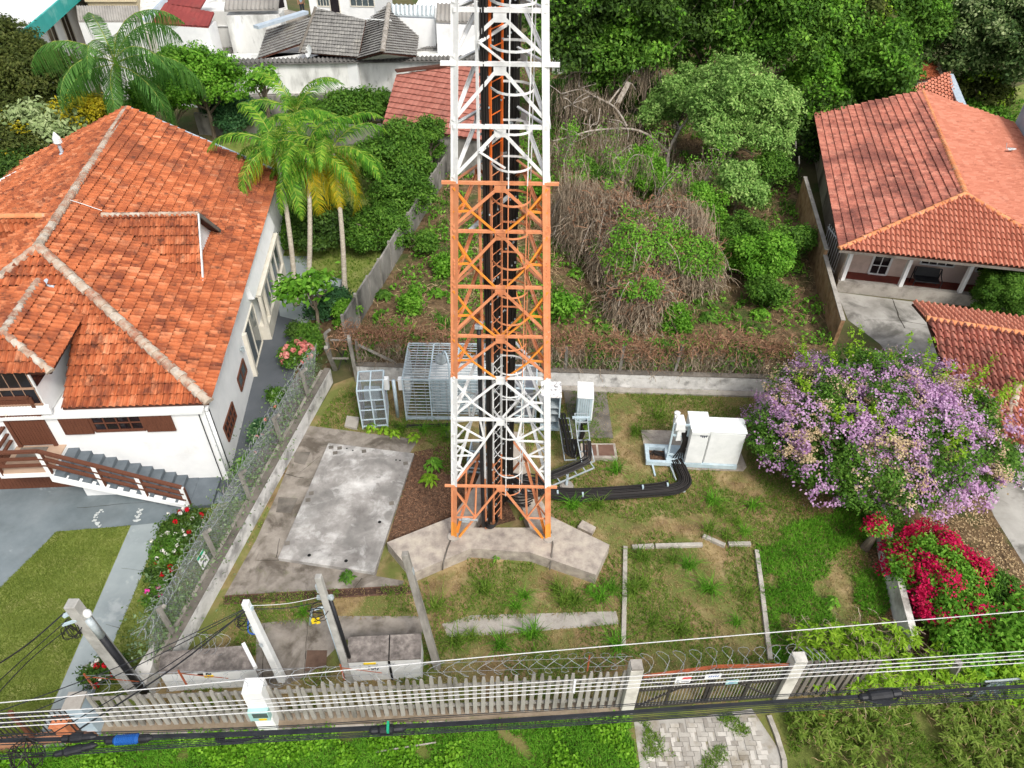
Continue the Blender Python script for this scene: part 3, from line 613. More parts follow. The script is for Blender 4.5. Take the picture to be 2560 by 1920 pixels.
for k, (dz, w) in enumerate(((.95, .13), (.62, .1), (.32, .1))):
    r = MB(); r.bar(fx(6.66, ZL_+dz, RO_), fx(5.0, ZL_+dz, RO_), w, .07); r.bar(fx(5.0, ZL_+dz, RO_), fx(1.05, szz(1.05)+dz, RO_), w, .07)
    r.bar(fx(6.62, ZL_+dz, RO_), fx(6.62, ZL_+dz, .05), w, .07); r.build('handrail' if k == 0 else 'rail', M['brown'], house)
# right-hand wall: windows, double door, glazed bay
rx = lambda d, z, o=0.: UP(W0+rdir*d, z)+rn*o
def rw(px, py): return onplane(px, py, W0+rn*.0, rn)
def rquad(pp): return [rw(*p) for p in pp]
window(house, rquad([(571, 1104), (557, 1070), (578, 1005), (589, 1040)]), rn, M['brown'], M['glass'], 1, 4, fw=.05)
window(house, rquad([(602, 978), (592, 948), (605, 897), (615, 926)]), rn, M['brown'], M['glass_grey'], 0, 1)
dq = [rx(6.1, .05), rx(8.3, .05), rx(8.3, 2.15), rx(6.1, 2.15)]
window(house, dq, rn, M['beige'], M['glass_grey'], 1, 0, 'glass_door', .06)
jm = MB(); jm.bar(rx(5.95, 0, .08), rx(5.95, 2.2, .08), .2, .16, up=rn); jm.build('door_jamb', M['beige'], house)
by = MB(); by.box8([rx(8.45, 0, 0), rx(13.9, 0, 0), rx(13.9, 0, .42), rx(8.45, 0, .42)], [rx(8.45, .75, 0), rx(13.9, .75, 0), rx(13.9, .75, .42), rx(8.45, .75, .42)])
for d in (8.5, 9.3, 11.4, 13.82): by.bar(rx(d, .75, .34), rx(d, 2.3, .34), .14, .14)
by.bar(rx(8.45, 2.3, .34), rx(13.9, 2.3, .34), .14, .14); by.box8([rx(8.45, 2.3, 0), rx(13.9, 2.3, 0), rx(13.9, 2.3, .42), rx(8.45, 2.3, .42)], [rx(8.45, 2.42, 0), rx(13.9, 2.42, 0), rx(13.9, 2.42, .42), rx(8.45, 2.42, .42)])
bay = by.build('bay_window', M['beige'], house)
for a, c in ((9.4, 11.3), (11.5, 13.7)):
    g = MB(); panel(g, [rx(a, .8), rx(c, .8), rx(c, 2.25), rx(a, 2.25)], rn, .3, .32); g.build('pane', M['glass_grey'], bay)
    g = MB(); g.bar(rx((a+c)/2, .8, .34), rx((a+c)/2, 2.25, .34), .05); g.build('mullion', M['beige'], bay)
lm = MB(); lm.tube([rx(5.1, 2.05, .02), rx(5.1, 2.05, .14)], .05, 8); lm.tube([rx(5.1, 1.95, .14), rx(5.1, 2.2, .14)], .06, 8); lm.build('wall_lamp', M['galv'], house)
# white overhang band above the bay
ob = MB(); ob.box8([rx(8.0, 2.5, 0), rx(14.4, 2.5, 0), rx(14.4, 2.5, .25), rx(8.0, 2.5, .25)], [rx(8.0, 3.4, 0), rx(14.4, 3.4, 0), rx(14.4, 3.4, .06), rx(8.0, 3.4, .06)]); ob.build('wall_band', M['white_wall'], house)
# front dormer with two rows of dark panes
dz0, dz1 = 4.02, 5.35
dc = fx(4.93, dz0)
dm = MB(); dep = 3.3
dm.prism([fx(4.93, 0), fx(9.8, 0), fx(9.8, 0)-fn*dep, fx(4.93, 0)-fn*dep], 3.55, dz1); dorm = dm.build('dormer_wall', M['white_wall'], house)
sl_ = MB(); sl_.box8([fx(4.8, 3.62, 0), fx(9.9, 3.62, 0), fx(9.9, 3.62, .12), fx(4.8, 3.62, .12)], [fx(4.8, 3.95, 0), fx(9.9, 3.95, 0), fx(9.9, 3.95, .06), fx(4.8, 3.95, .06)]); sl_.build('dormer_sill', M['white'], house)
for z0, z1 in ((4.0, 4.62), (4.68, 5.3)):
    w = MB(); g = MB(); panel(g, [fx(9.7, z0), fx(4.98, z0), fx(4.98, z1), fx(9.7, z1)], fn, .01, .03)
    for i in range(14): d = 4.98+4.72*i/13; w.bar(fx(d, z0, .04), fx(d, z1, .04), .016, .02, up=fn)
    w.bar(fx(9.7, z0, .05), fx(4.95, z0, .05), .05, .06); o = w.build('dormer_window', M['pale_brown'], house); g.build('pane', M['glass'], o)
sidew = MB(); sx = lambda d, z: UP(fx(4.93, 0)-fn*d, z)+rn*.0
dsn = -fdir
panel(sidew, [sx(.05, 4.68), sx(1.0, 4.68), sx(1.0, 5.3), sx(.05, 5.3)], dsn, .01, .03); sidew.build('side_pane', M['glass'], house)
DZ = 5.3; e0 = at(127, 930, DZ); e1 = at(214, 781, DZ); rg0 = at(9, 833, 6.15); rg1 = at(96, 704, 6.15); e2 = e0+fdir*5.2
tiles('dormer_roof_slope', [e0, e1, rg1, rg0], e1-e0, M['tile_old'], house); tiles('dormer_roof_slope', [e0, rg0, e2], fdir, M['tile_old'], house)
e3 = e2+(e1-e0); tiles('dormer_roof_slope', [e2, rg0, rg1, e3], e1-e0, M['tile_old'], house)
ridge('dormer_ridge_tiles', [rg0, rg1], M['mortar'], house, .12, .36); ridge('dormer_hip_tiles', [e0, rg0], M['mortar'], house, .12, .36)
fl = MB(); fl.bar(e1+V(.06, .1, .02), lerp(e1, rg1, .95)+V(.06, .12, .04), .22, .05); fl.build('flashing', M['gutter'], house)
# gabled dormer on the right slope and its twin on the far slope
rn_ = (B-A).cross(P-A).normalized()
v0 = onplane(258, 541, A, rn_); vS = onplane(507, 704, A, rn_); tip = at(496, 537, v0.z); vN = onplane(551, 581, A, rn_)+V(0, 0, .05)
tiles('gable_dormer_slope', [v0, tip, vS+V(0, 0, .03)], tip-v0, M['tile_old'], house, tw_=.2); tiles('gable_dormer_slope', [v0, tip, vN], tip-v0, M['tile_old'], house)
ridge('gable_dormer_ridge', [v0, tip], M['mortar'], house, .1, .36)
gb = MB(); gb.slab([tip-V(.3, 0, .1), vS-V(.3, 0, .05), vN-V(.3, 0, .0)], .02); gb.build('gable_wall', M['white_wall'], house)
fb = MB(); fb.bar(tip+V(.03, -.02, .05), vS+V(.03, 0, .05), .05, .12); fb.build('gable_flashing', M['white'], house); fb = MB(); fb.bar(tip+V(.03, 0, .0), vN+V(.03, 0, 0), .06, .16); fb.build('barge_board', M['conc_dark'], house)
ln = (A2-B2).cross(P-B2).normalized()
u0 = onplane(121, 542, A2, ln); u1 = at(-160, 546, u0.z); uS = onplane(-170, 700, A2, ln)
tiles('gable_dormer_slope', [u0, u1, uS], u1-u0, M['tile_old'], house, tw_=.2); ridge('gable_dormer_ridge', [u1, u0], M['ridge_tan'], house, .12, .36)
vent = thing('roof_vent_cowl', 'small white bird-like spinning vent cowl on the left slope of the old tiled roof', 'vent', onplane(158, 388, A2, ln))
p = onplane(158, 388, A2, ln); b = MB(); b.lathe(p, [(.16, 0), (.16, .08), (.08, .12), (.08, .5)], 10); b.build('base', M['gutter'], vent); b = MB(); b.lathe(p+V(0, 0, .5), [(.08, 0), (.2, .12), (.18, .34), (.03, .62)], 10); b.build('cowl', M['white'], vent)
wl = MB(); wl.tube([onplane(178, 507, A, rn_)+V(0, 0, .12), onplane(210, 516, A, rn_)+V(0, 0, .1), onplane(258, 535, A, rn_)+V(0, 0, .15)], .015, 5); wl.build('roof_cable', M['white'], house)
# ============================================================ RIGHT HOUSE
rh = thing('pink_house', 'single-storey pink house with red tile hip roof and a front porch', 'house', (22, 36, 0))
EZ = 2.95; RZ = 4.6
A = at(2099, 623, EZ); Cq = at(2536, 668, EZ); B = at(2036, 286, EZ); P = at(2412, 486, RZ); Q = at(2305, 231, RZ)
e_f = (Cq-A).normalized(); e_l = (B-A).normalized(); nl = V(-e_l.y, e_l.x, 0)
rest = 2*(P-A).dot(-nl); A2 = A+e_f*rest; B2 = Q+(Q-B); B2.z = EZ
tiles('roof_slope', [A, B, Q, P], e_l, M['tile_red'], rh, tw_=.24, tl=.4); tiles('roof_slope', [A, P, A2], e_f, M['tile_new'], rh, tw_=.22, tl=.36); tiles('roof_slope', [P, Q, B2, A2], e_l, M['tile_new'], rh, tw_=.22, tl=.36)
ridge('ridge_tiles', [P, Q], M['ridge_tan'], rh, .13); ridge('hip_tiles', [A, P], M['ridge_tan'], rh, .11); ridge('hip_tiles', [A2, P], M['ridge_tan'], rh, .11)
M['pink'] = mat('pink_render', [(196, 174, 160), (214, 194, 182)], 1.2, .9, .004, 24, stain=[((156, 136, 122), .8, .54, .7, .6), ((226, 226, 228), 1.6, .66, .72, .6)])
M['dirty'] = mat('dirty_render', [(146, 134, 120), (190, 178, 164)], .9, .95, .006, 16, stain=[((60, 54, 48), .7, .5, .66, .7)], stretch=(1, 1, .5))
M['redtile'] = mat('red_floor_tiles', [(100, 42, 34), (124, 56, 44)], 3, .5)
PF = at(2089, 724, 0); 
dq_ = lambda d, o, z: UP(PF+e_f*d+e_l*o, z)     # d along the front, o backwards
b = MB(); ins = 1.2
b.prism([dq_(.15, ins, 0), dq_(13, ins, 0), dq_(13, 17.5, 0), dq_(.15, 17.5, 0)], -.02, 2.85); b.build('wall', M['pink'], rh)
b = MB(); b.box8([dq_(0, ins-.9, 0), dq_(.14, ins-.9, 0), dq_(.14, 17.5, 0), dq_(0, 17.5, 0)], [dq_(0, ins-.9, 2.8), dq_(.14, ins-.9, 2.8), dq_(.14, 17.5, 2.8), dq_(0, 17.5, 2.8)]); b.build('side_wall', M['dirty'], rh)
b = MB(); b.box8([dq_(0, .0, 0), dq_(13, 0, 0), dq_(13, ins, 0), dq_(0, ins, 0)], [dq_(0, .0, .42), dq_(13, 0, .42), dq_(13, ins, .42), dq_(0, ins, .42)]); b.build('porch_floor', M['redtile'], rh)
b = MB(); b.box8([dq_(-.05, -.2, 0), dq_(13, -.2, 0), dq_(13, .12, 0), dq_(-.05, .12, 0)], [dq_(-.05, -.2, .62), dq_(13, -.2, .62), dq_(13, .12, .62), dq_(-.05, .12, .62)]); b.build('porch_kerb', M['conc'], rh)
for d in (.12, 2.85, 5.6, 8.4): p = MB(); p.bar(dq_(d, -.02, .6), dq_(d, -.02, 2.85), .18, .18); p.build('porch_post', M['white_wall'], rh)
bn = -e_l
bq = lambda d, z: UP(PF+e_f*d+e_l*ins, z)
w = window(rh, [bq(1.55, .45), bq(2.4, .45), bq(2.4, 2.5), bq(1.55, 2.5)], bn, M['white'], M['glass'], 1, 3, 'grille_door', .1)
window(rh, [bq(3.75, 1.3), bq(5.3, 1.3), bq(5.3, 2.25), bq(3.75, 2.25)], bn, M['white'], M['glass'], 3, 3)
window(rh, [bq(6.35, 1.2), bq(7.6, 1.2), bq(7.6, 2.4), bq(6.35, 2.4)], bn, M['white'], M['glass'], 1, 2)
b = MB(); b.bar(A-bn*0+V(0, 0, -.1), Cq+e_f*3+V(0, 0, -.1), .1, .1); b.build('eave_board', M['conc_dark'], rh)
# chair on the porch
cp = dq_(4.1, .5, .42); ch = thing('porch_bench', 'black double armchair bench on the pink house porch', 'bench', cp)
b = MB()
for sx_ in (-.62, .62): b.tube([cp+e_f*sx_+e_l*(-.35), cp+e_f*sx_+e_l*(-.35)+V(0, 0, .55), cp+e_f*sx_*1.02+e_l*.1+V(0, 0, .62), cp+e_f*sx_+e_l*.3+V(0, 0, .9)], .025, 6); b.tube([cp+e_f*sx_+e_l*.3, cp+e_f*sx_+e_l*.3+V(0, 0, .9)], .025, 6)
b.tube([cp+e_f*-.62+e_l*.3+V(0, 0, .9), cp+e_f*.62+e_l*.3+V(0, 0, .9)], .025, 6); b.build('frame', M['blackpl'], ch)
b = MB(); b.box8([cp+e_f*x+e_l*y+V(0, 0, .38) for x, y in ((-.58, -.3), (.58, -.3), (.58, .28), (-.58, .28))], [cp+e_f*x+e_l*y+V(0, 0, .46) for x, y in ((-.58, -.3), (.58, -.3), (.58, .28), (-.58, .28))]); b.build('seat', M['blackpl'], ch, bevel=.02)
b = MB(); b.box8([cp+e_f*x+e_l*y+V(0, 0, .48) for x, y in ((-.58, .2), (.58, .2), (.58, .27), (-.58, .27))], [cp+e_f*x+e_l*y+V(0, 0, .92) for x, y in ((-.54, .28), (.54, .28), (.54, .33), (-.54, .33))]); b.build('backrest', M['blackpl'], ch, bevel=.02)
b = MB(); pp = dq_(7.3, .3, .42); b.bar(pp, pp+e_l*1.0+V(0, 0, 1.1), .16, .03); b.bar(pp+e_f*.18, pp+e_f*.18+e_l*1.0+V(0, 0, 1.1), .12, .03); b.build('leaning_boards', M['white'], None, label='pair of pale boards leaning on the porch wall of the pink house', cat='boards')
# side gate
gp0, gp1 = at(2046, 640, 0), dq_(0, 1.2, 0); g = MB()
gate = thing('side_gate', 'white barred side gate between the brown wall and the pink house', 'gate', gp0)
for z in (.25, 1.75): g.bar(UP(gp0, z), UP(gp1, z), .05, .04)
g.build('rail', M['white'], gate); g = MB()
for i in range(9): t = .05+.9*i/8; g.bar(UP(lerp(gp0, gp1, t), .15), UP(lerp(gp0, gp1, t), 1.95), .03)
g.build('bars', M['white'], gate)
# blue-grey parapet wall along the right edge, with dish
M['pale'] = mat('pale_lilac_render', [(186, 188, 200), (206, 208, 216)], .8, .9, stain=[((160, 162, 176), .6, .55, .7, .5)])
pa, pb_ = at(2492, 326, 0), None
pw = thing('parapet_wall', 'tall pale lilac neighbour wall with white capping on the right of the red tiled roof', 'wall', (29.5, 40, 0))
wa, wb = UP(B2, 0)+e_f*.35+e_l*.2, UP(A2, 0)+e_f*.35-e_l*1
b = MB(); b.wall(wa, wb, 0, 5.1, .15); b.build('wall_panel', M['pale'], pw); b = MB(); b.wall(wa, wb, 5.1, 5.2, .3); b.build('capping', M['white'], pw)
dish = thing('satellite_dish', 'oval white satellite dish near the pale wall on the red tile roof', 'satellite dish', at(2515, 380, 3.3))
p = at(2515, 378, 3.5); b = MB(); qn = Vector((-.1, .25, .97)).to_track_quat('Z', 'Y'); b.lathe(p, [(.02, 0), (.3, .04), (.46, .12), (.48, .13), (.3, .06), (.03, .03)], 16, q=qn); b.build('reflector', M['white'], dish, smooth=True); b = MB(); b.tube([p-V(0, 0, .5), p], .03, 6); b.tube([p, p+V(-.1, .1, .45)], .015, 5); b.build('mast', M['galv'], dish)
# roofs behind the pink house
def hip_shed(name, lab, pix, z_low, z_high, tm, wm, cat='house', floor=0., e=None):
    # pix: low-left, low-right, high-right, high-left of one roof slope
    q = [at(*pix[0], z_low), at(*pix[1], z_low), at(*pix[2], z_high), at(*pix[3], z_high)]
    t = thing(name, lab, cat, (sum(p.x for p in q)/4, sum(p.y for p in q)/4, floor))
    return t, q
t, q = hip_shed('rear_annexe', 'small red tiled annexe with blue-grey flashing behind the pink house', [(2270, 236), (2402, 273), (2368, 190), (2282, 212)], 3.3, 3.9, 0, 0)
tiles('roof_slope', q, q[1]-q[0], M['tile_new'], t, .24, .4); b = MB(); b.prism([UP(lerp(p, (q[0]+q[2])/2, .06), 0) for p in q], 0, 3.15); b.build('wall', M['pale'], t); b = MB(); b.bar(q[1]+V(.1, 0, .1), q[2]+V(.1, 0, .1), .5, .12); b.build('flashing', M['gutter'], t)
t, q = hip_shed('tiled_shed', 'old shed roof with brown mossy tiles behind the red tiled annexe', [(2296, 201), (2352, 192), (2327, 140), (2310, 143)], 2.9, 3.8, 0, 0, 'shed')
tiles('roof_slope', q, q[1]-q[0], M['tile_old'], t, .24, .4); b = MB(); b.prism([UP(lerp(p, (q[0]+q[2])/2, .06), 0) for p in q], 0, 2.7); b.build('wall', M['dirty'], t); ridge('verge_tiles', [q[1], q[2]], M['mortar'], t, .16)
# carport roof lower right
cpz = 2.9; t = thing('carport', 'low red tiled carport roof beside the purple flowering bush', 'carport', (21, 19, 0))
a0, a1, a2, a3 = at(2318, 796, cpz+.55), at(2700, 832, cpz+.6), at(2700, 780, cpz), at(2330, 792, cpz-.0)
r0, r1 = at(2345, 800, 3.7), at(2700, 860, 3.7); l0, l1 = at(2345, 1010, 2.8), at(2700, 1100, 2.8)
rk0 = at(2316, 800, 3.5); bl0 = at(2420, 1100, 2.55); br0 = at(2760, 1125, 2.55); rk1 = at(2760, 868, 3.5)
tiles('roof_slope', [bl0, br0, rk1, rk0], rk1-rk0, M['tile_red'], t, .24, .4)
b0, b1 = UP(rk0, 2.8)+V(.6, 2.2, 0), UP(rk1, 2.8)+V(.4, 2.2, 0)
tiles('roof_slope', [rk0, rk1, b1, b0], rk1-rk0, M['tile_new'], t, .24, .4); ridge('ridge_tiles', [rk0, rk1], M['ridge_tan'], t, .13)
for p in (bl0, br0, b1): MB().bar(UP(lerp(p, (bl0+b1)/2, .08), 0), lerp(p, (bl0+b1)/2, .08)-V(0, 0, .05), .2).build('pillar', M['white_wall'], t)
t2 = thing('small_tiled_porch', 'bright orange tiled porch roof at the right edge below the carport', 'porch', (24, 17, 0))
q = [at(2505, 1095, 2.4), at(2640, 1105, 2.4), at(2640, 960, 3.1), at(2545, 965, 3.1)]
tiles('roof_slope', q, q[1]-q[0], M['tile_new'], t2, .22, .36); ridge('hip_tiles', [q[0], q[3]], M['mortar'], t2, .13)
for p in q: MB().bar(UP(p, 0), p-V(0, 0, .08), .15).build('pillar', M['white_wall'], t2)
# ============================================================ TOWER LOT: walls, fences, cabinets
M['mesh'] = mat('galvanised_wire', [(112, 114, 118), (146, 148, 152)], 8, .5, metal=.3)
M['razor'] = mat('razor_wire', [(134, 138, 140), (178, 182, 184)], 8, .5, metal=.3, stain=[((150, 110, 84), 1.5, .6, .7, .5)])
M['rust'] = mat('rusty_steel', [(140, 72, 44), (172, 92, 58)], 6, .8, stain=[((90, 54, 40), 5, .5, .7, .6)])
M['darkmetal'] = mat('dark_bars', [(44, 42, 40), (66, 62, 58)], 6, .7)
M['grey_wall'] = mat('grey_block_wall', [(112, 110, 104), (148, 144, 138)], 1.4, .95, .008, 14, stain=[((50, 49, 46), .8, .48, .66, .8), ((176, 170, 162), 1.4, .6, .72, .5)], stretch=(1, 1, .5))
M['brown_wall'] = mat('brown_rough_wall', [(120, 92, 66), (158, 124, 92), (176, 146, 114)], 2.2, .98, .03, 9, stain=[((84, 66, 50), 1, .52, .7, .6)])
M['white_lime'] = mat('limewashed_wall', [(196, 192, 184), (226, 223, 216)], 1.6, .95, .015, 8, stain=[((128, 122, 112), 1.1, .48, .64, .7)])
M['sill_white'] = mat('wall_face_stained', [(186, 184, 180), (224, 222, 219)], 1.5, .95, .02, 7, stain=[((110, 108, 106), 1.0, .5, .64, .7), ((64, 62, 60), 2.8, .58, .7, .5)])
# white slab
sl4 = [at(821, 1107, .16), at(1035, 1133, .16), at(936, 1431, .16), at(695, 1395, .16)]
b = MB(); b.prism(sl4, -.02, .16); slab = b.build('concrete_slab', M['slab'], None, bevel=.01, label='big rectangular weathered white concrete slab lying left of the tower', cat='slab')
M['hole'] = mat('hole_black', [(14, 14, 14), (20, 20, 20)], 3, 1)
hb = MB()
for p in ((773, 1388), (865, 1402), (949, 1305), (1000, 1151), (867, 1121), (882, 1126), (990, 1150)): hb.disc(at(*p, .165), .06 if p[0] in (773, 865, 949) else .035, 10)
hb.build('bolt_holes', M['hole'], slab)
for p in ((828, 1118), (849, 1120), (838, 1132), (778, 1233), (770, 1250), (979, 1258), (1014, 1158), (718, 1358), (910, 1128)): c = at(*p, .164); MB().box((c.x, c.y, .164), (.17, .17, .004), .2).build('dark_patch', M['conc_dark'], slab)
for i, (pp, lb) in enumerate((([(738, 1130), (776, 1130), (762, 1162), (735, 1155)], 'small dark inspection lid set in the path near the fence, upper one'), ([(697, 1243), (744, 1246), (727, 1283), (690, 1280)], 'dark square inspection lid set in the path left of the white slab'), ([(768, 1626), (818, 1626), (815, 1668), (762, 1678)], 'rusty brown inspection lid on the concrete beside the white meter house'))):
    b = MB(); b.prism(px(pp, .02), 0, .03); b.build('inspection_lid', M['conc_dark'] if i < 2 else mat('rusty_lid', [(74, 56, 46), (108, 86, 72)], 3, .9), None, label=lb, cat='lid')
# drain grate
g0, g1, g2, g3 = px([(660, 1494), (1028, 1463), (1030, 1481), (660, 1503)], .02); dg = thing('drain_grate', 'long narrow rusty drain grate in the ground in front of the white slab', 'grate', (g0+g2)/2)
a0, a1 = at(560, 1500, .03), at(1028, 1473, .03); b = MB(); dv = (a1-a0).normalized(); nv = V(-dv.y, dv.x, 0)
b.box8([a0-nv*.14-V(0, 0, .05), a1-nv*.14-V(0, 0, .05), a1+nv*.14-V(0, 0, .05), a0+nv*.14-V(0, 0, .05)], [a0-nv*.14-V(0, 0, .015), a1-nv*.14-V(0, 0, .015), a1+nv*.14-V(0, 0, .015), a0+nv*.14-V(0, 0, .015)]); b.build('channel', M['hole'], dg)
b = MB(); n = 150
for i in range(n): p = lerp(a0, a1, (i+.5)/n); b.bar(p-nv*.13, p+nv*.13, .018, .02)
for s in (-1, 1): b.bar(a0+nv*.14*s, a1+nv*.14*s, .03, .03)
b.build('bars', mat('grate_rust', [(78, 56, 46), (112, 84, 70)], 4, .9), dg)
# kerb stones
M['kerb'] = mat('kerb_stone', [(150, 144, 134), (186, 180, 170)], 3, .95, .012, 20, stain=[((110, 104, 92), 2, .55, .7, .6)])
for a, c, lb in (((1580, 1369), (1634, 1366), 'grey kerb stone, left end of the straight row'), ((1638, 1366), (1756, 1363), 'long grey kerb stone in the middle of the straight row'), ((1757, 1341), (1812, 1365), 'grey kerb stone lying skewed out of its row'), ((1820, 1361), (1876, 1361), 'short mossy kerb stone at the right of the row'), ((1563, 1368), (1561, 1490), 'upper of two weathered kerb stones running toward the street left of the grass bed'), ((1561, 1495), (1558, 1615), 'lower of two weathered kerb stones running toward the street left of the grass bed'), ((1891, 1377), (1905, 1480), 'upper kerb stone bounding the grass bed on the right'), ((1905, 1485), (1925, 1650), 'lower kerb stone bounding the grass bed on the right')):
    b = MB(); b.bar(at(*a, .05), at(*c, .05), .14, .16); b.build('kerb_stone', M['kerb'], None, bevel=.01, label=lb, cat='kerb', group='kerb stones in the tower lot')
# ---- back wall with posts
bw0, bw1 = at(890, 946, 0), at(1978, 980, 0); bw = thing('back_wall', 'low stained concrete back wall with a footing ledge and concrete posts', 'wall', (bw0+bw1)/2)
bd = (bw1-bw0).normalized(); bnv = V(-bd.y, bd.x, 0)
b = MB(); b.wall(bw0, bw1, 0, .78, .22); b.build('wall_body', M['sill_white'], bw); b = MB(); b.wall(bw0, bw1, .78, .82, .27); b.build('wall_cap', M['conc_dark'], bw)
b = MB(); b.wall(bw0-bnv*.3+bd*8, bw1-bnv*.3, 0, .1, .3); b.build('footing_ledge', M['conc'], bw)
for (bx, by), (tx, ty) in (((1414, 921), (1417, 868)), ((1550, 925), (1561, 864)), ((1686, 927), (1706, 864)), ((1825, 930), (1848, 858)), ((1960, 934), (1988, 858))):
    p0 = at(bx, by, .8); p1 = at(tx, ty, 2.1); b = MB(); b.bar(p0, p1, .11, .11); b.build('concrete_post', M['post'], bw)
# old door frame posts at the left end
dg_ = thing('old_gateway', 'weathered grey timber and concrete gate frame in the back left corner', 'gate frame', at(890, 946, 0))
for a, c, w in (((893, 950), (872, 842), .3), ((902, 930), (890, 850), .14), ((838, 925), (815, 868), .16)):
    p0 = at(*a, 0); p1 = at(*c, 2.3 if w > .2 else 2.0); MB().bar(p0, p1, w, .14).build('post', M['post'], dg_)
MB().bar(at(895, 862, 1.9), at(988, 906, .85), .1, .07).build('brace', M['post'], dg_)
for z, y in ((2.0, 850), (1.1, 896)): MB().bar(at(826, y, z), at(872, y, z), .06).build('rail', M['post'], dg_)
for a, c in (((830, 855), (866, 905)), ((868, 850), (846, 925))): MB().bar(at(*a, 1.9), at(*c, .4), .04).build('brace', M['darkmetal'], dg_)
# ---- left boundary: low wall, chain link, posts, razor wire
lw_in = [(477, 1613), (570, 1440), (640, 1293), (814, 989), (838, 955)]
lp_ = [at(x, y, 0) for x, y in [(432, 1700)]+lw_in]
lw = thing('boundary_wall', 'low limewashed concrete boundary wall under the chain link fence', 'wall', lp_[3])
L0_, L1_ = at(440, 1682, 0), at(834, 956, 0); ld = (L1_-L0_).normalized(); lnv = V(-ld.y, ld.x, 0)    # lnv points left
b = MB(); b.wall(L0_+lnv*.14, L1_+lnv*.14, 0, .74, .24); b.build('wall_body', M['sill_white'], lw)
b = MB(); b.wall(L0_+lnv*.15, L1_+lnv*.15, .74, .77, .25); b.build('coping', M['conc_dark'], lw)
b = MB(); b.wall(L0_+lnv*.42, L1_+lnv*.42, 0, .62, .12); b.build('fence_kerb', M['conc'], lw)
cl_ = thing('chain_link_fence', 'galvanised chain link fence with leaning grey posts between the garden and tower lot', 'fence', L0_+lnv*.4)
LL = (L1_-L0_).length; fb_ = lambda t, z: UP(L0_+ld*t+lnv*(.42+.16*z/1.6), z)
b = MB(); hh = 1.75; st_ = .085; nn_ = int((LL+hh)/st_)
for i in range(nn_):
    t0 = i*st_-hh
    for s in (1, -1):
        a_, c_ = (t0, t0+hh-.6) if s == 1 else (t0+hh-.6, t0)
        z0, z1 = .6, hh
        if min(a_, c_) < -.4 or max(a_, c_) > LL+.4: continue
        b.tube([fb_(a_, z0), fb_((a_+c_)/2, (z0+z1)/2), fb_(c_, z1)], .0042, 3, cap=False)
b.tube([fb_(0, hh), fb_(LL, hh)], .012, 4); b.build('mesh', M['mesh'], cl_)
for bx, by in ((434, 1593), (541, 1405), (625, 1258), (705, 1119), (772, 1003), (832, 905)):
    p0 = at(bx, by, .45); t = (p0-L0_).dot(ld); q0 = UP(L0_+ld*t+lnv*.3, .6); q1 = q0+V(0, 0, 1.37)+lnv*.05; q2 = q1+V(0, 0, .16)-lnv*.18-ld*.02
    MB().bar(q0, q1, .11, .11).bar(q1, q2+(q2-q1)*.4, .1, .1).build('fence_post', M['post'], cl_)
def coil(name, a, c, r, pitch, label, z0, z1, squash=1., seg=14, parent=None, tr=.0055):
    a = Vector(a); c = Vector(c); d = (c-a); L = d.length; d.normalize(); sd_ = d.cross(V(0, 0, 1)).normalized(); n = int(L/pitch)
    b = MB(); pts = []
    for i in range(n*seg+1):
        t = 2*math.pi*i/seg; u = L*i/(n*seg)+.16*math.sin(t*2+i*.01); rr = r*(1+.12*math.sin(i*.037)+.08*math.sin(i*.11))
        pts.append(a+d*u+sd_*(rr*math.cos(t)*squash)+V(0, 0, 1)*(rr*math.sin(t))+V(0, 0, .05*math.sin(i*.021)))
    b.tube(pts, tr, 4)
    for i in range(0, len(pts)-1, 2): b.bar(pts[i]-V(0, 0, .015)-d*.015, pts[i]+V(0, 0, .015)+d*.015, .012, .003)
    return b.build(name, M['razor'], parent, label=label, cat='razor wire')
coil('razor_wire', fb_(0, 1.72)+lnv*-.02, fb_(LL, 1.72)-lnv*.02, .2, .34, 'coiled razor wire along the top of the chain link fence', 0, 0)
# small sign on the fence
sgp = at(512, 1398, 1.1); t = (sgp-L0_).dot(ld); sgn_ = thing('fence_sign', 'small white sign with a green heading tied to the chain link fence', 'sign', fb_(t, .75))
b = MB(); q = [fb_(t-.2, .8)-lnv*.06, fb_(t+.2, .8)-lnv*.06, fb_(t+.2, 1.35)-lnv*.06, fb_(t-.2, 1.35)-lnv*.06]; panel(b, q, -lnv, 0, .012); b.build('plate', M['white'], sgn_)
M['green_sign'] = mat('sign_green', [(28, 150, 110), (34, 160, 120)], 3, .5); M['ink'] = mat('dark_ink', [(30, 32, 60), (40, 42, 70)], 3, .6); M['red'] = mat('sign_red', [(206, 40, 44), (216, 50, 52)], 3, .5); M['blue'] = mat('sign_blue', [(50, 90, 170), (60, 100, 180)], 3, .5); M['yellow'] = mat('sign_yellow', [(220, 190, 30), (228, 200, 44)], 3, .5)
b = MB(); q2 = [lerp(q[0], q[3], .82), lerp(q[1], q[2], .82), q[2], q[3]]; panel(b, q2, -lnv, .012, .016); b.build('heading', M['green_sign'], sgn_)
b = MB()
for i, (u0, u1, v) in enumerate(((.2, .45, .6), (.55, .8, .55), (.25, .5, .35), (.5, .75, .25))):
    w0 = lerp(lerp(q[0], q[1], u0), lerp(q[3], q[2], u0), v); w1 = lerp(lerp(q[0], q[1], u1), lerp(q[3], q[2], u1), v+.04); b.bar(w0-lnv*.016, w1-lnv*.016, .05, .006, up=lnv)
b.build('printing', M['ink'], sgn_)
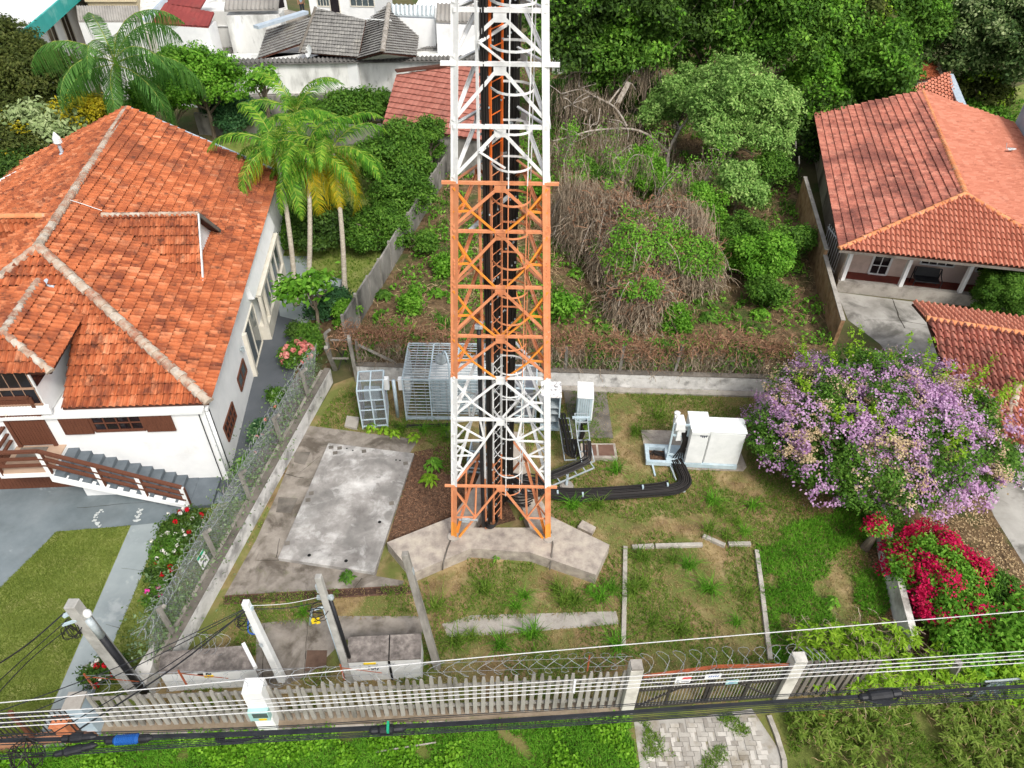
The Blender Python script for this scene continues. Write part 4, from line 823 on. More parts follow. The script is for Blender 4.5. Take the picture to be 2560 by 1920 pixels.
# ---- neighbour slab wall running back
sw0, sw1 = at(868, 860, 0), at(1118, 440, 0); swd = (sw1-sw0).normalized(); swn = V(-swd.y, swd.x, 0)
sw = thing('slab_wall', 'long stepped wall of dark mossy concrete slabs and posts beside the wild lot', 'wall', sw0)
SL = (sw1-sw0).length; n = 11
for i in range(n):
    a = sw0+swd*(SL*i/n); c = sw0+swd*(SL*(i+1)/n); h = 1.5+.05*math.sin(i*1.7); MB().wall(a, c-swd*.1, 0, h, .09, z1b=h+.03).build('wall_slab', M['grey_wall'], sw)
    MB().bar(UP(a-swd*.02, 0), UP(a-swd*.02, h+.12), .13, .13).build('post', M['post'], sw)
# ---- brown wall right of the wild lot
bp = [at(2006, 560, 0), at(2030, 640, 0), at(2062, 740, 0), at(2085, 850, 0)]
b0_, b1_ = at(1990, 520, 0), at(2085, 862, 0)
br_ = thing('brown_wall', 'tall rough brown plastered wall with pale top beside the pink house', 'wall', b0_)
b = MB(); b.wall(b0_, lerp(b0_, b1_, .6), 0, 1.95, .16, z1b=1.8); b.build('wall_body', M['brown_wall'], br_); b = MB(); b.wall(lerp(b0_, b1_, .6), b1_, 0, 1.5, .16, z1b=1.35); b.build('wall_body', M['brown_wall'], br_)
b = MB(); b.wall(b0_, lerp(b0_, b1_, .6), 1.95, 2.02, .2, z1b=1.87) if False else None
for a, c, h0, h1 in ((0, .6, 1.955, 1.805), (.6, 1, 1.505, 1.355)):
    p, q = lerp(b0_, b1_, a), lerp(b0_, b1_, c); b.bar(UP(p, h0+.02), UP(q, h1+.02), .2, .05)
b.build('coping', M['conc'], br_)
# ---- low white wall by the red bougainvillea
b0_, b1_ = at(2184, 1290, 0), at(2262, 1628, 0)
ww = thing('white_low_wall', 'narrow crumbling limewashed wall beside the red bougainvillea', 'wall', b0_)
b = MB(); pr = [at(2150, 1180, 0), at(2184, 1290, 0), at(2205, 1400, 0), at(2240, 1545, 0), at(2262, 1628, 0)]
for i, (a, c) in enumerate(zip(pr, pr[1:])): b.wall(a, c, 0, .95-.03*i, .2, z1b=.92-.03*i); 
b.build('wall_body', M['white_lime'], ww)
for a, c in (((2222, 1400), (2240, 1370)), ((2255, 1568), (2276, 1550))): MB().bar(at(*a, .1), at(*c, .75), .1).build('buttress', M['white_lime'], ww)
# ---- old fence panels at the edge of the woods
for i, (bp_, tp) in enumerate((((1956, 350), (1952, 300)), ((1970, 375), (1976, 335)), ((1984, 400), (1990, 362)), ((1995, 440), (1998, 400)))):
    MB().bar(at(*bp_, 0), at(*tp, 1.7), .5, .06, up=(1, 0, 0)).build('fence_board', M['post'], None, label='tall weathered grey fence board standing at the edge of the woods', cat='fence board', group='old fence boards by the woods')
# ============================================================ CABINETS
def cab(name, label, bl, br, tf, tb, zb, zt, m, cat='cabinet', doors=True, hand=True):
    a, c = at(*bl, zb), at(*br, zb); d = (c-a); w = d.length; d.normalize(); n = V(-d.y, d.x, 0)
    depth = (at(*tb, zt)-at(*tf, zt)).dot(n); t = thing(name, label, cat, UP((a+c)/2, zb))
    q = [a, c, c+n*depth, a+n*depth]; b = MB(); b.prism(q, zb, zt); b.build('body', m, t, bevel=.02)
    lid = MB(); lid.prism([a-d*.03-n*.04, c+d*.03-n*.04, c+d*.03+n*(depth+.02), a-d*.03+n*(depth+.02)], zt, zt+.035); lid.build('roof', M['white'], t, bevel=.01)
    return t, a, c, d, n, depth
pad = MB(); pad.prism(px([(1602, 1076), (1680, 1078), (1830, 1080), (1866, 1168), (1858, 1178), (1700, 1174), (1690, 1160), (1610, 1120)], .02), -.02, .06); pad.build('cabinet_pad', M['conc_pad'], None, label='concrete pad under the white outdoor cabinets on the right', cat='pad')
z0 = .28
pl = thing('cabinet_plinth', 'blue-grey steel plinth frame carrying the white cabinets, with an open cable hatch', 'plinth', at(1740, 1160, 0))
pa_, pc_ = at(1616, 1154, z0), at(1843, 1166, z0); d = (pc_-pa_).normalized(); n = V(-d.y, d.x, 0); W_ = (pc_-pa_).length
def pbox(b, u0, u1, v0, v1, za, zb): return b.box8([UP(pa_+d*u+n*v, za) for u, v in ((u0, v0), (u1, v0), (u1, v1), (u0, v1))], [UP(pa_+d*u+n*v, zb) for u, v in ((u0, v0), (u1, v0), (u1, v1), (u0, v1))])
b = MB(); pbox(b, 0, 1.2, 0, .12, .1, z0); pbox(b, 0, 1.2, .78, .95, .1, z0); pbox(b, 0, .14, .12, .78, .1, z0); pbox(b, .75, 1.2, .12, .78, .1, z0); pbox(b, 1.2, W_, 0, .95, .1, z0); b.build('plinth_frame', M['galvblue'], pl)
b = MB(); pbox(b, .14, .75, .12, .78, .02, .1); b.build('hatch_floor', M['soil'], pl)
b = MB()
for k in range(4): b.tube([UP(pa_+d*(.16+.12*k)+n*.5, .1), UP(pa_+d*.35+n*(.68-.04*k), .2), UP(pa_+d*.72+n*(.6-.06*k), .16)], .022, 5)
b.build('hatch_cables', M['black'], pl)
for u in (.25, .95): MB().bar(UP(pa_+d*u-n*.0, .1), UP(pa_+d*(u+.06)-n*.5, .06), .06).build('skid_leg', M['galvblue'], pl)
t1, a, c, d, n, dp = cab('outdoor_cabinet', 'tall white telecom cabinet with a scribble on its door, left of a lower wider one', (1709, 1156), (1755, 1158), (1731, 1083), (1721, 1040), z0, 2.02, M['white'])
b = MB(); b.box8([UP(a+d*.03-n*.045, z0+.04), UP(c-d*.02-n*.045, z0+.04), UP(c-d*.02, z0+.04), UP(a+d*.03, z0+.04)], [UP(a+d*.03-n*.045, 1.84), UP(c-d*.02-n*.045, 1.84), UP(c-d*.02, 1.84), UP(a+d*.03, 1.84)]); dr = b.build('door', M['white'], t1, bevel=.008)
b = MB(); b.bar(UP(a+d*.02-n*.06, 1.9), UP(c-d*.02-n*.06, 1.9), .12, .12); b.build('door_hood', M['white'], t1)
b = MB(); w_ = (c-a).length
for i, (u, v) in enumerate(((.55, .0), (.6, .05), (.64, -.03), (.7, .04), (.74, -.04), (.8, .05), (.84, -.02), (.9, .04))):
    p = UP(a+d*w_*u-n*.05, 1.74+v); b.bar(p-V(0, 0, .05)+d*.01, p+V(0, 0, .05)-d*.02, .028, .006, up=n); b.bar(p-d*.03, p+d*.05+V(0, 0, .03), .02, .006, up=n)
b.build('scribble', M['ink'], t1)
t2, a, c, d, n, dp = cab('outdoor_cabinet', 'wide low white telecom cabinet beside the purple flowering bush', (1757, 1158), (1843, 1162), (1778, 1088), (1775, 1052), z0, 1.9, M['white'])
b = MB(); b.box8([UP(a+d*.02-n*.02, z0+.05), UP(c-d*.02-n*.02, z0+.05), UP(c-d*.02, z0+.05), UP(a+d*.02, z0+.05)], [UP(a+d*.02-n*.02, 1.84), UP(c-d*.02-n*.02, 1.84), UP(c-d*.02, 1.84), UP(a+d*.02, 1.84)]); b.build('door', M['galvblue'] if False else M['white'], t2, bevel=.008)
# steel frame with boxes left of the cabinets
fr_ = thing('equipment_stand', 'blue-grey steel post frame with small white boxes and black cables left of the white cabinets', 'frame', at(1690, 1145, z0))
f0, f1 = at(1668, 1143, z0), at(1705, 1146, z0); fz = 2.05
for p in (f0, f1): MB().bar(p, UP(p, fz), .07).build('post', M['galvblue'], fr_)
for z in (2.0, 1.45, .45): MB().bar(UP(f0, z), UP(f1, z), .06).build('crossbar', M['galvblue'], fr_)
fd = (f1-f0).normalized(); fnv = V(-fd.y, fd.x, 0)
p = UP(f1-fd*.35+fnv*.15, 1.95); b = MB(); b.box((p.x, p.y, p.z), (.34, .5, .35)); b.build('equipment_box', M['white'], fr_, bevel=.02)
p = UP(f0+fd*.28+fnv*.12, 1.5); b = MB(); b.box((p.x, p.y, p.z), (.3, .3, .6), .1); b.build('equipment_box', M['white'], fr_, bevel=.02)
p = UP(f0+fd*.55+fnv*.12, 1.2); b = MB(); b.box((p.x, p.y, p.z), (.25, .25, .5), .1); b.build('equipment_box', M['white'], fr_, bevel=.02)
b = MB(); b.tube([UP(f0, fz), UP(f0+fd*.05, fz+.45)], .022, 6); b.lathe(UP(f0+fd*.02, fz+.42), [(.05, 0), (.11, .03), (.11, .1), (.04, .13)], 10); b.build('antenna', M['white'], fr_)
b = MB()
for k in range(9):
    u = .3+.08*k; pts = [UP(f0+fd*(.25+.05*k)+fnv*.05, 1.9-.05*k), UP(f0+fd*(.42+.03*k)-fnv*.08, 1.3), UP(f0+fd*(.38+.02*k)-fnv*.1, .9), UP(f0+fd*(.2+.1*k)-fnv*.05, .32)]
    b.tube(pts, .024, 5)
b.build('cables', M['black'], fr_)
# tall cabinet
tp = MB(); tp.prism(px([(1408, 978), (1515, 978), (1533, 1095), (1430, 1093)], .04), -.02, .05); tp.build('cabinet_pad', M['conc_dark'], None, label='dark stained concrete pad under the narrow white cabinet behind the tower', cat='pad')
t3, a, c, d, n, dp = cab('outdoor_cabinet', 'narrow tall white cabinet with ribbed door standing alone behind the tower', (1439, 1062), (1475, 1064), (1445, 996), (1441, 957), .06, 1.5, M['galvblue'])
b = MB(); w_ = (c-a).length
for i in range(5): b.bar(UP(a+d*w_*(.2+.15*i)-n*.012, .12), UP(a+d*w_*(.2+.15*i)-n*.012, 1.45), .016, .02, up=n)
b.build('door_ribs', M['galv'], t3)
b = MB(); b.box8([UP(c+d*x+n*y, .2) for x, y in ((0, .1), (.05, .1), (.05, dp-.1), (0, dp-.1))], [UP(c+d*x+n*y, 1.4) for x, y in ((0, .1), (.05, .1), (.05, dp-.1), (0, dp-.1))]); b.build('side_grille', M['white'], t3)
# open rack
z1 = 1.85; a, c = at(1350, 1076, .1), at(1397, 1077, .1); d = (c-a).normalized(); n = V(-d.y, d.x, 0); dp = .85; w_ = (c-a).length
rk = thing('open_rack', 'white cabinet standing open and gutted, with empty shelves, behind the right tower leg', 'cabinet', UP((a+c)/2, .1))
qb = lambda u0, u1, v0, v1, za, zb, b: b.box8([UP(a+d*u+n*v, za) for u, v in ((u0, v0), (u1, v0), (u1, v1), (u0, v1))], [UP(a+d*u+n*v, zb) for u, v in ((u0, v0), (u1, v0), (u1, v1), (u0, v1))])
b = MB(); qb(0, .05, 0, dp, .1, z1, b); qb(w_-.05, w_, 0, dp, .1, z1, b); qb(.05, w_-.05, dp-.04, dp, .1, z1, b); qb(.05, w_-.05, 0, dp-.04, .1, .22, b); b.build('body', M['galvblue'], rk)
M['speck'] = mat('mouldy_white_lid', [(214, 212, 210), (234, 232, 230)], 3, .8, stain=[((96, 92, 90), 7, .52, .62, .8)]); b = MB(); qb(-.02, w_+.02, -.03, dp+.02, z1, z1+.05, b); b.build('roof', M['speck'], rk)
for z in (.55, .95, 1.25): b = MB(); qb(.05, w_-.05, .04, dp-.05, z, z+.03, b); b.build('shelf', M['galv'], rk)
# hand hole with lids
hh_ = thing('cable_pit', 'concrete cable pit with two rusty brown lids behind the tower', 'pit', at(1495, 1130, 0))
b = MB(); q = px([(1451, 1108), (1538, 1108), (1544, 1145), (1453, 1144)], .2); b.prism(q, -.02, .2); b.build('pit_rim', M['conc_pad'], hh_, bevel=.01)
for u0, u1 in ((.08, .44), (.5, .93)):
    b = MB(); qq = [lerp(lerp(q[0], q[1], u), lerp(q[3], q[2], u), v) for u, v in ((u0, .12), (u1, .12), (u1, .85), (u0, .85))]; b.prism(qq, .19, .212); b.build('lid', mat('brown_lid', [(98, 72, 60), (122, 94, 80)], 3, .9), hh_)
# ---- cable ladders and bundles
def ladder_tray(name, label, pts, w, m=None):
    t = thing(name, label, 'cable tray', UP(pts[0], 0)); pts = [Vector(p) for p in pts]; b = MB(); r = MB()
    for p, q in zip(pts, pts[1:]):
        dd = (q-p).normalized(); s = dd.cross(V(0, 0, 1)).normalized()*w/2
        for k in (-1, 1): b.bar(p+s*k, q+s*k, .03, .06)
        L = (q-p).length; nn = max(2, int(L/.3))
        for i in range(nn+1): x = lerp(p, q, i/nn); b.bar(x-s, x+s, .035, .03)
    b.build('rail_frame', M['galv'], t); return t
def strands(b, pts, k, w, r0, r1, zj=.02):
    pts = [Vector(p) for p in pts]
    for i in range(k):
        o = (i/(k-1)-.5)*w if k > 1 else 0; q = []
        for j, p in enumerate(pts):
            dd = (pts[min(j+1, len(pts)-1)]-pts[max(j-1, 0)]).normalized(); s = dd.cross(V(0, 0, 1)).normalized()
            q.append(p+s*(o+random.uniform(-.015, .015))+V(0, 0, random.uniform(0, zj)+.03*(i % 3)))
        b.tube(smooth_path(q), random.uniform(r0, r1), 5)
def smooth_path(p, k=4):
    out = []
    for i in range(len(p)-1):
        a, b_, c, d_ = p[max(i-1, 0)], p[i], p[i+1], p[min(i+2, len(p)-1)]
        for j in range(k):
            t = j/k; out.append(.5*((2*b_)+(c-a)*t+(2*a-5*b_+4*c-d_)*t*t+(3*b_-a-3*c+d_)*t**3))
    out.append(p[-1]); return out
tA = ladder_tray('cable_ladder', 'galvanised cable ladder heaped with black cables beside the gutted cabinet', [at(1409, 1046, .75), at(1426, 1150, .6)], .42)
b = MB(); strands(b, [at(1404, 1035, .5), at(1408, 1055, .8), at(1415, 1090, .78), at(1424, 1135, .7), at(1436, 1140, .6), at(1438, 1100, .7)], 9, .3, .018, .026); b.build('cables', M['black'], tA)
tB = ladder_tray('cable_ladder', 'galvanised cable ladder on a T-shaped blue stand in front of the narrow cabinet', [at(1452, 1034, 1.55), at(1459, 1100, 1.3), at(1470, 1156, 1.0)], .45)
b = MB(); strands(b, [at(1466, 1104, 1.3), at(1468, 1130, 1.15), at(1467, 1150, 1.05), at(1440, 1165, .95), at(1380, 1190, .85)], 6, .28, .022, .03); b.build('cables', M['black'], tB)
sp = at(1444, 1115, 0); b = MB(); b.bar(sp, UP(sp, 1.45), .09); b.bar(UP(sp, 1.5)-V(.3, 0, 0), UP(sp, 1.5)+V(.35, 0, 0), .08); b.bar(UP(sp, 1.2), UP(sp, 1.45)-V(.22, 0, 0), .04); b.bar(UP(sp, 1.2), UP(sp, 1.45)+V(.25, 0, 0), .04); b.build('stand', M['galvblue'], tB)
b = MB(); strands(b, [UP(sp+V(.05, -.05, 0), .2), UP(sp+V(.12, -.1, 0), .8), UP(sp+V(.05, -.08, 0), 1.2), UP(sp+V(.25, -.1, 0), 1.35)], 7, .16, .018, .024); b.build('hanging_cables', M['black'], tB)
tC = ladder_tray('cable_ladder', 'sloping galvanised cable ladder leading from the stand to the tower foot', [at(1478, 1160, .95), at(1372, 1205, .8), at(1290, 1225, .7)], .42)
sp = at(1416, 1218, 0); b = MB(); b.bar(sp, UP(sp, .75), .08); b.build('stand', M['galvblue'], tC); b = MB(); b.lathe(sp, [(.28, 0), (.26, .1), (.2, .14)], 8); b.build('stand_base', M['conc'], tC)
b = MB(); strands(b, [at(1470, 1152, 1.0), at(1440, 1166, .95), at(1380, 1190, .85), at(1320, 1205, .8), at(1270, 1205, .9)], 7, .24, .022, .03); b.build('cables', M['black'], tC)
gc = thing('ground_cable_bundle', 'thick bundle of black cables running along the ground from tower to white cabinets', 'cables', at(1560, 1230, 0))
path = [at(1690, 1152, .22), at(1704, 1178, .16), at(1712, 1205, .14), at(1690, 1222, .14), at(1640, 1229, .14), at(1540, 1236, .14), at(1440, 1242, .14), at(1390, 1238, .16), at(1355, 1222, .3), at(1320, 1205, .6), at(1275, 1195, .9)]
b = MB(); strands(b, path, 20, .44, .024, .034, .03); b.build('cables', M['black'], gc)
b = MB(); strands(b, [at(1670, 1205, .2), at(1640, 1212, .18), at(1540, 1222, .18), at(1440, 1226, .18), at(1380, 1222, .2)], 4, .08, .022, .03, .02); b.build('thin_cables', M['black'], gc)
b = MB()
for x, y in ((1394, 1231), (1607, 1218), (1669, 1212), (1457, 1236)): p = at(x, y, .26); b.box(tuple(p), (.06, .14, .1))
b.build('cable_clamps', M['galvblue'], gc); b = MB(); b.bar(at(1672, 1158, .12), at(1690, 1200, .12), .04, .07); b.bar(at(1712, 1222, .05)+V(.0, -.12, 0), at(1420, 1253, .05), .04, .07); b.build('tray_edge', M['galv'], gc)
b = MB()
for k in range(10): c0 = V(-.0+.06*k, 16.4+.03*k, .75+.05*k); b.tube([c0+V(.55*math.cos(t)+.3, .4*math.sin(t), .1*math.sin(2*t+k)) for t in np.linspace(0, 5.4, 16)], .026, 5)
b.build('cable_coil', M['black'], gc)
# ---- mesh cages
def cage(name, label, bl, br, tf, tb, zb, zt, ncol, nrow, ntop, mesh=True, lou=False, w=None):
    a, c = at(*bl, zb), at(*br, zb); d = (c-a).normalized(); w_ = w or (c-a).length; n = V(-d.y, d.x, 0); dp = (at(*tb, zt)-at(*tf, zt)).dot(n)
    t = thing(name, label, 'cage', UP(a+d*w_/2, zb)); P_ = lambda u, v, z: UP(a+d*u+n*v, z); b = MB(); q = .05
    for u in (0, w_):
        for v in (0, dp): b.bar(P_(u, v, zb), P_(u, v, zt), q)
    for z in (zt, zb+.15):
        for s, e in (((0, 0), (w_, 0)), ((w_, 0), (w_, dp)), ((w_, dp), (0, dp)), ((0, dp), (0, 0))): b.bar(P_(*s, z), P_(*e, z), q)
    for i in range(1, ncol):
        b.bar(P_(w_*i/ncol, 0, zb), P_(w_*i/ncol, 0, zt), q); b.bar(P_(w_*i/ncol, 0, zt), P_(w_*i/ncol, dp, zt), q)
    b.build('frame', M['galvblue'], t); b = MB()
    if lou:   # horizontal flat bars all round and over the top
        k = int((zt-zb)/.155)
        for i in range(k+1):
            z = zb+.08+(zt-zb-.1)*i/k; b.bar(P_(0, 0, z), P_(w_, 0, z), .035, .03); b.bar(P_(0, 0, z), P_(0, dp, z), .03, .03); b.bar(P_(w_, 0, z), P_(w_, dp, z), .03, .03)
        k = int(dp/.15)
        for i in range(k+1): b.bar(P_(0, dp*i/k, zt+.02), P_(w_, dp*i/k, zt+.02), .04, .02)
        for i in range(int(w_/.42)+1): u = min(.42*i, w_); b.bar(P_(u, 0, zt+.04), P_(u, dp, zt+.04), .014); b.bar(P_(u, -.02, zb), P_(u, -.02, zt), .014)
        b.build('grille_bars', M['galv'], t)
    else:
        for i in range(1, nrow): z = zb+(zt-zb)*i/nrow; b.bar(P_(0, 0, z), P_(w_, 0, z), .04); b.bar(P_(0, 0, z), P_(0, dp, z), .03); b.bar(P_(w_, 0, z), P_(w_, dp, z), .03)
        for i in range(1, ntop): b.bar(P_(0, dp*i/ntop, zt), P_(w_, dp*i/ntop, zt), .04)
        b.build('crossbars', M['galvblue'], t); b = MB(); st = .075
        def dia(o, U, Vv, lu, lv):
            for k in range(int((lu+lv)/st)):
                s = k*st
                for fl in (0, 1):
                    u0, v0 = (s, 0) if s < lu else (lu, s-lu); u1, v1 = (0, s) if s < lv else (s-lv, lv)
                    if fl: u0, u1 = lu-u0, lu-u1
                    b.tube([o+U*u0+Vv*v0, o+U*u1+Vv*v1], .007, 3, cap=False)
        dia(P_(0, 0, zb), d, V(0, 0, 1), w_, zt-zb); dia(P_(0, 0, zt), d, n, w_, dp); dia(P_(w_, 0, zb), n, V(0, 0, 1), dp, zt-zb); dia(P_(0, 0, zb), n, V(0, 0, 1), dp, zt-zb)
        b.build('wire_mesh', M['mesh'], t)
    return t, P_, w_, dp
tcg, P_, w_, dp = cage('meter_cage', 'small tall blue-grey wire mesh cage at the left of the equipment', (908, 1073), (970, 1069), (887, 977), (893, 929), 0, 2.0, 2, 4, 2)
b = MB(); p = P_(w_*.5, dp*.5, 0); b.box((p.x, p.y, 1.35), (.6, .3, .5)); b.tube([p, UP(p, 1.2)], .06, 8); b.build('meter_box', M['galvblue'], None, label='white meter box on a post inside the small wire cage', cat='meter box')
lc, P_, w_, dp = cage('equipment_cage', 'large galvanised bar cage roofed with slats around a pale blue cabinet behind the tower', (1017, 1051), (1120, 1052), (1003, 947), (1007, 857), 0, 2.15, 4, 6, 2, lou=True, w=4.1)
ec = thing('equipment_cabinet', 'pale blue-grey ribbed equipment cabinet with white roof inside the large bar cage', 'cabinet', P_(2.6, 1.0, 0))
b = MB(); ca = P_(1.02, .35, 0); d = (P_(1, 0, 0)-P_(0, 0, 0)).normalized(); n = V(-d.y, d.x, 0)
cb = lambda u0, u1, v0, v1, za, zb, b: b.box8([UP(ca+d*u+n*v, za) for u, v in ((u0, v0), (u1, v0), (u1, v1), (u0, v1))], [UP(ca+d*u+n*v, zb) for u, v in ((u0, v0), (u1, v0), (u1, v1), (u0, v1))])
cb(0, 2.9, 0, .95, .15, 1.85, b); b.build('body', M['galvblue'], ec); b = MB(); cb(-.04, 2.94, -.04, 1.0, 1.85, 1.9, b); b.build('roof', M['white'], ec); b = MB()
for i in range(12): cb(.1+.24*i, .13+.24*i, -.02, 0, .2, 1.8, b)
b.build('panel_ribs', M['galv'], ec); b = MB(); cb(1.9, 2.25, -.03, -.01, 1.3, 1.42, b); b.build('red_label', M['red'], ec)
t, P2, w2, dp2 = cage('ventilation_cage', 'galvanised mesh enclosure around grey units behind the right tower leg', (1272, 1060), (1338, 1062), (1274, 972), (1276, 915), 0, 1.9, 2, 4, 2)
p = P2(w2*.5, dp2*.55, 0); b = MB(); b.box((p.x, p.y, .75), (w2*.75, dp2*.7, 1.5)); b.build('cooling_unit', mat('grey_unit', [(96, 104, 118), (130, 136, 148)], 4, .6), None, label='grey-blue cooling unit inside the mesh enclosure', cat='cooling unit')
t, P2, w2, dp2 = cage('mesh_box', 'low wire mesh box beside the tower foot cables', (1170, 1185), (1203, 1188), (1166, 1150), (1169, 1100), 0, .7, 1, 2, 2)
# meter post
p0 = at(995, 1043, 0); mp_ = thing('meter_post', 'blue-grey steel post with white meter boxes between the two cages', 'post', p0)
MB().tube([p0, UP(p0, 1.95)], .07, 10).build('post', M['galvblue'], mp_, smooth=True)
for o in (-.3, .28, .52): b = MB(); b.box((p0.x+o, p0.y+.05, 1.75), (.22, .2, .55)); b.build('meter_box', M['white'], mp_, bevel=.015)
# street lamp
b0 = at(1131, 1062, 0); lp2 = thing('yard_lamp', 'grey swan-neck yard lamp leaning over the bar cage beside the left tower leg', 'lamp', b0)
q = [UP(b0, z) for z in (0, 1, 2, 2.9)]; tp = UP(b0, 0); hd = at(1092, 862, 3.2)-b0; hd.z = 0; hd.normalize()
for k in range(9): a = math.pi*k/8*.85; q.append(UP(b0+hd*.32*(1-math.cos(a)), 2.9+.55*math.sin(a)))
MB().tube(q, .035, 8).build('pole', M['galvblue'], lp2, smooth=True); e = q[-1]; dd = (q[-1]-q[-2]).normalized()
b = MB(); b.lathe(e, [(.06, 0), (.09, .1), (.1, .22), (.2, .34), (.23, .5), (.14, .6), (.02, .64)], 12, q=(dd+V(0, 0, -.3)+hd*.25).normalized().to_track_quat('Z', 'Y')); b.build('lamp_head', M['galv'], lp2, smooth=True)
b = MB(); p = at(955, 1055, 0); b.prism(px([(868, 1043), (899, 1047), (893, 1075), (862, 1068)], .03), -.02, .12); b.build('pit_cover', M['conc'], None, label='small square concrete lid beside the small wire cage', cat='lid'); b = MB(); b.prism(px([(1114, 1078), (1150, 1080), (1150, 1098), (1112, 1096)], .03), -.02, .12); b.build('pit_cover', M['conc_dark'], None, label='small concrete pit lid behind the left tower leg', cat='lid')
b = MB(); strands(b, [at(985, 1066, .05), at(1040, 1066, .05), at(1130, 1062, .05)], 5, .12, .018, .024); b.build('ground_cables', M['black'], None, label='black cables lying on the soil in front of the bar cage', cat='cables')
# ============================================================ STREET FRONT
F0, F1 = at(272, 1822, 0), at(1556, 1773, 0); Fd = (F1-F0).normalized(); Fn = V(Fd.y, -Fd.x, 0)     # Fn points to the street
FLn = (F1-F0).length; fp = lambda t, z, o=0.: UP(F0+Fd*t+Fn*o, z)
fence = thing('picket_fence', 'long grey concrete picket fence with pointed slats along the street', 'fence', F0)
b = MB(); b.box8([fp(-.1, -.02, -.16), fp(-.1, -.02, .16), fp(FLn, -.02, .16), fp(FLn, -.02, -.16)], [fp(-.1, .16, -.16), fp(-.1, .16, .16), fp(FLn, .16, .16), fp(FLn, .16, -.16)]); b.build('base_kerb', mat('fence_base', [(112, 98, 80), (146, 132, 114)], 2, .95, .02, 12, stain=[((92, 108, 56), 1.2, .58, .7, .6)]), fence)
b = MB(); b.bar(fp(0, .5, -.06), fp(FLn, .5, -.06), .07, .08).bar(fp(0, 1.6, -.06), fp(FLn, 1.6, -.06), .07, .08); b.build('rail', M['post'], fence)
N = 64; pm0 = None
def picket(z=2.05, w=.115, dd=.06):
    b = MB(); secs = ((.1, .3), (.14, .85), (.22, 1), (1.2, 1), (1.85, .92), (2.0, .8), (2.1, .55)); vs = []
    for zz, k in secs:
        for x, y in ((-1, -1), (1, -1), (1, 1), (-1, 1)): vs.append((x*w/2*k, y*dd/2*(k if zz > .3 else 1), zz))
    fs = [(i*4+j, i*4+(j+1) % 4, i*4+4+(j+1) % 4, i*4+4+j) for i in range(len(secs)-1) for j in range(4)]+[(3, 2, 1, 0), tuple(len(vs)-4+j for j in range(4))]
    b.add(vs, fs); b.v = [tuple(Vector(p)+loc_of(fence)) for p in b.v]; return b
for i in range(N):
    t = .12+(FLn-.3)*i/(N-1)
    if abs(t-4.35) < .33: continue
    p = fp(t, 0, random.uniform(-.01, .01))-F0
    if pm0 is None:
        pm0 = picket().build('picket', M['picket'], fence); o = pm0
    else:
        o = pm0.copy(); COL.objects.link(o)
    o.location = p; o.rotation_euler = (random.uniform(-.025, .025), random.uniform(-.025, .025), math.atan2(Fd.y, Fd.x)+random.uniform(-.1, .1)); o.scale = (1, 1, random.uniform(.97, 1.03)*(.84+.16*min(1, t/9)))
M['pillar_white'] = mat('pillar_white', [(226, 226, 224), (240, 240, 238)], 3, .8, .003, 20, stain=[((168, 164, 158), 1.2, .6, .72, .5)])
M['pillar_grey'] = mat('pillar_grey', [(196, 192, 182), (216, 212, 202)], 3, .9, .006, 20, stain=[((140, 136, 126), 1.3, .55, .7, .6)])
M['pillar_blue'] = mat('pillar_blue', [(150, 166, 178), (172, 186, 196)], 2, .85, .003, 20)
mp = thing('meter_pillar', 'white masonry meter pillar with a pale green meter box in the picket fence', 'pillar', fp(4.35, 0))
b = MB(); b.bar(fp(4.35, 0, .05), fp(4.35, 2.2, .05), .5, .42, up=Fn); b.build('pillar_body', M['pillar_white'], mp, bevel=.015)
M['mint'] = mat('mint_box', [(150, 190, 186), (168, 204, 200)], 3, .5); b = MB(); c = fp(4.37, 1.22, .3); b.bar(fp(4.37, 1.0, .33), fp(4.37, 1.45, .33), .52, .16, up=Fn); bx = b.build('meter_box', M['mint'], mp, bevel=.01)
b = MB(); b.bar(fp(4.42, 1.2, .42), fp(4.42, 1.42, .42), .38, .012, up=Fn); b.build('meter_window', M['glass_grey'], bx); b = MB(); b.bar(fp(4.45, 1.06, .42), fp(4.45, 1.14, .42), .2, .012, up=Fn); b.build('yellow_label', M['yellow'], bx)
pl_ = thing('corner_pillar', 'pale blue-grey square corner pillar at the left end of the picket fence', 'pillar', F0-Fd*.25)
b = MB(); p = F0-Fd*.3; b.bar(UP(p, 0), UP(p, 1.6), .4, .4, up=Fn); b.build('pillar_body', M['pillar_blue'], pl_, bevel=.01); b = MB(); b.bar(UP(p, 1.6), UP(p, 1.66), .46, .46, up=Fn); b.build('pillar_cap', M['conc'], pl_)
gp = thing('gate_pillar', 'pale concrete gate pillar at the left side of the barred gate', 'pillar', at(1564, 1775, 0))
G0 = at(1564, 1775, 0); b = MB(); b.bar(G0, UP(G0, 2.45), .34, .3, up=Fn); b.build('pillar_body', M['pillar_grey'], gp, bevel=.015); b = MB(); b.bar(UP(G0, 2.45), UP(G0, 2.52), .3, .28, up=Fn); b.disc(UP(G0, 2.525), .07, 8); b.build('pillar_cap', M['conc'], gp)
G1 = at(1945, 1746, 0); gp2 = thing('gate_pillar', 'pale concrete gate pillar at the right side of the barred gate', 'pillar', G1); b = MB(); b.bar(G1, UP(G1, 2.3), .34, .3, up=Fn); b.build('pillar_body', M['pillar_grey'], gp2, bevel=.015)
gt = thing('barred_gate', 'dark double barred metal gate with rusty top rail and small signs', 'gate', (G0+G1)/2); gd = (G1-G0).normalized(); gn = V(gd.y, -gd.x, 0); gl = (G1-G0).length; gq = lambda t, z, o=0.: UP(G0+gd*t+gn*o, z)
b = MB(); b.bar(gq(.2, 1.85), gq(gl/2, 2.1), .05, .1).bar(gq(gl/2, 2.1), gq(gl-.2, 1.9), .05, .1); b.build('top_rail', M['rust'], gt)
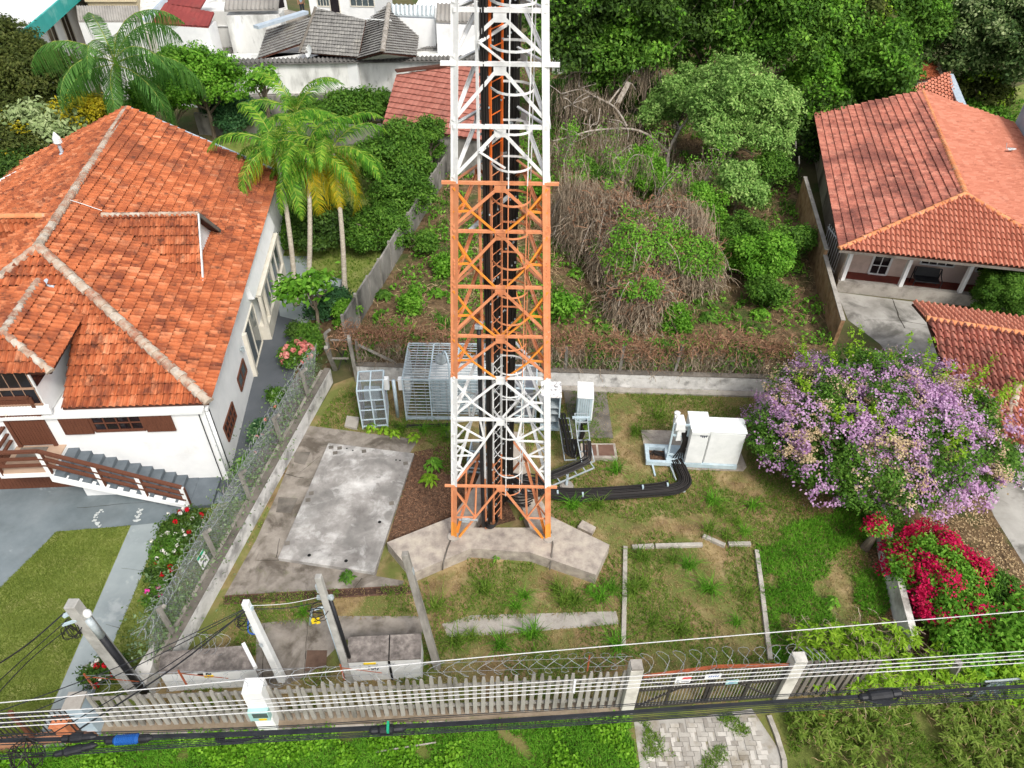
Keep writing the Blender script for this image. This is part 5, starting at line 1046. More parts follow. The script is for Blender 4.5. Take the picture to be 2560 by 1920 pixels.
b = MB()
for z in (.15, 1.1): b.bar(gq(.2, z), gq(gl-.2, z), .05, .07)
for t in (.22, gl*.25, gl/2-.04, gl/2+.06, gl*.75, gl-.22): b.bar(gq(t, .1), gq(t, 1.95), .07, .05)
b.bar(gq(.3, .2), gq(gl/2, 1.8), .05).bar(gq(gl-.3, .2), gq(gl/2, 1.8), .05).bar(gq(gl*.25, 1.1), gq(gl*.05, 1.75), .05); b.build('gate_frame', M['darkmetal'], gt)
b = MB(); n = 42
for i in range(n): t = .25+(gl-.5)*i/(n-1); b.bar(gq(t, .1), gq(t, 1.86+.2*(1-abs(t-gl/2)/(gl/2))), .022)
b.build('bars', M['post'], gt)
for (t, z, w, h, kind) in ((1.35, 1.62, .42, .34, 0), (2.15, 1.68, .44, .22, 1), (2.75, 1.28, .34, .2, 2)):
    s = MB(); panel(s, [gq(t-w/2, z-h/2), gq(t+w/2, z-h/2), gq(t+w/2, z+h/2), gq(t-w/2, z+h/2)], gn, .04, .055); sg = s.build('gate_sign', M['white'] if kind < 2 else M['mint'], gt)
    s = MB()
    if kind == 0:
        panel(s, [gq(t-.05, z+.04), gq(t+w/2, z+.04), gq(t+w/2, z+h/2), gq(t+.02, z+h/2)], gn, .056, .06); s.build('red_heading', M['red'], sg); s = MB()
        s.bar(gq(t-.15, z-.13, .058), gq(t-.15, z+.01, .058), .02, .004, up=gn).bar(gq(t-.15, z+.0, .058), gq(t-.08, z-.03, .058), .02, .004, up=gn).bar(gq(t-.15, z-.06, .058), gq(t-.08, z-.13, .058), .02, .004, up=gn)
        for k in (0, 1): s.bar(gq(t-.04, z-.03-.07*k, .058), gq(t+.17, z-.03-.07*k, .058), .025, .004, up=gn)
        s.build('printing', M['ink'], sg)
    elif kind == 1:
        for k in range(5): s.bar(gq(t-.12+.06*k, z-.03, .058), gq(t-.1+.06*k, z+.04, .058), .025, .004, up=gn)
        s.bar(gq(t-.2, z+.07, .058), gq(t+.1, z+.07, .058), .03, .004, up=gn); s.build('printing', M['blue'], sg)
    else:
        s.bar(gq(t-.1, z+.03, .058), gq(t+.12, z+.03, .058), .03, .004, up=gn).bar(gq(t-.1, z-.04, .058), gq(t+.05, z-.04, .058), .02, .004, up=gn); s.build('printing', M['blue'], sg)
# short picket run right of the gate and the grille fence far right
f2 = thing('picket_fence', 'short dark overgrown stretch of concrete picket fence right of the gate', 'fence', G1+gd*.4)
for i in range(11):
    p = G1+gd*(.35+.2*i); MB().bar(UP(p, .1), UP(p, 2.0-.02*i), .12, .06, up=gn).build('picket', M['conc_dark'], f2)
H0 = at(2372, 1705, 0); hp = thing('leaning_post', 'weathered concrete post leaning above the overgrown fence right of the gate', 'post', H0); MB().bar(H0, at(2398, 1655, 2.0), .16, .14).build('post', M['post'], hp)
H1 = at(2420, 1752, 0); H2 = at(2720, 1725, 0); f3 = thing('grille_fence', 'white diagonal slat fence at the far right edge behind the black cables', 'fence', H1); hd_ = (H2-H1).normalized(); b = MB(); L = (H2-H1).length
for i in range(int(L/.13)): p = H1+hd_*(.13*i); b.bar(UP(p, .1), UP(p+hd_*.3, 1.1), .04, .02)
b.build('slats', M['galvblue'], f3); MB().bar(UP(H1, .12), UP(H2, .12), .05).build('rail', M['galv'], f3); MB().bar(UP(H1, 1.1), UP(H2, 1.1), .04).build('rail', M['galv'], f3)
# left railing with brown posts and brick mail pillar
E0, E1 = at(-160, 1885, 0), at(250, 1838, 0); ed = (E1-E0).normalized(); EL = (E1-E0).length
rl = thing('street_railing', 'dark barred street railing with brown posts in front of the white house lawn', 'railing', E0)
b = MB(); n = int(EL/.13)
for i in range(n): p = E0+ed*(.13*i); b.bar(UP(p, .3), UP(p, 1.6), .025)
for z in (.35, 1.2, 1.58): b.bar(UP(E0, z), UP(E1, z), .04)
b.build('bars', M['darkmetal'], rl)
for t in (.25, .62): p = E0+ed*EL*t; MB().bar(p, UP(p, 1.75), .1).build('post', M['brown'], rl)
b = MB(); b.wall(E0, E1, 0, .32, .2); b.build('base_wall', mat('brick_base', [(150, 104, 78), (176, 128, 98)], 6, .9, .01, 12), rl)
M['brick'] = mat('orange_brick', [(176, 104, 70), (198, 126, 88)], 8, .9, .01, 14); p = at(185, 1845, 0); mb_ = thing('brick_pillar', 'small orange brick mailbox pillar in the railing beside the garden gate', 'pillar', p); b = MB(); b.bar(p, UP(p, .95), .36, .3, up=Fn); b.build('pillar_body', M['brick'], mb_, bevel=.01); b = MB(); b.bar(UP(p, .95), UP(p, 1.0), .42, .36, up=Fn); b.build('pillar_cap', M['brick'], mb_)
# ---- white meter houses behind the fence
M['roofconc'] = mat('lichen_concrete', [(92, 86, 82), (128, 120, 114), (158, 150, 142)], 6, .98, .012, 18, stain=[((64, 60, 57), 1.2, .5, .68, .6)])
def hut(name, label, tl, tr, br, bl, z, lip=0.):
    t = [at(*tl, z), at(*tr, z), at(*br, z), at(*bl, z)]; c = sum(t, Vector())/4; h = thing(name, label, 'utility box', UP(c, 0))
    b = MB(); b.prism([lerp(p, c, .02) for p in t], -.02, z-.06); b.build('wall', M['white_wall'], h)
    b = MB(); b.prism(t, z-.06, z); b.build('roof', M['roofconc'], h, bevel=.01); return h, t
h1, t = hut('meter_house', 'long low white meter house with stained concrete roof behind the left picket fence', (402, 1630), (610, 1613), (640, 1672), (395, 1685), 1.0)
b = MB(); b.prism([lerp(p, (t[0]+t[2])/2, f) for p, f in zip(t, (0, 0, 0, 0))], .999, 1.03) if False else b.bar(t[1]+V(0, 0, .06), t[2]+V(0, 0, .06), .1, .14); b.build('roof_upstand', M['white_wall'], h1)
b = MB(); q = [at(356, 1690, .55), at(400, 1632, 1.0), at(396, 1683, 1.0), at(372, 1720, .55)]; b.prism([at(352, 1700, .2), at(400, 1630, .2), at(396, 1686, .2), at(380, 1735, .2)], -.02, .75); b.build('side_wall', M['white_lime'], h1)
f0_, f1_ = UP(t[3], 0), UP(t[2], 0); hd2 = (f1_-f0_).normalized(); hn2 = V(hd2.y, -hd2.x, 0)
b = MB()
for u in (1.1, 1.32): b.bar(UP(f0_+hd2*u+hn2*.0, .84), UP(f0_+hd2*u, .9), .14, .05, up=hn2)
b.build('vents', M['hole'], h1); b = MB(); b.bar(UP(f0_+hd2*1.3, .7), UP(f0_+hd2*1.3, .78), .24, .05, up=hn2); b.build('yellow_label', M['yellow'], h1)
h2, t = hut('meter_box_house', 'square white meter house with two-part dark roof behind the middle picket fence', (870, 1592), (1054, 1583), (1052, 1646), (868, 1655), 1.1)
b = MB(); m0, m1 = lerp(t[0], t[1], .565), lerp(t[3], t[2], .565); b.bar(m0+V(0, 0, .003), m1+V(0, 0, .003), .03, .01); b.bar(UP(m1, 1.05)-V(0, .02, 0), UP(m1, .0)-V(0, .02, 0), .06, .03); b.build('joint', M['hole'], h2)
f0_, f1_ = UP(t[3], 0), UP(t[2], 0); hd2 = (f1_-f0_).normalized(); hn2 = V(hd2.y, -hd2.x, 0); b = MB(); b.bar(UP(f0_+hd2*.6, .93), UP(f0_+hd2*.6, .99), .34, .04, up=hn2); b.build('yellow_label', M['yellow'], h2)
b = MB()
for u, v, du, dv in ((.55, .66, .0, .1), (.55, .76, .05, -.02), (.63, .7, 0, -.08), (.66, .64, .04, .06), (.73, .66, .0, .07), (.77, .62, .04, .06)): b.bar(UP(f0_+hd2*u+hn2*-.0, v), UP(f0_+hd2*(u+du), v+dv), .02, .05, up=hn2)
b.build('scribble', M['ink'], h2)
# razor wire over the fence on thin stays
coil('razor_wire', fp(.2, 2.12, -.12), fp(FLn, 2.42, -.12), .21, .42, 'long loose coil of razor wire above the concrete picket fence', 0, 0)
coil('razor_wire', gq(.1, 2.45), gq(gl, 2.45), .26, .4, 'tangled coil of razor wire above the barred gate', 0, 0)
coil('razor_wire', at(470, 1610, .9), at(560, 1614, 1.2), .25, .22, 'bunched razor wire loops behind the long white meter house', 0, 0)
coil('razor_wire', gq(gl+.1, 2.2), gq(gl+.9, 1.9), .25, .2, 'messy knot of razor wire on the right gate pillar', 0, 0)
for t, k in ((.3, 0), (2.6, 1), (6.6, 2), (12.9, 3)):
    p = fp(t, 2.0, -.12); b = MB(); b.bar(p, p+V(0, 0, .75), .035); b.bar(p+V(0, 0, .6), p+Fd*.9-Fn*.3-V(0, 0, .3), .015) if k < 3 else None
    b.build('razor_wire_stay', M['rust'], None, label='thin rusty stay holding the razor wire above the picket fence', cat='stay', group='rusty razor wire stays')
b = MB()
for z in (2.2, 2.66): b.tube([fp(0, z, -.12), fp(FLn, z, -.12)], .005, 4)
b.build('guide_wires', M['mesh'], None, label='pair of thin guide wires through the razor wire above the picket fence', cat='wire')
# ---- poles
M['pole'] = mat('pole_concrete', [(150, 148, 142), (184, 182, 176)], 3, .9, .004, 20, stain=[((112, 110, 104), 1.1, .55, .7, .5)])
def pole(name, label, bp, tp, z, w, m, w2=None):
    a = at(*bp, 0); c = at(*tp, z); t = thing(name, label, 'pole', a); d = (c-a).normalized(); b = MB(); x = V(1, 0, 0); x = (x-d*x.dot(d)).normalized(); y = d.cross(x); w2 = w2 or w*.85
    b.box8([a-x*w/2-y*w/2, a+x*w/2-y*w/2, a+x*w/2+y*w/2, a-x*w/2+y*w/2], [c-x*w2/2-y*w2/2, c+x*w2/2-y*w2/2, c+x*w2/2+y*w2/2, c-x*w2/2+y*w2/2]); b.build('shaft', m, t, bevel=.015); return t, a, c, d, x, y
def loops(name, c, r, k, parent, sx=1.):
    b = MB()
    for i in range(k):
        a0 = random.uniform(0, 6); rr = r*random.uniform(.7, 1.1); q = Vector((random.uniform(-1, 1), random.uniform(-1, 1), random.uniform(-.4, .6))).normalized().to_track_quat('Z', 'Y')
        b.tube([Vector(c)+V(random.uniform(-.03, .03), 0, 0)+q @ Vector((rr*math.cos(t+a0), rr*1.25*math.sin(t+a0), .06*t*.2)) for t in np.linspace(0, 5.6, 15)], .011, 4)
    return b.build(name, M['black'], parent)
t, a, c, d, x, y = pole('service_pole', 'thick square concrete service pole with a black conduit and white lamp at the lower left', (352, 1738), (178, 1508), 4.6, .34, M['pole'], .27)
b = MB(); b.tube([a+x*.2-y*.05+d*.1, a+x*.19-y*.05+d*3.2], .09, 8); b.build('conduit', M['blackpl'], t, smooth=True); b = MB(); b.tube([a+x*.19-y*.05+d*3.2, a+x*.17-y*.05+d*4.0], .09, 8); b.build('conduit_top', M['galv'], t, smooth=True)
b = MB(); b.lathe(a+d*4.0+x*.18-y*-.02, [(.06, 0), (.1, .08), (.095, .17), (.05, .24), (.02, .25)], 12, q=d.to_track_quat('Z', 'Y')); b.build('lamp_globe', M['white'], t, smooth=True)
loops('cable_loops', a+d*3.7-x*.3-V(0, .15, 0), .22, 8, t); b = MB(); b.bar(a+d*4.05-x*.05-y*.12, a+d*4.05-x*.34-y*.25, .06).bar(a+d*4.25-x*.1, a+d*4.2-x*.32-y*.1, .08); b.build('bracket', M['galvblue'], t)
LP = a+d*4.2-x*.34
t, a, c, d, x, y = pole('service_pole', 'slim white square service pole rising behind the white meter pillar', (706, 1700), (613, 1505), 3.75, .2, M['white'], .17)
b = MB(); b.tube([a+d*2.75-x*.14, a+d*2.4-x*.14], .04, 8); b.bar(a+d*3.5-x*.12, a+d*3.5+x*.12, .1, .14); b.build('fitting', M['galvblue'], t); loops('cable_loops', a+d*3.0-x*.25, .22, 6, t)
b = MB(); b.tube(smooth_path([a+d*3.1-x*.1, a+d*2.6-x*.22-V(0, .1, 0), a+d*2.35-x*.12, a+d*2.6-x*.1]), .02, 5); b.build('blue_cable', M['blue'], t); b = MB()
for k in (0, 1): b.bar(a+d*2.05+x*(.0+.05*k)-y*.11+V(0, -.1, 0), a+d*2.2+x*(.0+.05*k)-y*.11+V(0, -.1, 0), .03, .02)
b.build('strap_marks', M['galv'], t); WP = a+d*3.55
t, a, c, d, x, y = pole('service_pole', 'grey concrete service pole with black and grey conduits beside the dark roofed meter house', (878, 1700), (795, 1440), 4.5, .2, M['pole'], .16)
b = MB(); b.tube([a+x*.15+d*1.0, a+x*.13+d*3.6], .055, 8); b.build('black_conduit', M['blackpl'], t, smooth=True); b = MB(); b.tube([a-x*.13+d*.1, a-x*.12+d*3.3], .03, 8); b.build('grey_conduit', M['galvblue'], t, smooth=True)
b = MB(); b.tube([a+d*3.3-x*.12, a+d*3.2-x*.45, a+d*2.6-x*.62], .035, 8); b.build('bent_pipe', M['galvblue'], t, smooth=True); loops('cable_loops', a+d*3.1-x*.25, .28, 6, t); b = MB(); b.bar(a+d*3.7-x*.2, a+d*3.7+x*.22, .09).bar(a+d*4.05-x*.14, a+d*4.05+x*.0, .08, .3); b.lathe(a+d*3.62+x*.16, [(.06, 0), (.08, .08), (.05, .15)], 8); b.build('fitting', M['galv'], t)
b = MB(); 
for k in (0, 1): b.box(tuple(a+d*2.75-x*(.38+.12*k)), (.1, .1, .14), .3)
b.build('yellow_tags', M['yellow'], t); GP = a+d*3.75
t, a, c, d, x, y = pole('leaning_pole', 'bare weathered grey pole leaning left in front of the tower footing', (1094, 1668), (1012, 1383), 4.7, .2, M['post'], .17)
b = MB(); b.bar(a+d*4.1+x*.1, a+d*4.1-x*.02, .12, .2); b.build('clamp', M['galv'], t)
# ---- overhead wires
M['wire_w'] = mat('aluminium_wire', [(190, 190, 188), (214, 214, 212)], 6, .5); M['wire_b'] = mat('black_sheath', [(28, 30, 34), (48, 50, 54)], 3, .4)
def span(name, label, pts, z, r, m, sag=.12, n=20, zz=None):
    P = [at(px_, py_, (zz[i] if zz else z)) for i, (px_, py_) in enumerate(pts)]
    A_, B_ = P[0], P[-1]; e = (B_-A_)*.25; P = [A_-e]+smooth_path(P, 6)+[B_+e]
    b = MB(); b.tube(P, r, 5); return b.build(name, m, None, label=label, cat='wire')
for k, (l, mid, mr, rr) in enumerate(((1784, 1749, 1710, 1628), (1795, 1760, 1720, 1638), (1807, 1769, 1729, 1647), (1818, 1781, 1739, 1657))):
    span('power_line', 'thick white power conductor, %s of four parallel ones over the picket fence' % ('topmost', 'second from top', 'third from top', 'lowest')[k], [(0, l), (640, mid), (1280, mr), (2560, rr)], 7.4-.0*k, .008, M['wire_w'])
a_, b2_ = at(1438, 1700, 7.4), at(1434, 1734, 7.4); MB().bar(a_+V(0, 0, .02), b2_+V(0, 0, .02), .04, .03).build('line_spacer', M['wire_w'], None, label='short white spacer bar clamped across the four white power conductors', cat='spacer')
span('thin_line', 'single thin white wire crossing above the grass well inside the picket fence', [(0, 1757), (640, 1697), (1280, 1636), (1920, 1582), (2560, 1528)], 7.6, .009, M['wire_w'])
span('thin_line', 'thin pale wire running from the left edge to the slim white service pole', [(0, 1735), (200, 1700), (613, 1530)], 0, .008, M['wire_w'], zz=[5.4, 4.4, 3.6]) if False else None
BL = [  # black bundles: left y, y640, y1280, y2560, radius
 (1836, 1818, 1779, 1702, .018), (1842, 1822, 1783, 1706, .014), (1849, 1829, 1797, 1713, .034), (1853, 1833, 1800, 1716, .03), (1856, 1836, 1803, 1719, .026), (1862, 1839, 1806, 1724, .02), (1888, 1848, 1815, 1735, .016), (1892, 1852, 1818, 1739, .02), (1898, 1856, 1822, 1744, .024), (1873, 1845, 1811, 1729, .012)]
for k, (l, m_, r_, e_, rad) in enumerate(BL):
    lab = ('black communication cable in the bundle sagging low along the street fence')
    o = span('communication_cable', lab, [(0, l), (640, m_), (1280, r_), (1920, (r_+e_)/2-2), (2560, e_)], 5.6, rad*.5, M['wire_b']); o['group'] = 'black communication cables along the street'
cz = 5.6
def closure(name, label, p0, p1, r, m, ribs=0, m2=None):
    a, c = at(*p0, cz), at(*p1, cz); t = thing(name, label, 'splice closure', a); b = MB(); L = (c-a).length; q = (c-a).to_track_quat('Z', 'Y'); prof = [(r*.5, 0), (r, .06)]
    if ribs:
        for i in range(ribs): u = .08+(L-.16)*i/ribs; prof += [(r, u), (r*.88, u+.01), (r, u+.03)]
    prof += [(r, L-.06), (r*.5, L)]; b.lathe(a, prof, 12, q=q); b.build('shell', m, t)
    b = MB(); b.lathe(a-(c-a).normalized()*.16, [(r*.35, 0), (r*.7, .05), (r*.7, .17)], 10, q=q); b.build('end_cap', M['blackpl'], t); b = MB(); b.lathe(c-(c-a).normalized()*.02, [(r*.8, 0), (r*.8, .16), (r*.3, .24)], 10, q=q); b.build('end_cap', M['blackpl'], t); return t
M['bluepl'] = mat('blue_plastic', [(24, 74, 140), (34, 90, 160)], 4, .4)
closure('splice_closure', 'blue ribbed cable splice closure hanging in the black cables at the lower left', (283, 1851), (352, 1846), .1, M['bluepl'], 10)
closure('splice_closure', 'black box-like splice closure left of the blue one', (172, 1846), (212, 1843), .09, M['blackpl'])
closure('splice_closure', 'fat black tube splice closure below and left of the blue one', (156, 1882), (212, 1869), .085, M['blackpl'])
t = closure('splice_closure', 'black splice closure with a turquoise tag in the middle of the cable bundle', (944, 1826), (988, 1822), .095, M['blackpl']); b = MB(); p = at(970, 1818, cz+.12); b.box(tuple(p), (.045, .2, .1), .1); b.build('turquoise_tag', M['green_sign'], t)
closure('splice_closure', 'long black splice closure with a yellow tag in the cables right of the gate', (2165, 1742), (2232, 1734), .11, M['blackpl'])
t = thing('cable_slack_loop', 'looped black cable slack hanging under the bundle right of the blue closure', 'cable', at(570, 1850, cz)); b = MB()
for k in range(5): b.tube(smooth_path([at(540+6*k, 1838, cz), at(545+4*k, 1855-k, cz-.1), at(590, 1858-2*k, cz-.12), at(640+8*k, 1842, cz)]), .02, 5)
b.build('loops', M['wire_b'], t)
t = thing('cable_slack_loop', 'tangled black cable slack coil at the lower left corner', 'cable', at(60, 1890, cz)); loops('loops', at(66, 1890, cz), .3, 9, t)
t = thing('cable_slack_loop', 'wide black cable slack loop around the closure right of the gate', 'cable', at(2220, 1750, cz)); b = MB()
for k in range(4): b.tube(smooth_path([at(2150, 1738+2*k, cz), at(2210, 1757+3*k-6, cz), at(2243, 1750, cz), at(2243-3*k, 1722+2*k, cz), at(2170, 1724+k, cz)]), .02, 5)
b.build('loops', M['wire_b'], t)
# service drops to the poles
def drop(label, pts, r=.012, m=None): 
    b = MB(); b.tube(smooth_path([Vector(p) for p in pts], 6), r, 5); b.build('service_drop', m or M['wire_b'], None, label=label, cat='wire')
far = lambda px_, py_, z: at(px_, py_, z)
for k, (p, lab) in enumerate((((-60, 1695), 'twisted black service cable from the thick square pole to the left edge, uppermost'), ((-60, 1755), 'black service cable from the thick square pole to the left edge, middle'), ((-60, 1795), 'black service cable dropping steeply from the thick square pole to the left edge'))):
    drop(lab, [LP+V(0, -.03*k, -.25*k), lerp(LP, far(*p, 6.0), .5)-V(0, 0, .12), far(*p, 6.2)], .018 if k == 0 else .012)
for k, (p, lab) in enumerate((((-60, 1800), 'black service cable from the left edge to the slim white pole, upper strand'), ((-60, 1840), 'black service cable from the left edge to the slim white pole, lower strand'), ((200, 1822), 'thick black service bundle rising from the street cables to the slim white pole'), ((130, 1835), 'thin black service wire rising from the street cables to the slim white pole'))):
    e = far(*p, 5.6); drop(lab, [e, lerp(e, WP, .5)-V(0, 0, .22), WP+V(-.05, -.05, -.04*k)], .02 if k == 2 else .012)
drop('pale thin wire linking the slim white pole and the grey service pole', [WP+V(0, 0, .05), lerp(WP, GP, .5)-V(0, 0, .1), GP], .008, M['wire_w']); drop('black wire linking the slim white pole and the grey service pole', [WP-V(0, 0, .1), lerp(WP, GP, .5)-V(0, 0, .3), GP-V(0, 0, .2)], .012)
# pavers
pv = MB(); bq_ = [at(1600, 1812, 0), at(1880, 1790, 0), at(1960, 1990, 0), at(1625, 1990, 0)]
o_ = at(1600, 1805, 0); pd = V(.995, .03, 0); pn = V(.03, -.995, 0)
def inside(p, poly):
    c = False; n = len(poly)
    for i in range(n):
        a, b_ = poly[i], poly[(i+1) % n]
        if (a[1] > p[1]) != (b_[1] > p[1]) and p[0] < (b_[0]-a[0])*(p[1]-a[1])/(b_[1]-a[1])+a[0]: c = not c
    return c
for i in range(-2, 34):
    for j in range(26):
        u = .125*i*1.0+(.0 if j % 2 else .0625); v = .125*j; two = (i+j) % 4
        p = o_+pd*u+pn*v
        if not inside(p, bq_): continue
        if two == 0: c0, sz = p+pd*.0625, (.238, .115)
        elif two == 2: c0, sz = p+pn*.0625, (.115, .238)
        else: continue
        nv_ = noise.noise(Vector((p.x*.9, p.y*.9, 3)))
        if nv_ > .32: continue
        pv.box((c0.x, c0.y, .0+random.uniform(0, .008)), (sz[0], sz[1], .06), .03)
pv.build('paver_blocks', mat('paver_block', [(136, 130, 122), (170, 165, 156), (196, 191, 182)], 3, .95, .004, 40, isl=.7, stain=[((120, 108, 84), 1.2, .52, .68, .6)]), None, kind='structure')
kb = MB(); 
for a, c in (((1922, 1790), (1942, 1840)), ((1942, 1840), (1960, 1900)), ((1960, 1900), (1966, 1990))): kb.bar(at(*a, .03), at(*c, .03), .13, .1)
kb.build('kerb', M['kerb'], None, kind='structure'); MB().prism(px([(1640, 1800), (1560, 1783), (1890, 1762), (1900, 1778)], 0), 0, .02) 
MB().bar(at(2040, 1778, .06), at(2062, 1796, .06), .12, .1).build('broken_brick', M['brick'], None, label='broken orange brick lying in the weeds below the cables on the right', cat='brick')
MB().bar(at(940, 1880, .12), at(1090, 1856, .14), .03).build('dry_stick', M['conc'], None, label='long dry stick lying on the roadside grass', cat='stick')
b = MB(); b.prism(px([(255, 1836), (1560, 1783), (1558, 1793), (255, 1848)], 0), -.02, .05); b.build('fence_footing', M['conc'], None, kind='structure')
# ============================================================ BUILDINGS BEYOND
M['corr'] = mat('fibre_cement_sheet', [(128, 124, 118), (160, 156, 150)], 1.2, .95, stain=[((84, 82, 78), .6, .5, .68, .6)])
M['greytile'] = tilemat('grey_shingle', [(112, 110, 107), (130, 128, 124), (148, 146, 140)], [((78, 76, 74), .5, .5, .7, .6), ((144, 138, 122), .7, .58, .72, .5)])
M['redsheet'] = mat('red_sheet', [(118, 50, 48), (140, 64, 60)], .8, .7, stain=[((96, 66, 58), .5, .55, .7, .6)])
M['palered'] = tilemat('faded_red_tile', [(146, 88, 74), (164, 104, 90), (178, 120, 104)], [((108, 70, 62), .5, .58, .7, .6)], .4)
M['turq'] = mat('turquoise_fascia', [(34, 158, 150), (60, 176, 168)], 1, .6, stain=[((150, 206, 196), .6, .52, .66, .7)])
M['tanwall'] = mat('tan_wall', [(176, 160, 128), (194, 180, 150)], 1.5, .9)
def corrugated(name, q, m, parent, pitch=.18, amp=.035):   # q: low-left, low-right, high-right, high-left
    n = max(4, int((q[1]-q[0]).length/pitch*4)); b = MB(); vs = []
    for i in range(n+1):
        u = i/n; h = V(0, 0, amp*math.sin(i*math.pi/2)); vs += [lerp(q[0], q[1], u)+h, lerp(q[3], q[2], u)+h]
    b.add(vs, [(2*i, 2*i+2, 2*i+3, 2*i+1) for i in range(n)]); b.slab([p-V(0, 0, .06) for p in q], .06); return b.build(name, m, parent)
def block(parent, q, z0, z1, m, name='wall'):
    b = MB(); b.prism(q, z0, z1); return b.build(name, m, parent)
def winbox(parent, p, d, w, h, n, fm=None, gm=None, mull=1):
    p = Vector(p); return window(parent, [p, p+d*w, p+d*w+V(0, 0, h), p+V(0, 0, h)], n, fm or M['white'], gm or M['glass_grey'], mull, 0)
# white building with turquoise fascia (top left)
z = 7.2; e0, e1 = at(60, 72, z), at(160, -12, z); d = (e1-e0).normalized(); n = V(d.y, -d.x, 0)
tb = thing('fascia_building', 'white flat-roofed building with a turquoise fascia in the top left corner', 'building', UP(e0, 0))
L = 16; q = [e0-d*.3, e0+d*L, e0+d*L-n*16, e0-d*.3-n*16]; block(tb, q, z-.2, z, M['white'], 'roof')
b = MB(); b.bar(e0-d*.3+V(0, 0, -.45)+n*.05, e0+d*L+V(0, 0, -.45)+n*.05, .12, .95); b.build('fascia', M['turq'], tb); b = MB(); b.bar(e0-d*.34+V(0, 0, -.45), e0-d*.34-n*16+V(0, 0, -.45), .12, .95); b.build('fascia', M['turq'], tb)
iw = [e0-n*1.0+d*.6, e0-n*1.0+d*L, e0-n*15+d*L, e0-n*15+d*.6]; block(tb, iw, 0, z-.9, M['white_wall'])
for u, zz, w, h in ((2.0, 3.6, 1.6, 2.1), (5.2, 3.6, 1.6, 2.1), (8.4, 3.6, 1.6, 2.1), (3.4, .6, 1.4, 1.7)): winbox(tb, UP(iw[0]+d*u, zz), d, w, h, n, M['beige'], M['glass'])
# long white parapet wall building
lb = thing('white_depot', 'long white rendered building with stained parapet and lean-to wall below grey sheet roofs', 'building', at(490, 118, 0))
a, c = at(300, 118, 3.0), at(620, 121, 3.0); d = (c-a).normalized(); n = V(d.y, -d.x, 0); zt = 5.6
block(lb, [UP(a, 0), UP(c, 0), UP(c-n*6, 0), UP(a-n*6, 0)], 0, zt, M['old_white']); b = MB(); b.bar(UP(a, 4.6)+n*.04, UP(c, 4.6)+n*.04, .1, .08); b.build('ledge', M['white'], lb)
block(lb, [UP(a+n*1.6, 0), UP(c+n*1.6-d*2, 0), UP(c-d*2, 0), UP(a, 0)], 0, 2.6, M['tanwall'], 'lean_to_wall')
b = MB()
for t_, z_ in ((.42, 1.9), (.60, 1.2), (.74, 1.9)): p = UP(lerp(a, c, t_)+n*1.62, z_); panel(b, [p+V(0, 0, .4), p+d*.4, p-V(0, 0, .4), p-d*.4], n, 0, .05)
b.build('green_lozenges', mat('pale_green', [(150, 176, 160), (164, 190, 174)], 3, .8), lb)
t = thing('sheet_roof', 'small grey corrugated lean-to roof at the right end of the white depot', 'roof', at(590, 135, 0)); corrugated('sheets', [at(548, 147, 2.6), at(632, 145, 2.6), at(618, 117, 3.2), at(552, 118, 3.2)], M['corr'], t); block(t, px([(550, 144), (628, 143), (618, 120), (556, 120)], 0), 0, 2.4, M['old_white'])
t = thing('sheet_roof', 'wide grey corrugated roof behind the drooping palm', 'roof', at(280, 35, 0)); q = [at(195, 52, 5.6), at(352, 52, 5.6), at(345, 14, 6.4), at(190, 14, 6.4)]; corrugated('sheets', q, M['corr'], t); block(t, [UP(p, 0) for p in q], 0, 5.5, M['white_wall'])
t = thing('red_metal_shed', 'dark red metal sheet roof beside the grey corrugated roof', 'roof', at(450, 40, 0)); q = [at(378, 57, 5.8), at(520, 66, 5.8), at(535, 30, 6.3), at(412, 8, 6.8)]; corrugated('sheets', [q[0], q[1], q[2], q[3]], M['redsheet'], t, .4, .015); block(t, [UP(p, 0) for p in q], 0, 5.7, M['white_wall']); q2 = [at(412, 8, 6.8), at(500, 20, 6.5), at(530, -30, 7.2), at(440, -30, 7.2)]; corrugated('sheets', q2, M['redsheet'], t, .4, .015)
b = MB(); b.bar(at(360, 52, 5.9), at(415, -2, 7), .25, .25); b.build('flashing', M['gutter'], t)
t = thing('brick_building', 'tan patterned block wall building at the top edge left', 'building', at(280, 0, 0)); q = [at(220, 12, 6), at(345, 12, 6), at(350, -60, 6), at(215, -60, 6)]; block(t, [UP(p, 0) for p in q], 0, 7, M['tanwall']); b = MB()
for i in range(18):
    for j in range(2): p = lerp(q[0], q[1], (i+.3)/18); b.box((p.x, p.y-.05, 6.3+.35*j), (.25, .2, .15))
b.build('block_pattern', mat('tan_blocks', [(196, 182, 150), (206, 192, 162)], 3, .9), t)
# shed with corrugated cap and stained long wall
ls = thing('long_shed', 'very long stained grey-white wall with a dark corrugated sheet capping', 'shed', at(800, 240, 0))
a, c = at(470, 156, 4.1), at(1195, 146, 4.1); d = (c-a).normalized(); n = V(d.y, -d.x, 0); block(ls, [UP(a, 0), UP(c, 0), UP(c-n*2.2, 0), UP(a-n*2.2, 0)], 0, 4.0, M['old_white'])
corrugated('cap_sheets', [a+n*.3, c+n*.3, c-n*.35+V(0, 0, .1), a-n*.35+V(0, 0, .1)], mat('dark_sheet', [(86, 84, 80), (120, 118, 114)], 1.5, .95), ls, .3, .06)
block(ls, [UP(a+n*.5, 0), UP(lerp(a, c, .72)+n*.5, 0), UP(lerp(a, c, .72), 0), UP(a, 0)], 0, 1.9, M['grey_wall'], 'plinth')
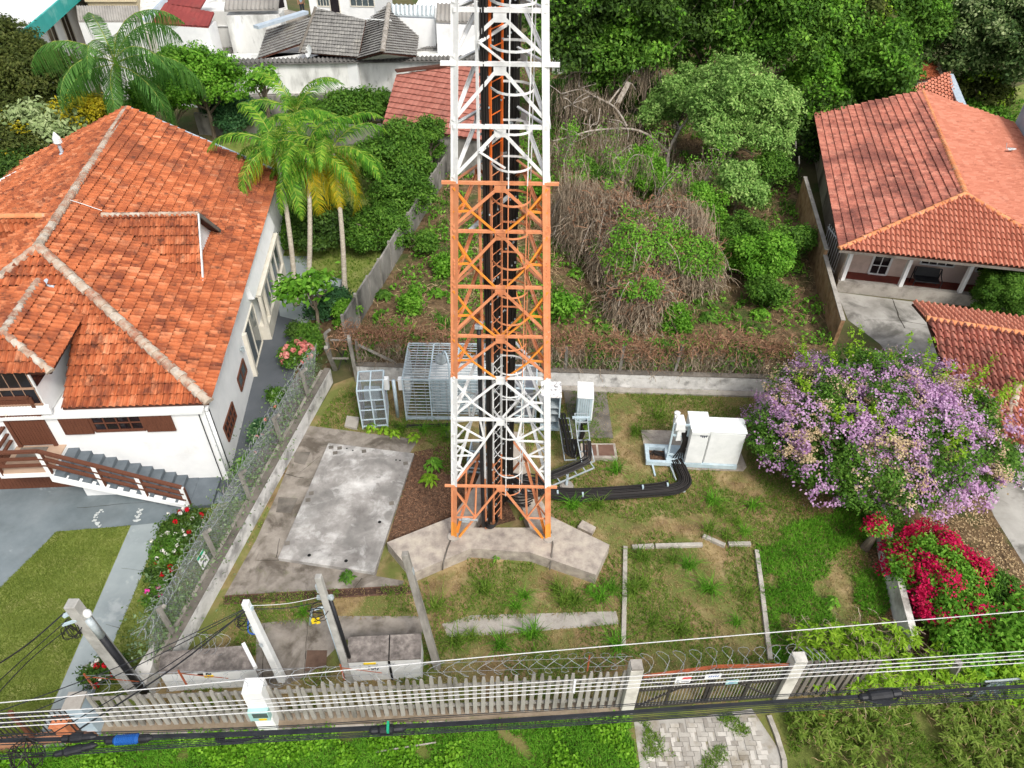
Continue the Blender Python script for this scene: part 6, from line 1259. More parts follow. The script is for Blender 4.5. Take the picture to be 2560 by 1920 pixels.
# grey shingled houses
gh = thing('grey_roof_house', 'house with grey shingle roofs in several slopes behind the long stained wall', 'house', at(800, 140, 0))
def slope(name, pix, m, parent, tw__=.2, tl_=.24):
    q = [at(x, y, zz) for x, y, zz in pix]; tiles(name, q, q[1]-q[0], m, parent, tw_=tw__, tl=tl_, hgt=.35); return q
q1 = slope('roof_slope', [(750, 130, 4.5), (897, 142, 4.4), (915, 50, 6.4), (790, 20, 6.9)], M['greytile'], gh)
q2 = slope('roof_slope', [(642, 143, 4.2), (753, 113, 4.6), (785, 38, 6.0), (668, 78, 5.2)], M['greytile'], gh)
q3 = slope('roof_slope', [(892, 148, 4.2), (957, 128, 5.5), (973, 12, 7.0), (912, 55, 5.6)], M['greytile'], gh)
q4 = slope('roof_slope', [(957, 131, 5.3), (1040, 141, 4.2), (1051, 57, 5.2), (973, 12, 6.6)], M['greytile'], gh)
ridge('ridge_tiles', [q3[1], q3[2]], M['conc'], gh, .16); ridge('ridge_tiles', [q1[3], q1[0]], M['conc_dark'], gh, .1)
for q in (q1, q2): block(gh, [UP(lerp(p, (q[0]+q[2])/2, .12), 0) for p in q], 0, 4.0, M['white_wall'])
block(gh, [UP(lerp(p, (q3[0]+q4[2])/2, .12), 0) for p in (q3[0], q4[1], q4[2], q3[3])], 0, 4.0, M['white_wall'])
b = MB(); b.add([q3[0]-V(0, -.3, .2), q4[1]-V(0, -.3, .2), q3[1]-V(0, -.3, .25)], [(0, 1, 2)]); b.build('gable_wall', M['white_wall'], gh)
b = MB(); b.bar(at(640, 68, 6.1), at(765, 30, 6.1), .5, .2); b.build('gutter', M['gutter'], gh)
t = thing('low_grey_roof', 'small grey shingle roof beside the white block, right of the grey roofs', 'roof', at(1070, 130, 0)); slope('roof_slope', [(1042, 138, 3.6), (1102, 135, 3.8), (1101, 108, 4.3), (1044, 122, 4.0)], M['greytile'], t); block(t, px([(1046, 140), (1100, 138), (1099, 118), (1048, 124)], 0), 0, 3.4, M['white_wall'])
ap = at(955, 140, 4.2); an = thing('tv_antenna', 'thin rooftop television antenna with a pale crossbar above the grey shingle roof', 'antenna', ap); b = MB(); b.tube([ap, UP(ap, 6.6)], .03, 6); b.build('mast', M['darkmetal'], an); b = MB(); b.tube([UP(ap, 6.5)+V(-.9, 0, .1), UP(ap, 6.5)+V(.9, 0, 0)], .03, 5)
for k in range(5): b.tube([UP(ap, 6.5)+V(-.8+.4*k, -.3, .1), UP(ap, 6.5)+V(-.8+.4*k, .3, .05)], .015, 4)
b.build('crossbar', M['white'], an)
dp_ = at(777, 140, 4.3); ds = thing('satellite_dish', 'small white satellite dish behind the long wall under the grey roof', 'satellite dish', dp_); b = MB(); b.lathe(dp_+V(0, 0, .3), [(.02, 0), (.3, .05), (.42, .14), (.3, .08), (.03, .04)], 14, q=Vector((-.7, -.6, .4)).to_track_quat('Z', 'Y')); b.build('reflector', M['white'], ds); b = MB(); b.tube([dp_-V(0, 0, .3), dp_+V(0, 0, .35)], .03, 6); b.build('mast', M['galv'], ds)
# white house with barred windows
wh = thing('white_back_house', 'white rendered house with two blue-grey windows and a dark door behind the grey roofs', 'house', at(860, 45, 0))
a, c = at(778, 40, 3.6), at(938, 44, 3.6); d = (c-a).normalized(); n = V(d.y, -d.x, 0); block(wh, [UP(a, 0), UP(c, 0), UP(c-n*8, 0), UP(a-n*8, 0)], 0, 9, M['white_wall'])
for px_, w in ((795, 1.0), (877, 2.0)): p = onplane(px_, 15, a, n); winbox(wh, UP(p, p.z), d, w, 1.3, n, M['beige'], M['glass_grey'], 3)
p = onplane(828, 32, a, n); winbox(wh, p, d, .8, 2.3, n, M['beige'], M['glass'], 0)
wb = thing('white_block', 'blank white building block with blue ledge left of the tower top', 'building', at(1090, 120, 0)); a, c = at(1042, 118, 3.2), at(1190, 122, 3.2); d = (c-a).normalized(); n = V(d.y, -d.x, 0); block(wb, [UP(a, 0), UP(c, 0), UP(c-n*7, 0), UP(a-n*7, 0)], 0, 6.0, M['white_wall'])
block(wb, [UP(lerp(a, c, .5)+n*.2, 0), UP(c+n*.2, 0), UP(c, 0), UP(lerp(a, c, .5), 0)], 4.9, 5.15, M['gutter'], 'ledge'); p = onplane(1116, 118, a, n); winbox(wb, p, d, .8, 1.4, n, M['white'], M['glass_grey'], 0)
for k, (pp, lb_) in enumerate((([(980, 36, 6.2), (1086, 40, 6.2), (1088, 14, 6.8), (978, 10, 6.8)], 'pale corrugated roof strip above the blank white block'), ([(1090, 52, 6.2), (1190, 55, 6.2), (1190, 10, 7.0), (1092, 8, 7.0)], 'grey corrugated roof strip beside the top of the tower'), ([(560, 25, 6.4), (695, 22, 6.4), (700, -30, 7.4), (568, -30, 7.4)], 'dark corrugated roof over the cluttered yard at the top edge'))):
    t = thing('sheet_roof', lb_, 'roof', at(pp[0][0], pp[0][1], 0)); q = [at(*p_) for p_ in pp]; corrugated('sheets', q, M['corr'] if k else M['galv'], t, .3, .05); block(t, [UP(p_, 0) for p_ in q], 0, 6.0, M['white_wall'] if k < 2 else M['old_white'])
yd = thing('yard_house', 'cluttered shabby white yard building with dark openings behind the red roof', 'building', at(590, 60, 0)); a, c = at(555, 66, 3.8), at(640, 66, 3.8); d = (c-a).normalized(); n = V(d.y, -d.x, 0); block(yd, [UP(a, 0), UP(c, 0), UP(c-n*3, 0), UP(a-n*3, 0)], 0, 6.0, M['old_white'])
for u, w in ((.06, 1.0), (.38, .9), (.7, 1.3)): winbox(yd, UP(lerp(a, c, u), 4.1), d, w, 1.2, n, M['white'], M['glass'], 0)
t = thing('white_terrace', 'white walled house with dark door openings at the top edge beside the standing person', 'house', at(730, 30, 0)); a, c = at(690, 60, 3.0), at(775, 38, 3.0); d = (c-a).normalized(); n = V(d.y, -d.x, 0); block(t, [UP(a-n*3, 0), UP(c-n*3, 0), UP(c-n*9, 0), UP(a-n*9, 0)], 0, 9, M['white_wall']); block(t, [UP(a-d*3, 0), UP(c, 0), UP(c-n*3, 0), UP(a-d*3-n*3, 0)], 0, 3.0, M['conc'], 'terrace_floor')
for u in (.1, .6): winbox(t, UP(lerp(a, c, u)-n*3, 3.2), d, 1.2, 2.0, n, M['white'], M['glass'], 0)
terr = (lerp(a, c, .93)-n*.6)
# pale red tiled shed by the tower
rs = thing('red_tiled_shed', 'large faded pink-red tiled lean-to roof left of the tower in front of the stained wall', 'shed', at(1070, 250, 0))
q = [at(958, 318, 2.7), at(1215, 346, 2.7), at(1205, 158, 4.2), at(990, 182, 4.2)]; tiles('roof_slope', q, q[1]-q[0], M['palered'], rs, tw_=.35, tl=.62, hgt=.3); block(rs, [UP(lerp(p, (q[0]+q[2])/2, .04), 0) for p in q], 0, 2.55, M['grey_wall']); b = MB(); b.bar(q[3]+V(0, 0, .12), q[2]+V(0, 0, .12), .5, .1); b.build('ridge_flashing', M['board'], rs)
sw2 = thing('garden_wall', 'dark stained garden wall below the faded red roof at the end of the back garden', 'wall', at(1090, 395, 0)); b = MB(); b.wall(at(950, 372, 0), at(1150, 398, 0), 0, 1.7, .2); b.build('wall_body', M['grey_wall'], sw2); b = MB(); b.wall(at(500, 335, 0), at(950, 372, 0), 0, 1.5, .2); b.build('wall_body', M['grey_wall'], sw2)
bwl = thing('far_boundary_wall', 'pale mossy boundary wall at the back of the wild lot right of the tower', 'wall', at(1440, 180, 0)); b = MB(); b.wall(at(1380, 185, 0), at(1620, 178, 0), 0, 2.3, .2); b.build('wall_body', M['old_white'], bwl)
t = thing('sheet_roof', 'white corrugated shed roof glimpsed between the trees left of the red annexe', 'roof', at(2140, 215, 0)); q = [at(2118, 224, 2.6), at(2180, 222, 2.6), at(2168, 188, 3.2), at(2108, 186, 3.2)]; corrugated('sheets', q, M['galv'], t, .3, .04); block(t, [UP(p, 0) for p in q], 0, 2.4, M['old_white'])
# ---- person on the terrace
pp0 = UP(terr, 3.0); pn_ = thing('person', 'person in a pale blue shirt and dark trousers standing on the far terrace', 'person', pp0)
def skinbody(name, nodes, edges, m, parent, sub=2):
    me = bpy.data.meshes.new(name); o0 = loc_of(parent); me.from_pydata([tuple(Vector(n_[0])+pp0-o0) for n_ in nodes], edges, []); o = link(name, me, m, parent)
    o.modifiers.new('skin', 'SKIN'); me.skin_vertices[0].data[0].use_root = True
    for i, n_ in enumerate(nodes): me.skin_vertices[0].data[i].radius = (n_[1], n_[1])
    s_ = o.modifiers.new('sub', 'SUBSURF'); s_.levels = 1; s_.render_levels = sub; return o
M['skin'] = mat('skin', [(186, 134, 106), (196, 146, 118)], 3, .6); M['shirt'] = mat('pale_shirt', [(170, 190, 206), (186, 202, 214)], 4, .9); M['trousers'] = mat('dark_trousers', [(48, 54, 64), (60, 66, 76)], 4, .9); M['hair'] = mat('dark_hair', [(30, 24, 20), (44, 36, 30)], 6, .8)
skinbody('body', [((0, 0, .93), .13), ((0, 0, 1.15), .13), ((0, 0, 1.38), .14), ((0, 0, 1.5), .055), ((0, -.01, 1.6), .09), ((0, -.02, 1.68), .095), ((0, -.01, 1.75), .06), ((.2, 0, 1.4), .06), ((.27, -.02, 1.12), .048), ((.28, -.1, .9), .035), ((.28, -.13, .82), .03), ((-.2, 0, 1.4), .06), ((-.27, .0, 1.12), .048), ((-.26, -.1, .9), .035), ((-.26, -.13, .82), .03), ((.1, 0, .85), .1), ((.11, -.02, .48), .065), ((.11, .02, .08), .045), ((.11, -.14, .04), .04), ((-.1, 0, .85), .1), ((-.11, .0, .48), .065), ((-.11, .04, .08), .045), ((-.11, -.12, .04), .04)], [(0, 1), (1, 2), (2, 3), (3, 4), (4, 5), (5, 6), (2, 7), (7, 8), (8, 9), (9, 10), (2, 11), (11, 12), (12, 13), (13, 14), (0, 15), (15, 16), (16, 17), (17, 18), (0, 19), (19, 20), (20, 21), (21, 22)], M['skin'], pn_)
skinbody('shirt', [((0, 0, .9), .15), ((0, 0, 1.15), .145), ((0, 0, 1.4), .155), ((.2, 0, 1.4), .075), ((.26, -.01, 1.2), .06), ((-.2, 0, 1.4), .075), ((-.26, 0, 1.2), .06)], [(0, 1), (1, 2), (2, 3), (3, 4), (2, 5), (5, 6)], M['shirt'], pn_)
skinbody('trousers', [((0, 0, .95), .135), ((.1, 0, .84), .11), ((.11, -.02, .48), .08), ((.11, .02, .1), .065), ((-.1, 0, .84), .11), ((-.11, 0, .48), .08), ((-.11, .04, .1), .065)], [(0, 1), (1, 2), (2, 3), (0, 4), (4, 5), (5, 6)], M['trousers'], pn_)
skinbody('hair', [((0, .03, 1.66), .09), ((0, .01, 1.75), .085), ((0, -.05, 1.78), .05)], [(0, 1), (1, 2)], M['hair'], pn_)
# ============================================================ VEGETATION
def unit(v): return v/np.maximum(np.linalg.norm(v, axis=1, keepdims=True), 1e-9)
def leafquads(p, nrm, L, Wd, droop=.15, spread=.9, along=None):
    N = len(p); n = unit(nrm+rng.normal(0, spread, (N, 3))*.6)
    t = rng.normal(0, 1, (N, 3)) if along is None else along+rng.normal(0, .35, (N, 3))
    t = unit(t-n*np.sum(t*n, 1, keepdims=True)); b = np.cross(n, t)
    s = rng.uniform(.65, 1.3, (N, 1)); l = L*s; w = Wd*s
    dz = np.zeros((N, 3)); dz[:, 2] = -droop*l[:, 0]
    q = np.stack([p-t*l*.5, p+b*w*.5-t*l*.04, p+t*l*.5+dz, p-b*w*.5-t*l*.04], 1)
    return q.reshape(-1, 3)
def sph(N, zmin=-.35):
    z = rng.uniform(zmin, 1, N); a = rng.uniform(0, 2*math.pi, N); r = np.sqrt(np.maximum(1-z*z, 0))
    return np.stack([r*np.cos(a), r*np.sin(a), z], 1)
def crown_pts(c, R, nb, lump, ncl, per, cl, zmin=-.35, fill=.15):
    """leaf positions and normals: nb sub-blobs on an ellipsoid, clusters on each sub-blob"""
    c = np.array(c); R = np.array(R, dtype=float); d = sph(nb, zmin); 
    cen = c+d*R*(1-lump*.75)*rng.uniform(.75, 1.08, (nb, 1)); rad = (R.mean()*lump)*rng.uniform(.7, 1.3, nb)
    k = rng.integers(0, nb, ncl); dd = unit(sph(ncl, -.6)+d[k]*.5)
    cc = cen[k]+dd*(rad[k]*rng.uniform(.75, 1.08, ncl))[:, None]*np.array([1, 1, .85])
    j = np.repeat(np.arange(ncl), per); p = cc[j]+rng.normal(0, cl, (len(j), 3))*np.array([1, 1, .7]); n = dd[j]*.8+np.array([0, 0, .55])
    if fill: 
        m = int(len(p)*fill); f = c+sph(m, zmin)*R*rng.uniform(.3, .85, (m, 1)); p = np.concatenate([p, f]); n = np.concatenate([n, np.tile([0, 0, 1.], (m, 1))])
    return p, n
def limbs(b, base, top, R, n, r):
    b.tube([base, lerp(base, top, .5)+V(random.uniform(-.15, .15), random.uniform(-.15, .15), 0), top], [r, r*.75, r*.4], 8)
    for i in range(n):
        a = i*2.4+random.random(); s = lerp(base, top, random.uniform(.45, .85)); e = top+V(R[0]*.7*math.cos(a), R[1]*.7*math.sin(a), R[2]*random.uniform(-.3, .6))
        m_ = lerp(s, e, .5)+V(0, 0, .2); b.tube([s, m_, e], [r*.45, r*.3, r*.1], 5)
M['bark'] = mat('grey_bark', [(92, 80, 66), (136, 124, 108)], 4, .95, .02, 14, stretch=(1, 1, .3)); M['deadwood'] = mat('dead_wood', [(116, 104, 92), (164, 154, 142), (190, 182, 172)], 4, .95, .015, 14, stain=[((76, 66, 56), 2.4, .55, .7, .6)])
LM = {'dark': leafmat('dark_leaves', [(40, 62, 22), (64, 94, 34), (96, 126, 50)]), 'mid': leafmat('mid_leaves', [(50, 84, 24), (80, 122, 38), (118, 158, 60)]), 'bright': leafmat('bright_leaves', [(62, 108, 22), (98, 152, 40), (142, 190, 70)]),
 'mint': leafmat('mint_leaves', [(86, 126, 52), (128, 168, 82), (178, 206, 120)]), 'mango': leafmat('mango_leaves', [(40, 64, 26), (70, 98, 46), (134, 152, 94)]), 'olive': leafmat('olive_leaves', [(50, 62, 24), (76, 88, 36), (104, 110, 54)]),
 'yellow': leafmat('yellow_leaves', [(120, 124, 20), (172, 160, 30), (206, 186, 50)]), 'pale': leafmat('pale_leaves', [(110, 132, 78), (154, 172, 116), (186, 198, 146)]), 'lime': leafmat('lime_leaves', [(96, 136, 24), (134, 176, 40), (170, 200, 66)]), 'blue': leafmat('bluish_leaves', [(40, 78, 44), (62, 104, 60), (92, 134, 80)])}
def tree(name, label, px_, py_, zc, R, kind, L=.26, dens=1., nb=12, lump=.5, base=None, cat='tree', group=None, zmin=-.4, per=9, cl=None, trunk=.16, extra=None, fill=.15, c3=None, multi=0):
    c = Vector(c3) if c3 is not None else at(px_, py_, zc); R = (R, R, R*.85) if not isinstance(R, tuple) else R
    b0 = Vector(base) if base is not None else UP(c, 0); t = thing(name, label, cat, b0, group); b = MB()
    limbs(b, b0, c-V(0, 0, R[2]*.15), R, 7, trunk); b.build('trunk', M['bark'], t)
    area = 2*math.pi*R[0]*(R[1]+R[2])*.5*1.9; n = int(area*2.4*dens/(L*L*.5*.55)); 
    if not multi: p, nr = crown_pts(c, R, nb, lump, max(8, n//per), per, cl or L*.75, zmin, fill)
    else:
        S = [crown_pts(np.array(c)+np.array(R)*(d_*rng.uniform(.45, .75)), np.array(R)*rng.uniform(.38, .66, 3)*np.array([1, 1, 1.1]), max(6, nb//2), lump*1.15, max(8, int(n*1.5)//per//multi), per, cl or L*.75, -.6, fill) for d_ in sph(multi, -.45)]
        p = np.concatenate([s_[0] for s_ in S]); nr = np.concatenate([s_[1] for s_ in S])
    k_ = p[:, 2] > .08; p = p[k_]; nr = nr[k_]
    np_mesh('crown', leafquads(p, nr, L, L*.5), 4, LM[kind], t)
    if extra:
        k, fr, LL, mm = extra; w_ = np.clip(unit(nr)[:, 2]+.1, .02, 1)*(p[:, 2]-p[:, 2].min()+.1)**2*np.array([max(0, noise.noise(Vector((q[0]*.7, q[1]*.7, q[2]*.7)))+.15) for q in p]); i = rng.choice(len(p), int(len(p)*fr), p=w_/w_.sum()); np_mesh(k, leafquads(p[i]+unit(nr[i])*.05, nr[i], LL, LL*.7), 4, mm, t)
    return t
tree('dense_tree', 'huge dark round dense tree at the left edge below the turquoise fascia', 15, 228, 4.2, (4.4, 4.4, 4.1), 'olive', .22, 1.2, 30, .3, fill=.3)
tree('shrub_tree', 'shrub with large pale variegated leaves left of the old tiled roof', 118, 330, 3.6, (2.2, 1.8, 1.7), 'pale', .34, .8, 8)
tree('shrub_tree', 'yellow flowering shrub in front of the drooping palm', 205, 300, 3.8, (2.2, 1.6, 1.6), 'yellow', .22, .7, 8)
tree('shrub_tree', 'yellow-green shrub at the left edge below the dark round tree', 40, 390, 2.8, (2.4, 2.2, 1.8), 'olive', .24, .8, 9, extra=('blossom', .18, .2, LM['yellow']))
tree('shrub_tree', 'dark shrub at the left edge beside the old tiled roof', 25, 470, 2.4, (2.2, 2.2, 2.2), 'dark', .22, .8, 9)
tree('garden_tree', 'bright green leafy tree between the drooping palm and the palm cluster', 505, 225, 3.3, (3.6, 2.6, 2.5), 'bright', .24, .8, 14, .42, multi=9)
tree('garden_tree', 'smaller bright green tree right of the drooping palm', 420, 262, 2.6, (2.2, 2, 1.9), 'bright', .22, .8, 9, multi=5)
tree('garden_bush', 'low green bush against the stained wall below the small corrugated roof', 600, 290, 1.3, (2.6, 1.6, 1.2), 'blue', .2, .8, 8, multi=5)
tree('garden_tree', 'papaya-like small tree rising behind the palm cluster', 655, 205, 4.6, (1.1, 1.1, .8), 'bright', .34, .7, 6)
tree('garden_tree', 'mid green bushy tree left of the faded red roof', 885, 275, 1.8, (3.2, 1.8, 1.4), 'mid', .22, .9, 14, .42, multi=7)
tree('garden_tree', 'second bushy green tree in front of the stained wall behind the palms', 790, 275, 1.4, (1.8, 1.4, 1.0), 'mid', .22, .8, 10, multi=5)
tree('clipped_tree', 'tall dark green columnar tree right of the palms', 975, 395, 2.2, (1.9, 1.8, 2.3), 'mid', .2, 1.3, 22, .34, fill=.3)
tree('clipped_tree', 'dark green columnar tree right of the tallest one in the back garden', 1025, 420, 1.7, (1.6, 1.5, 2.0), 'mid', .2, 1.3, 18, .34, fill=.3)
tree('lollipop_tree', 'small round-topped clipped tree in two tiers in front of the faded red roof', 1072, 335, 2.9, (1.05, 1.05, 1.0), 'mid', .18, 1.3, 12, .4); tree('lollipop_tree', 'lower foliage ball of dark clipped tree against the dark garden wall', 1070, 372, 1.7, (1.1, 1.1, .8), 'mid', .18, 1.2, 10, .4)
tree('garden_bush', 'feathery soft green bush beside the slab wall', 945, 575, 1.1, (1.7, 1.5, 1.35), 'mid', .16, 1.1, 16, .36)
tree('garden_bush', 'dark leafy bush behind the palm trunks', 800, 560, 1.5, (1.9, 1.4, 1.6), 'dark', .2, 1., 12)
tree('garden_bush', 'large dark green shrub behind the slab wall below the columnar trees', 1000, 500, 1.3, (1.9, 1.5, 1.5), 'mid', .18, 1., 12)
tree('garden_bush', 'low bright green bush left of the palm trunks beside the white house', 690, 575, .7, (1.5, 1.5, .8), 'bright', .18, .8, 8)
tree('garden_bush', 'round green shrub with fine leaves at the foot of the slab wall', 830, 765, .6, (1.2, .9, .75), 'blue', .16, 1., 10)
tree('garden_bush', 'yellow-green clipped bush beside the old gateway', 862, 785, .5, (.75, .75, .65), 'bright', .13, 1., 8)
tree('papaya_tree', 'slender papaya tree with large lobed leaves beside the garden terrace', 775, 720, 2.4, (1.25, 1.25, .7), 'bright', .3, .55, 9, .4, base=at(797, 830, 0), trunk=.09)
tree('garden_bush', 'dark low shrub at the edge of the side alley', 775, 850, .4, (.9, .8, .5), 'mid', .14, .9, 6)
# woods behind the wild lot
W_ = [('woods_tree', 'tall dark woods tree immediately right of the tower top', 1430, 60, 7, (3.8, 3.2, 4.4), 'dark'), ('woods_tree', 'woods tree with yellow-green upright leaf clumps behind the dead branches', 1560, 110, 6, (3.2, 2.8, 4), 'mid'), ('woods_tree', 'dark woods tree at the top edge left of the bare white branches', 1640, 30, 8, (4, 3, 4.4), 'dark'),
 ('woods_tree', 'vine-draped tree at the far boundary wall', 1500, 185, 3.6, (3, 2.4, 3.2), 'dark'), ('woods_tree', 'dark tree below the bare white branches', 1760, 90, 6, (3.6, 3, 4.2), 'mid'), ('woods_tree', 'tree with fresh green crown at the top edge in the middle of the woods', 1850, 20, 8, (4.4, 3.6, 4.4), 'mid'),
 ('woods_tree', 'dark green tree between the mint green tree and the banana plants', 1960, 110, 6, (3.4, 3, 4), 'mid'), ('woods_tree', 'broad mid green tree in front of the banana plants', 2060, 120, 5.4, (3.6, 3, 3.6), 'mid'), ('woods_tree', 'yellowish olive tree at the top edge left of the broad mango trees', 2090, 10, 7.5, (4.2, 3.4, 4), 'olive'),
 ('woods_tree', 'bright green rounded bushy tree left of the white shed roof', 2030, 215, 3.4, (2.6, 2.4, 2.6), 'bright'), ('woods_tree', 'dark shrubby tree beside the fence boards left of the pink house', 2040, 310, 2.0, (2.4, 2.4, 2.3), 'dark'), ('woods_tree', 'green tree hiding the left end of the red annexe roof', 2215, 190, 4.4, (2.6, 2.4, 3), 'mid'),
 ('woods_tree', 'small dark tree between the white shed roof and the pink house', 2150, 262, 2.2, (2.2, 2, 1.9), 'dark'), ('woods_tree', 'dense dark green tree at the top right behind the mango trees', 2260, 60, 6, (3.4, 3, 3.4), 'mid'),
 ('mango_tree', 'broad dark mango tree with pale leaf tips in the top right', 2400, 85, 5, (5, 4.4, 4.2), 'mango'), ('mango_tree', 'second broad mango tree at the right edge of the photo', 2560, 130, 4.6, (4.6, 4.2, 3.9), 'mango'), ('mango_tree', 'mango tree at the top right corner behind the others', 2520, 0, 6.5, (5, 4, 4.6), 'mango'),
 ('woods_tree', 'low rounded yellowish bush on the lawn behind the red annexe', 2450, 235, 1.6, (2.3, 2.1, 1.8), 'olive'), ('woods_tree', 'low shrub at the far end of the pink house roof', 2460, 285, .7, (2, 1.4, .8), 'mid')]
for nm, lb_, x, y, z, R, kd in W_: tree(nm, lb_, x, y, z, tuple(v*.98 for v in R), kd, .28, .85, 18 if R[0] < 4.5 else 34, .4 if R[0] < 4.5 else .24, trunk=.2, fill=.25, multi=0 if nm == 'mango_tree' else 8, extra=('sunlit_top_leaves', .2, .26, LM['bright' if kd != 'mango' else 'pale'] if kd != 'olive' else LM['lime']))  # brighter leaf colour laid on crown tops paints them sunlit; also pale mango tips
tree('mint_tree', 'large soft mint green tree right of the dead branches', 0, 0, 0, (3.2, 2.7, 3.5), 'mint', .2, 1., 20, .36, c3=at(1840, 310, 3.4), fill=.3, trunk=.2, multi=13)
tree('mint_tree', 'lighter upper part of mint green foliage leaning over the dead trunk', 0, 0, 0, (2.4, 1.9, 2.1), 'mint', .2, .9, 12, .4, c3=at(1710, 225, 4.2), trunk=.12, multi=8); tree('mint_tree', 'small mint green shoot cluster in the fork of the dead tree', 0, 0, 0, (1.4, 1.2, 1.2), 'mint', .2, .9, 9, .4, c3=at(1650, 290, 2.6), trunk=.06)
tree('mint_tree', 'drooping lower mint green foliage above the vine thicket', 0, 0, 0, (1.5, 1.4, 1.7), 'mint', .2, 1., 10, .4, c3=at(1850, 470, 1.8), trunk=.08)
tree('lot_shrub', 'yellow-green leafy shrub at the right end of the vine thicket', 1905, 650, 1.1, (1.9, 1.7, 1.4), 'bright', .17, 1., 14, .36, fill=.3); tree('lot_shrub', 'dark green shrub against the brown wall beside the thicket', 1985, 610, .9, (1.1, 1.1, 1.1), 'mid', .17, .9, 8)
tree('lot_shrub', 'bright green young shrub standing alone right of the tower', 1412, 760, .75, (.65, .65, .6), 'bright', .2, .8, 6, trunk=.04)
tree('topiary_bush', 'large round clipped green bush at the right edge in front of the porch', 2535, 745, 1.15, (1.75, 1.75, 1.6), 'mid', .1, 1.5, 60, .2, fill=.4)
tree('mint_tree', 'bright mixed green bush in the shade below the mint green tree', 1930, 440, 1.0, (1.6, 1.4, 1.2), 'mid', .18, .8, 8)
# leafy banana plants
def banana(label, c, n, L):
    t = thing('banana_plant', label, 'plant', UP(c, 0)); b = MB(); b.tube([UP(c, 0), c], [.14, .1], 8); b.build('stem', LM['bright'], t)
    for i in range(n):
        a = i*2.4; d = V(math.cos(a), math.sin(a), 0); s = V(-d.y, d.x, 0); pts = [c+d*(L*u)+V(0, 0, L*(.75*u-.95*u*u)) for u in np.linspace(0, 1, 8)]; b = MB(); vs = []
        for k, p in enumerate(pts): w = .3*math.sin(math.pi*min(1, .08+k/7.6)); vs += [p-s*w-V(0, 0, .08), p, p+s*w-V(0, 0, .08)]
        b.add(vs, [(3*k+j, 3*k+j+1, 3*k+4+j, 3*k+3+j) for k in range(7) for j in (0, 1)]); b.build('leaf', LM['bright'], t)
banana('banana plant with broad bright leaves near the top edge left of the mango trees', at(2175, 75, 6.6), 9, 1.8); banana('smaller banana plant with pale upright leaves at the top of the woods', at(2025, 85, 6.0), 7, 1.6)
banana('banana-like plant with big leaves by the far boundary wall right of the tower', at(1408, 210, 1.6), 7, 1.5)
# ---- palms
def palm(name, label, base, top, nf, L, mats, ll, wl, droopl, el0=(.2, 1.2), curve=1.5, tr=.16, seed=0, old=0):
    base, top = Vector(base), Vector(top); t = thing(name, label, 'palm tree', base); b = MB(); k = 12
    pts = [lerp(base, top, i/k)+V(.12*math.sin(i/k*3), 0, 0) for i in range(k+1)]; b.tube(pts, [tr*(1.25 if i == 0 else 1-.25*i/k) for i in range(k+1)], 10); 
    for i in range(1, 26): p = lerp(base, top, i/27)+V(.12*math.sin(i/27*3), 0, 0); b.tube([p-V(0, 0, .012), p+V(0, 0, .012)], tr*(1.06-.25*i/27), 10)
    b.build('trunk', M['palmbark'], t); b = MB(); b.tube([top-V(0, 0, .3), top+V(0, 0, .5)], [tr*.85, tr*.5], 8); b.build('crownshaft', LM['bright'], t)
    r = np.random.default_rng(seed)
    for i in range(nf):
        az = i*2.399+r.uniform(-.2, .2); u0 = i/nf; el = el0[1]+(el0[0]-el0[1])*u0+r.uniform(-.1, .1); l = L*r.uniform(.85, 1.1)
        p = np.array(top+V(0, 0, .35*(1-u0))); N = 22; R = [p]; e = el; d = np.array([math.cos(az), math.sin(az)])
        for s in range(N): e -= curve/N*(.6+.9*s/N); p = p+np.array([d[0]*math.cos(e), d[1]*math.cos(e), math.sin(e)])*l/N; R.append(p)
        R = np.array(R); side = np.array([-d[1], d[0], 0]); Q = []
        for s in np.linspace(.1, 1, int(l/.085)):
            x = s*N; j = min(int(x), N-1); p = R[j]+(R[j+1]-R[j])*(x-j); tg = unit((R[j+1]-R[j])[None])[0]; w = ll*math.sin(math.pi*(.12+.86*s)**.9)*r.uniform(.85, 1.1)
            for sg in (-1, 1):
                dr = side*sg*.8+tg*.65+r.normal(0, .08, 3); dr[2] += .1; dr /= np.linalg.norm(dr); dn = np.array([0, 0, -1.])
                a1 = p+dr*w*.45+dn*w*droopl*.18; a2 = p+dr*w*(1-.45*droopl)+dn*w*droopl*.85; wv = tg*wl
                Q += [p-wv*.5, p+wv*.5, a1+wv*.5, a1-wv*.5, a1-wv*.5, a1+wv*.5, a2+wv*.12, a2-wv*.12]
        m = mats[1] if i >= nf-old else mats[0]
        f = np_mesh('frond', np.array(Q), 4, m, t); rb = MB(); rb.tube([Vector(q) for q in R[::3]], [.03*(1-.8*k_/8) for k_ in range(len(R[::3]))], 4); rb.build('rachis', M['rachis'], f)
    return t
M['palmbark'] = mat('palm_bark', [(138, 128, 112), (176, 168, 152)], 5, .95, .01, 20, stretch=(.6, .6, 4)); M['rachis'] = mat('rachis', [(130, 140, 50), (156, 160, 70)], 3, .6)
PG = leafmat('palm_fronds', [(54, 108, 24), (94, 148, 40), (160, 188, 66)], .6, .65); PY = leafmat('yellowing_fronds', [(110, 138, 30), (176, 164, 30), (212, 180, 44)], .8, .5); PQ = leafmat('queen_palm_fronds', [(48, 90, 34), (76, 124, 50), (118, 160, 80)], .6, .5)
palm('palm_tree', 'leftmost of three slender palms beside the white house', at(742, 765, 0), at(690, 375, 5.3), 15, 4.1, (PG, PY), .95, .065, .6, (-.7, 1.25), 1.7, .13, 3, 3)
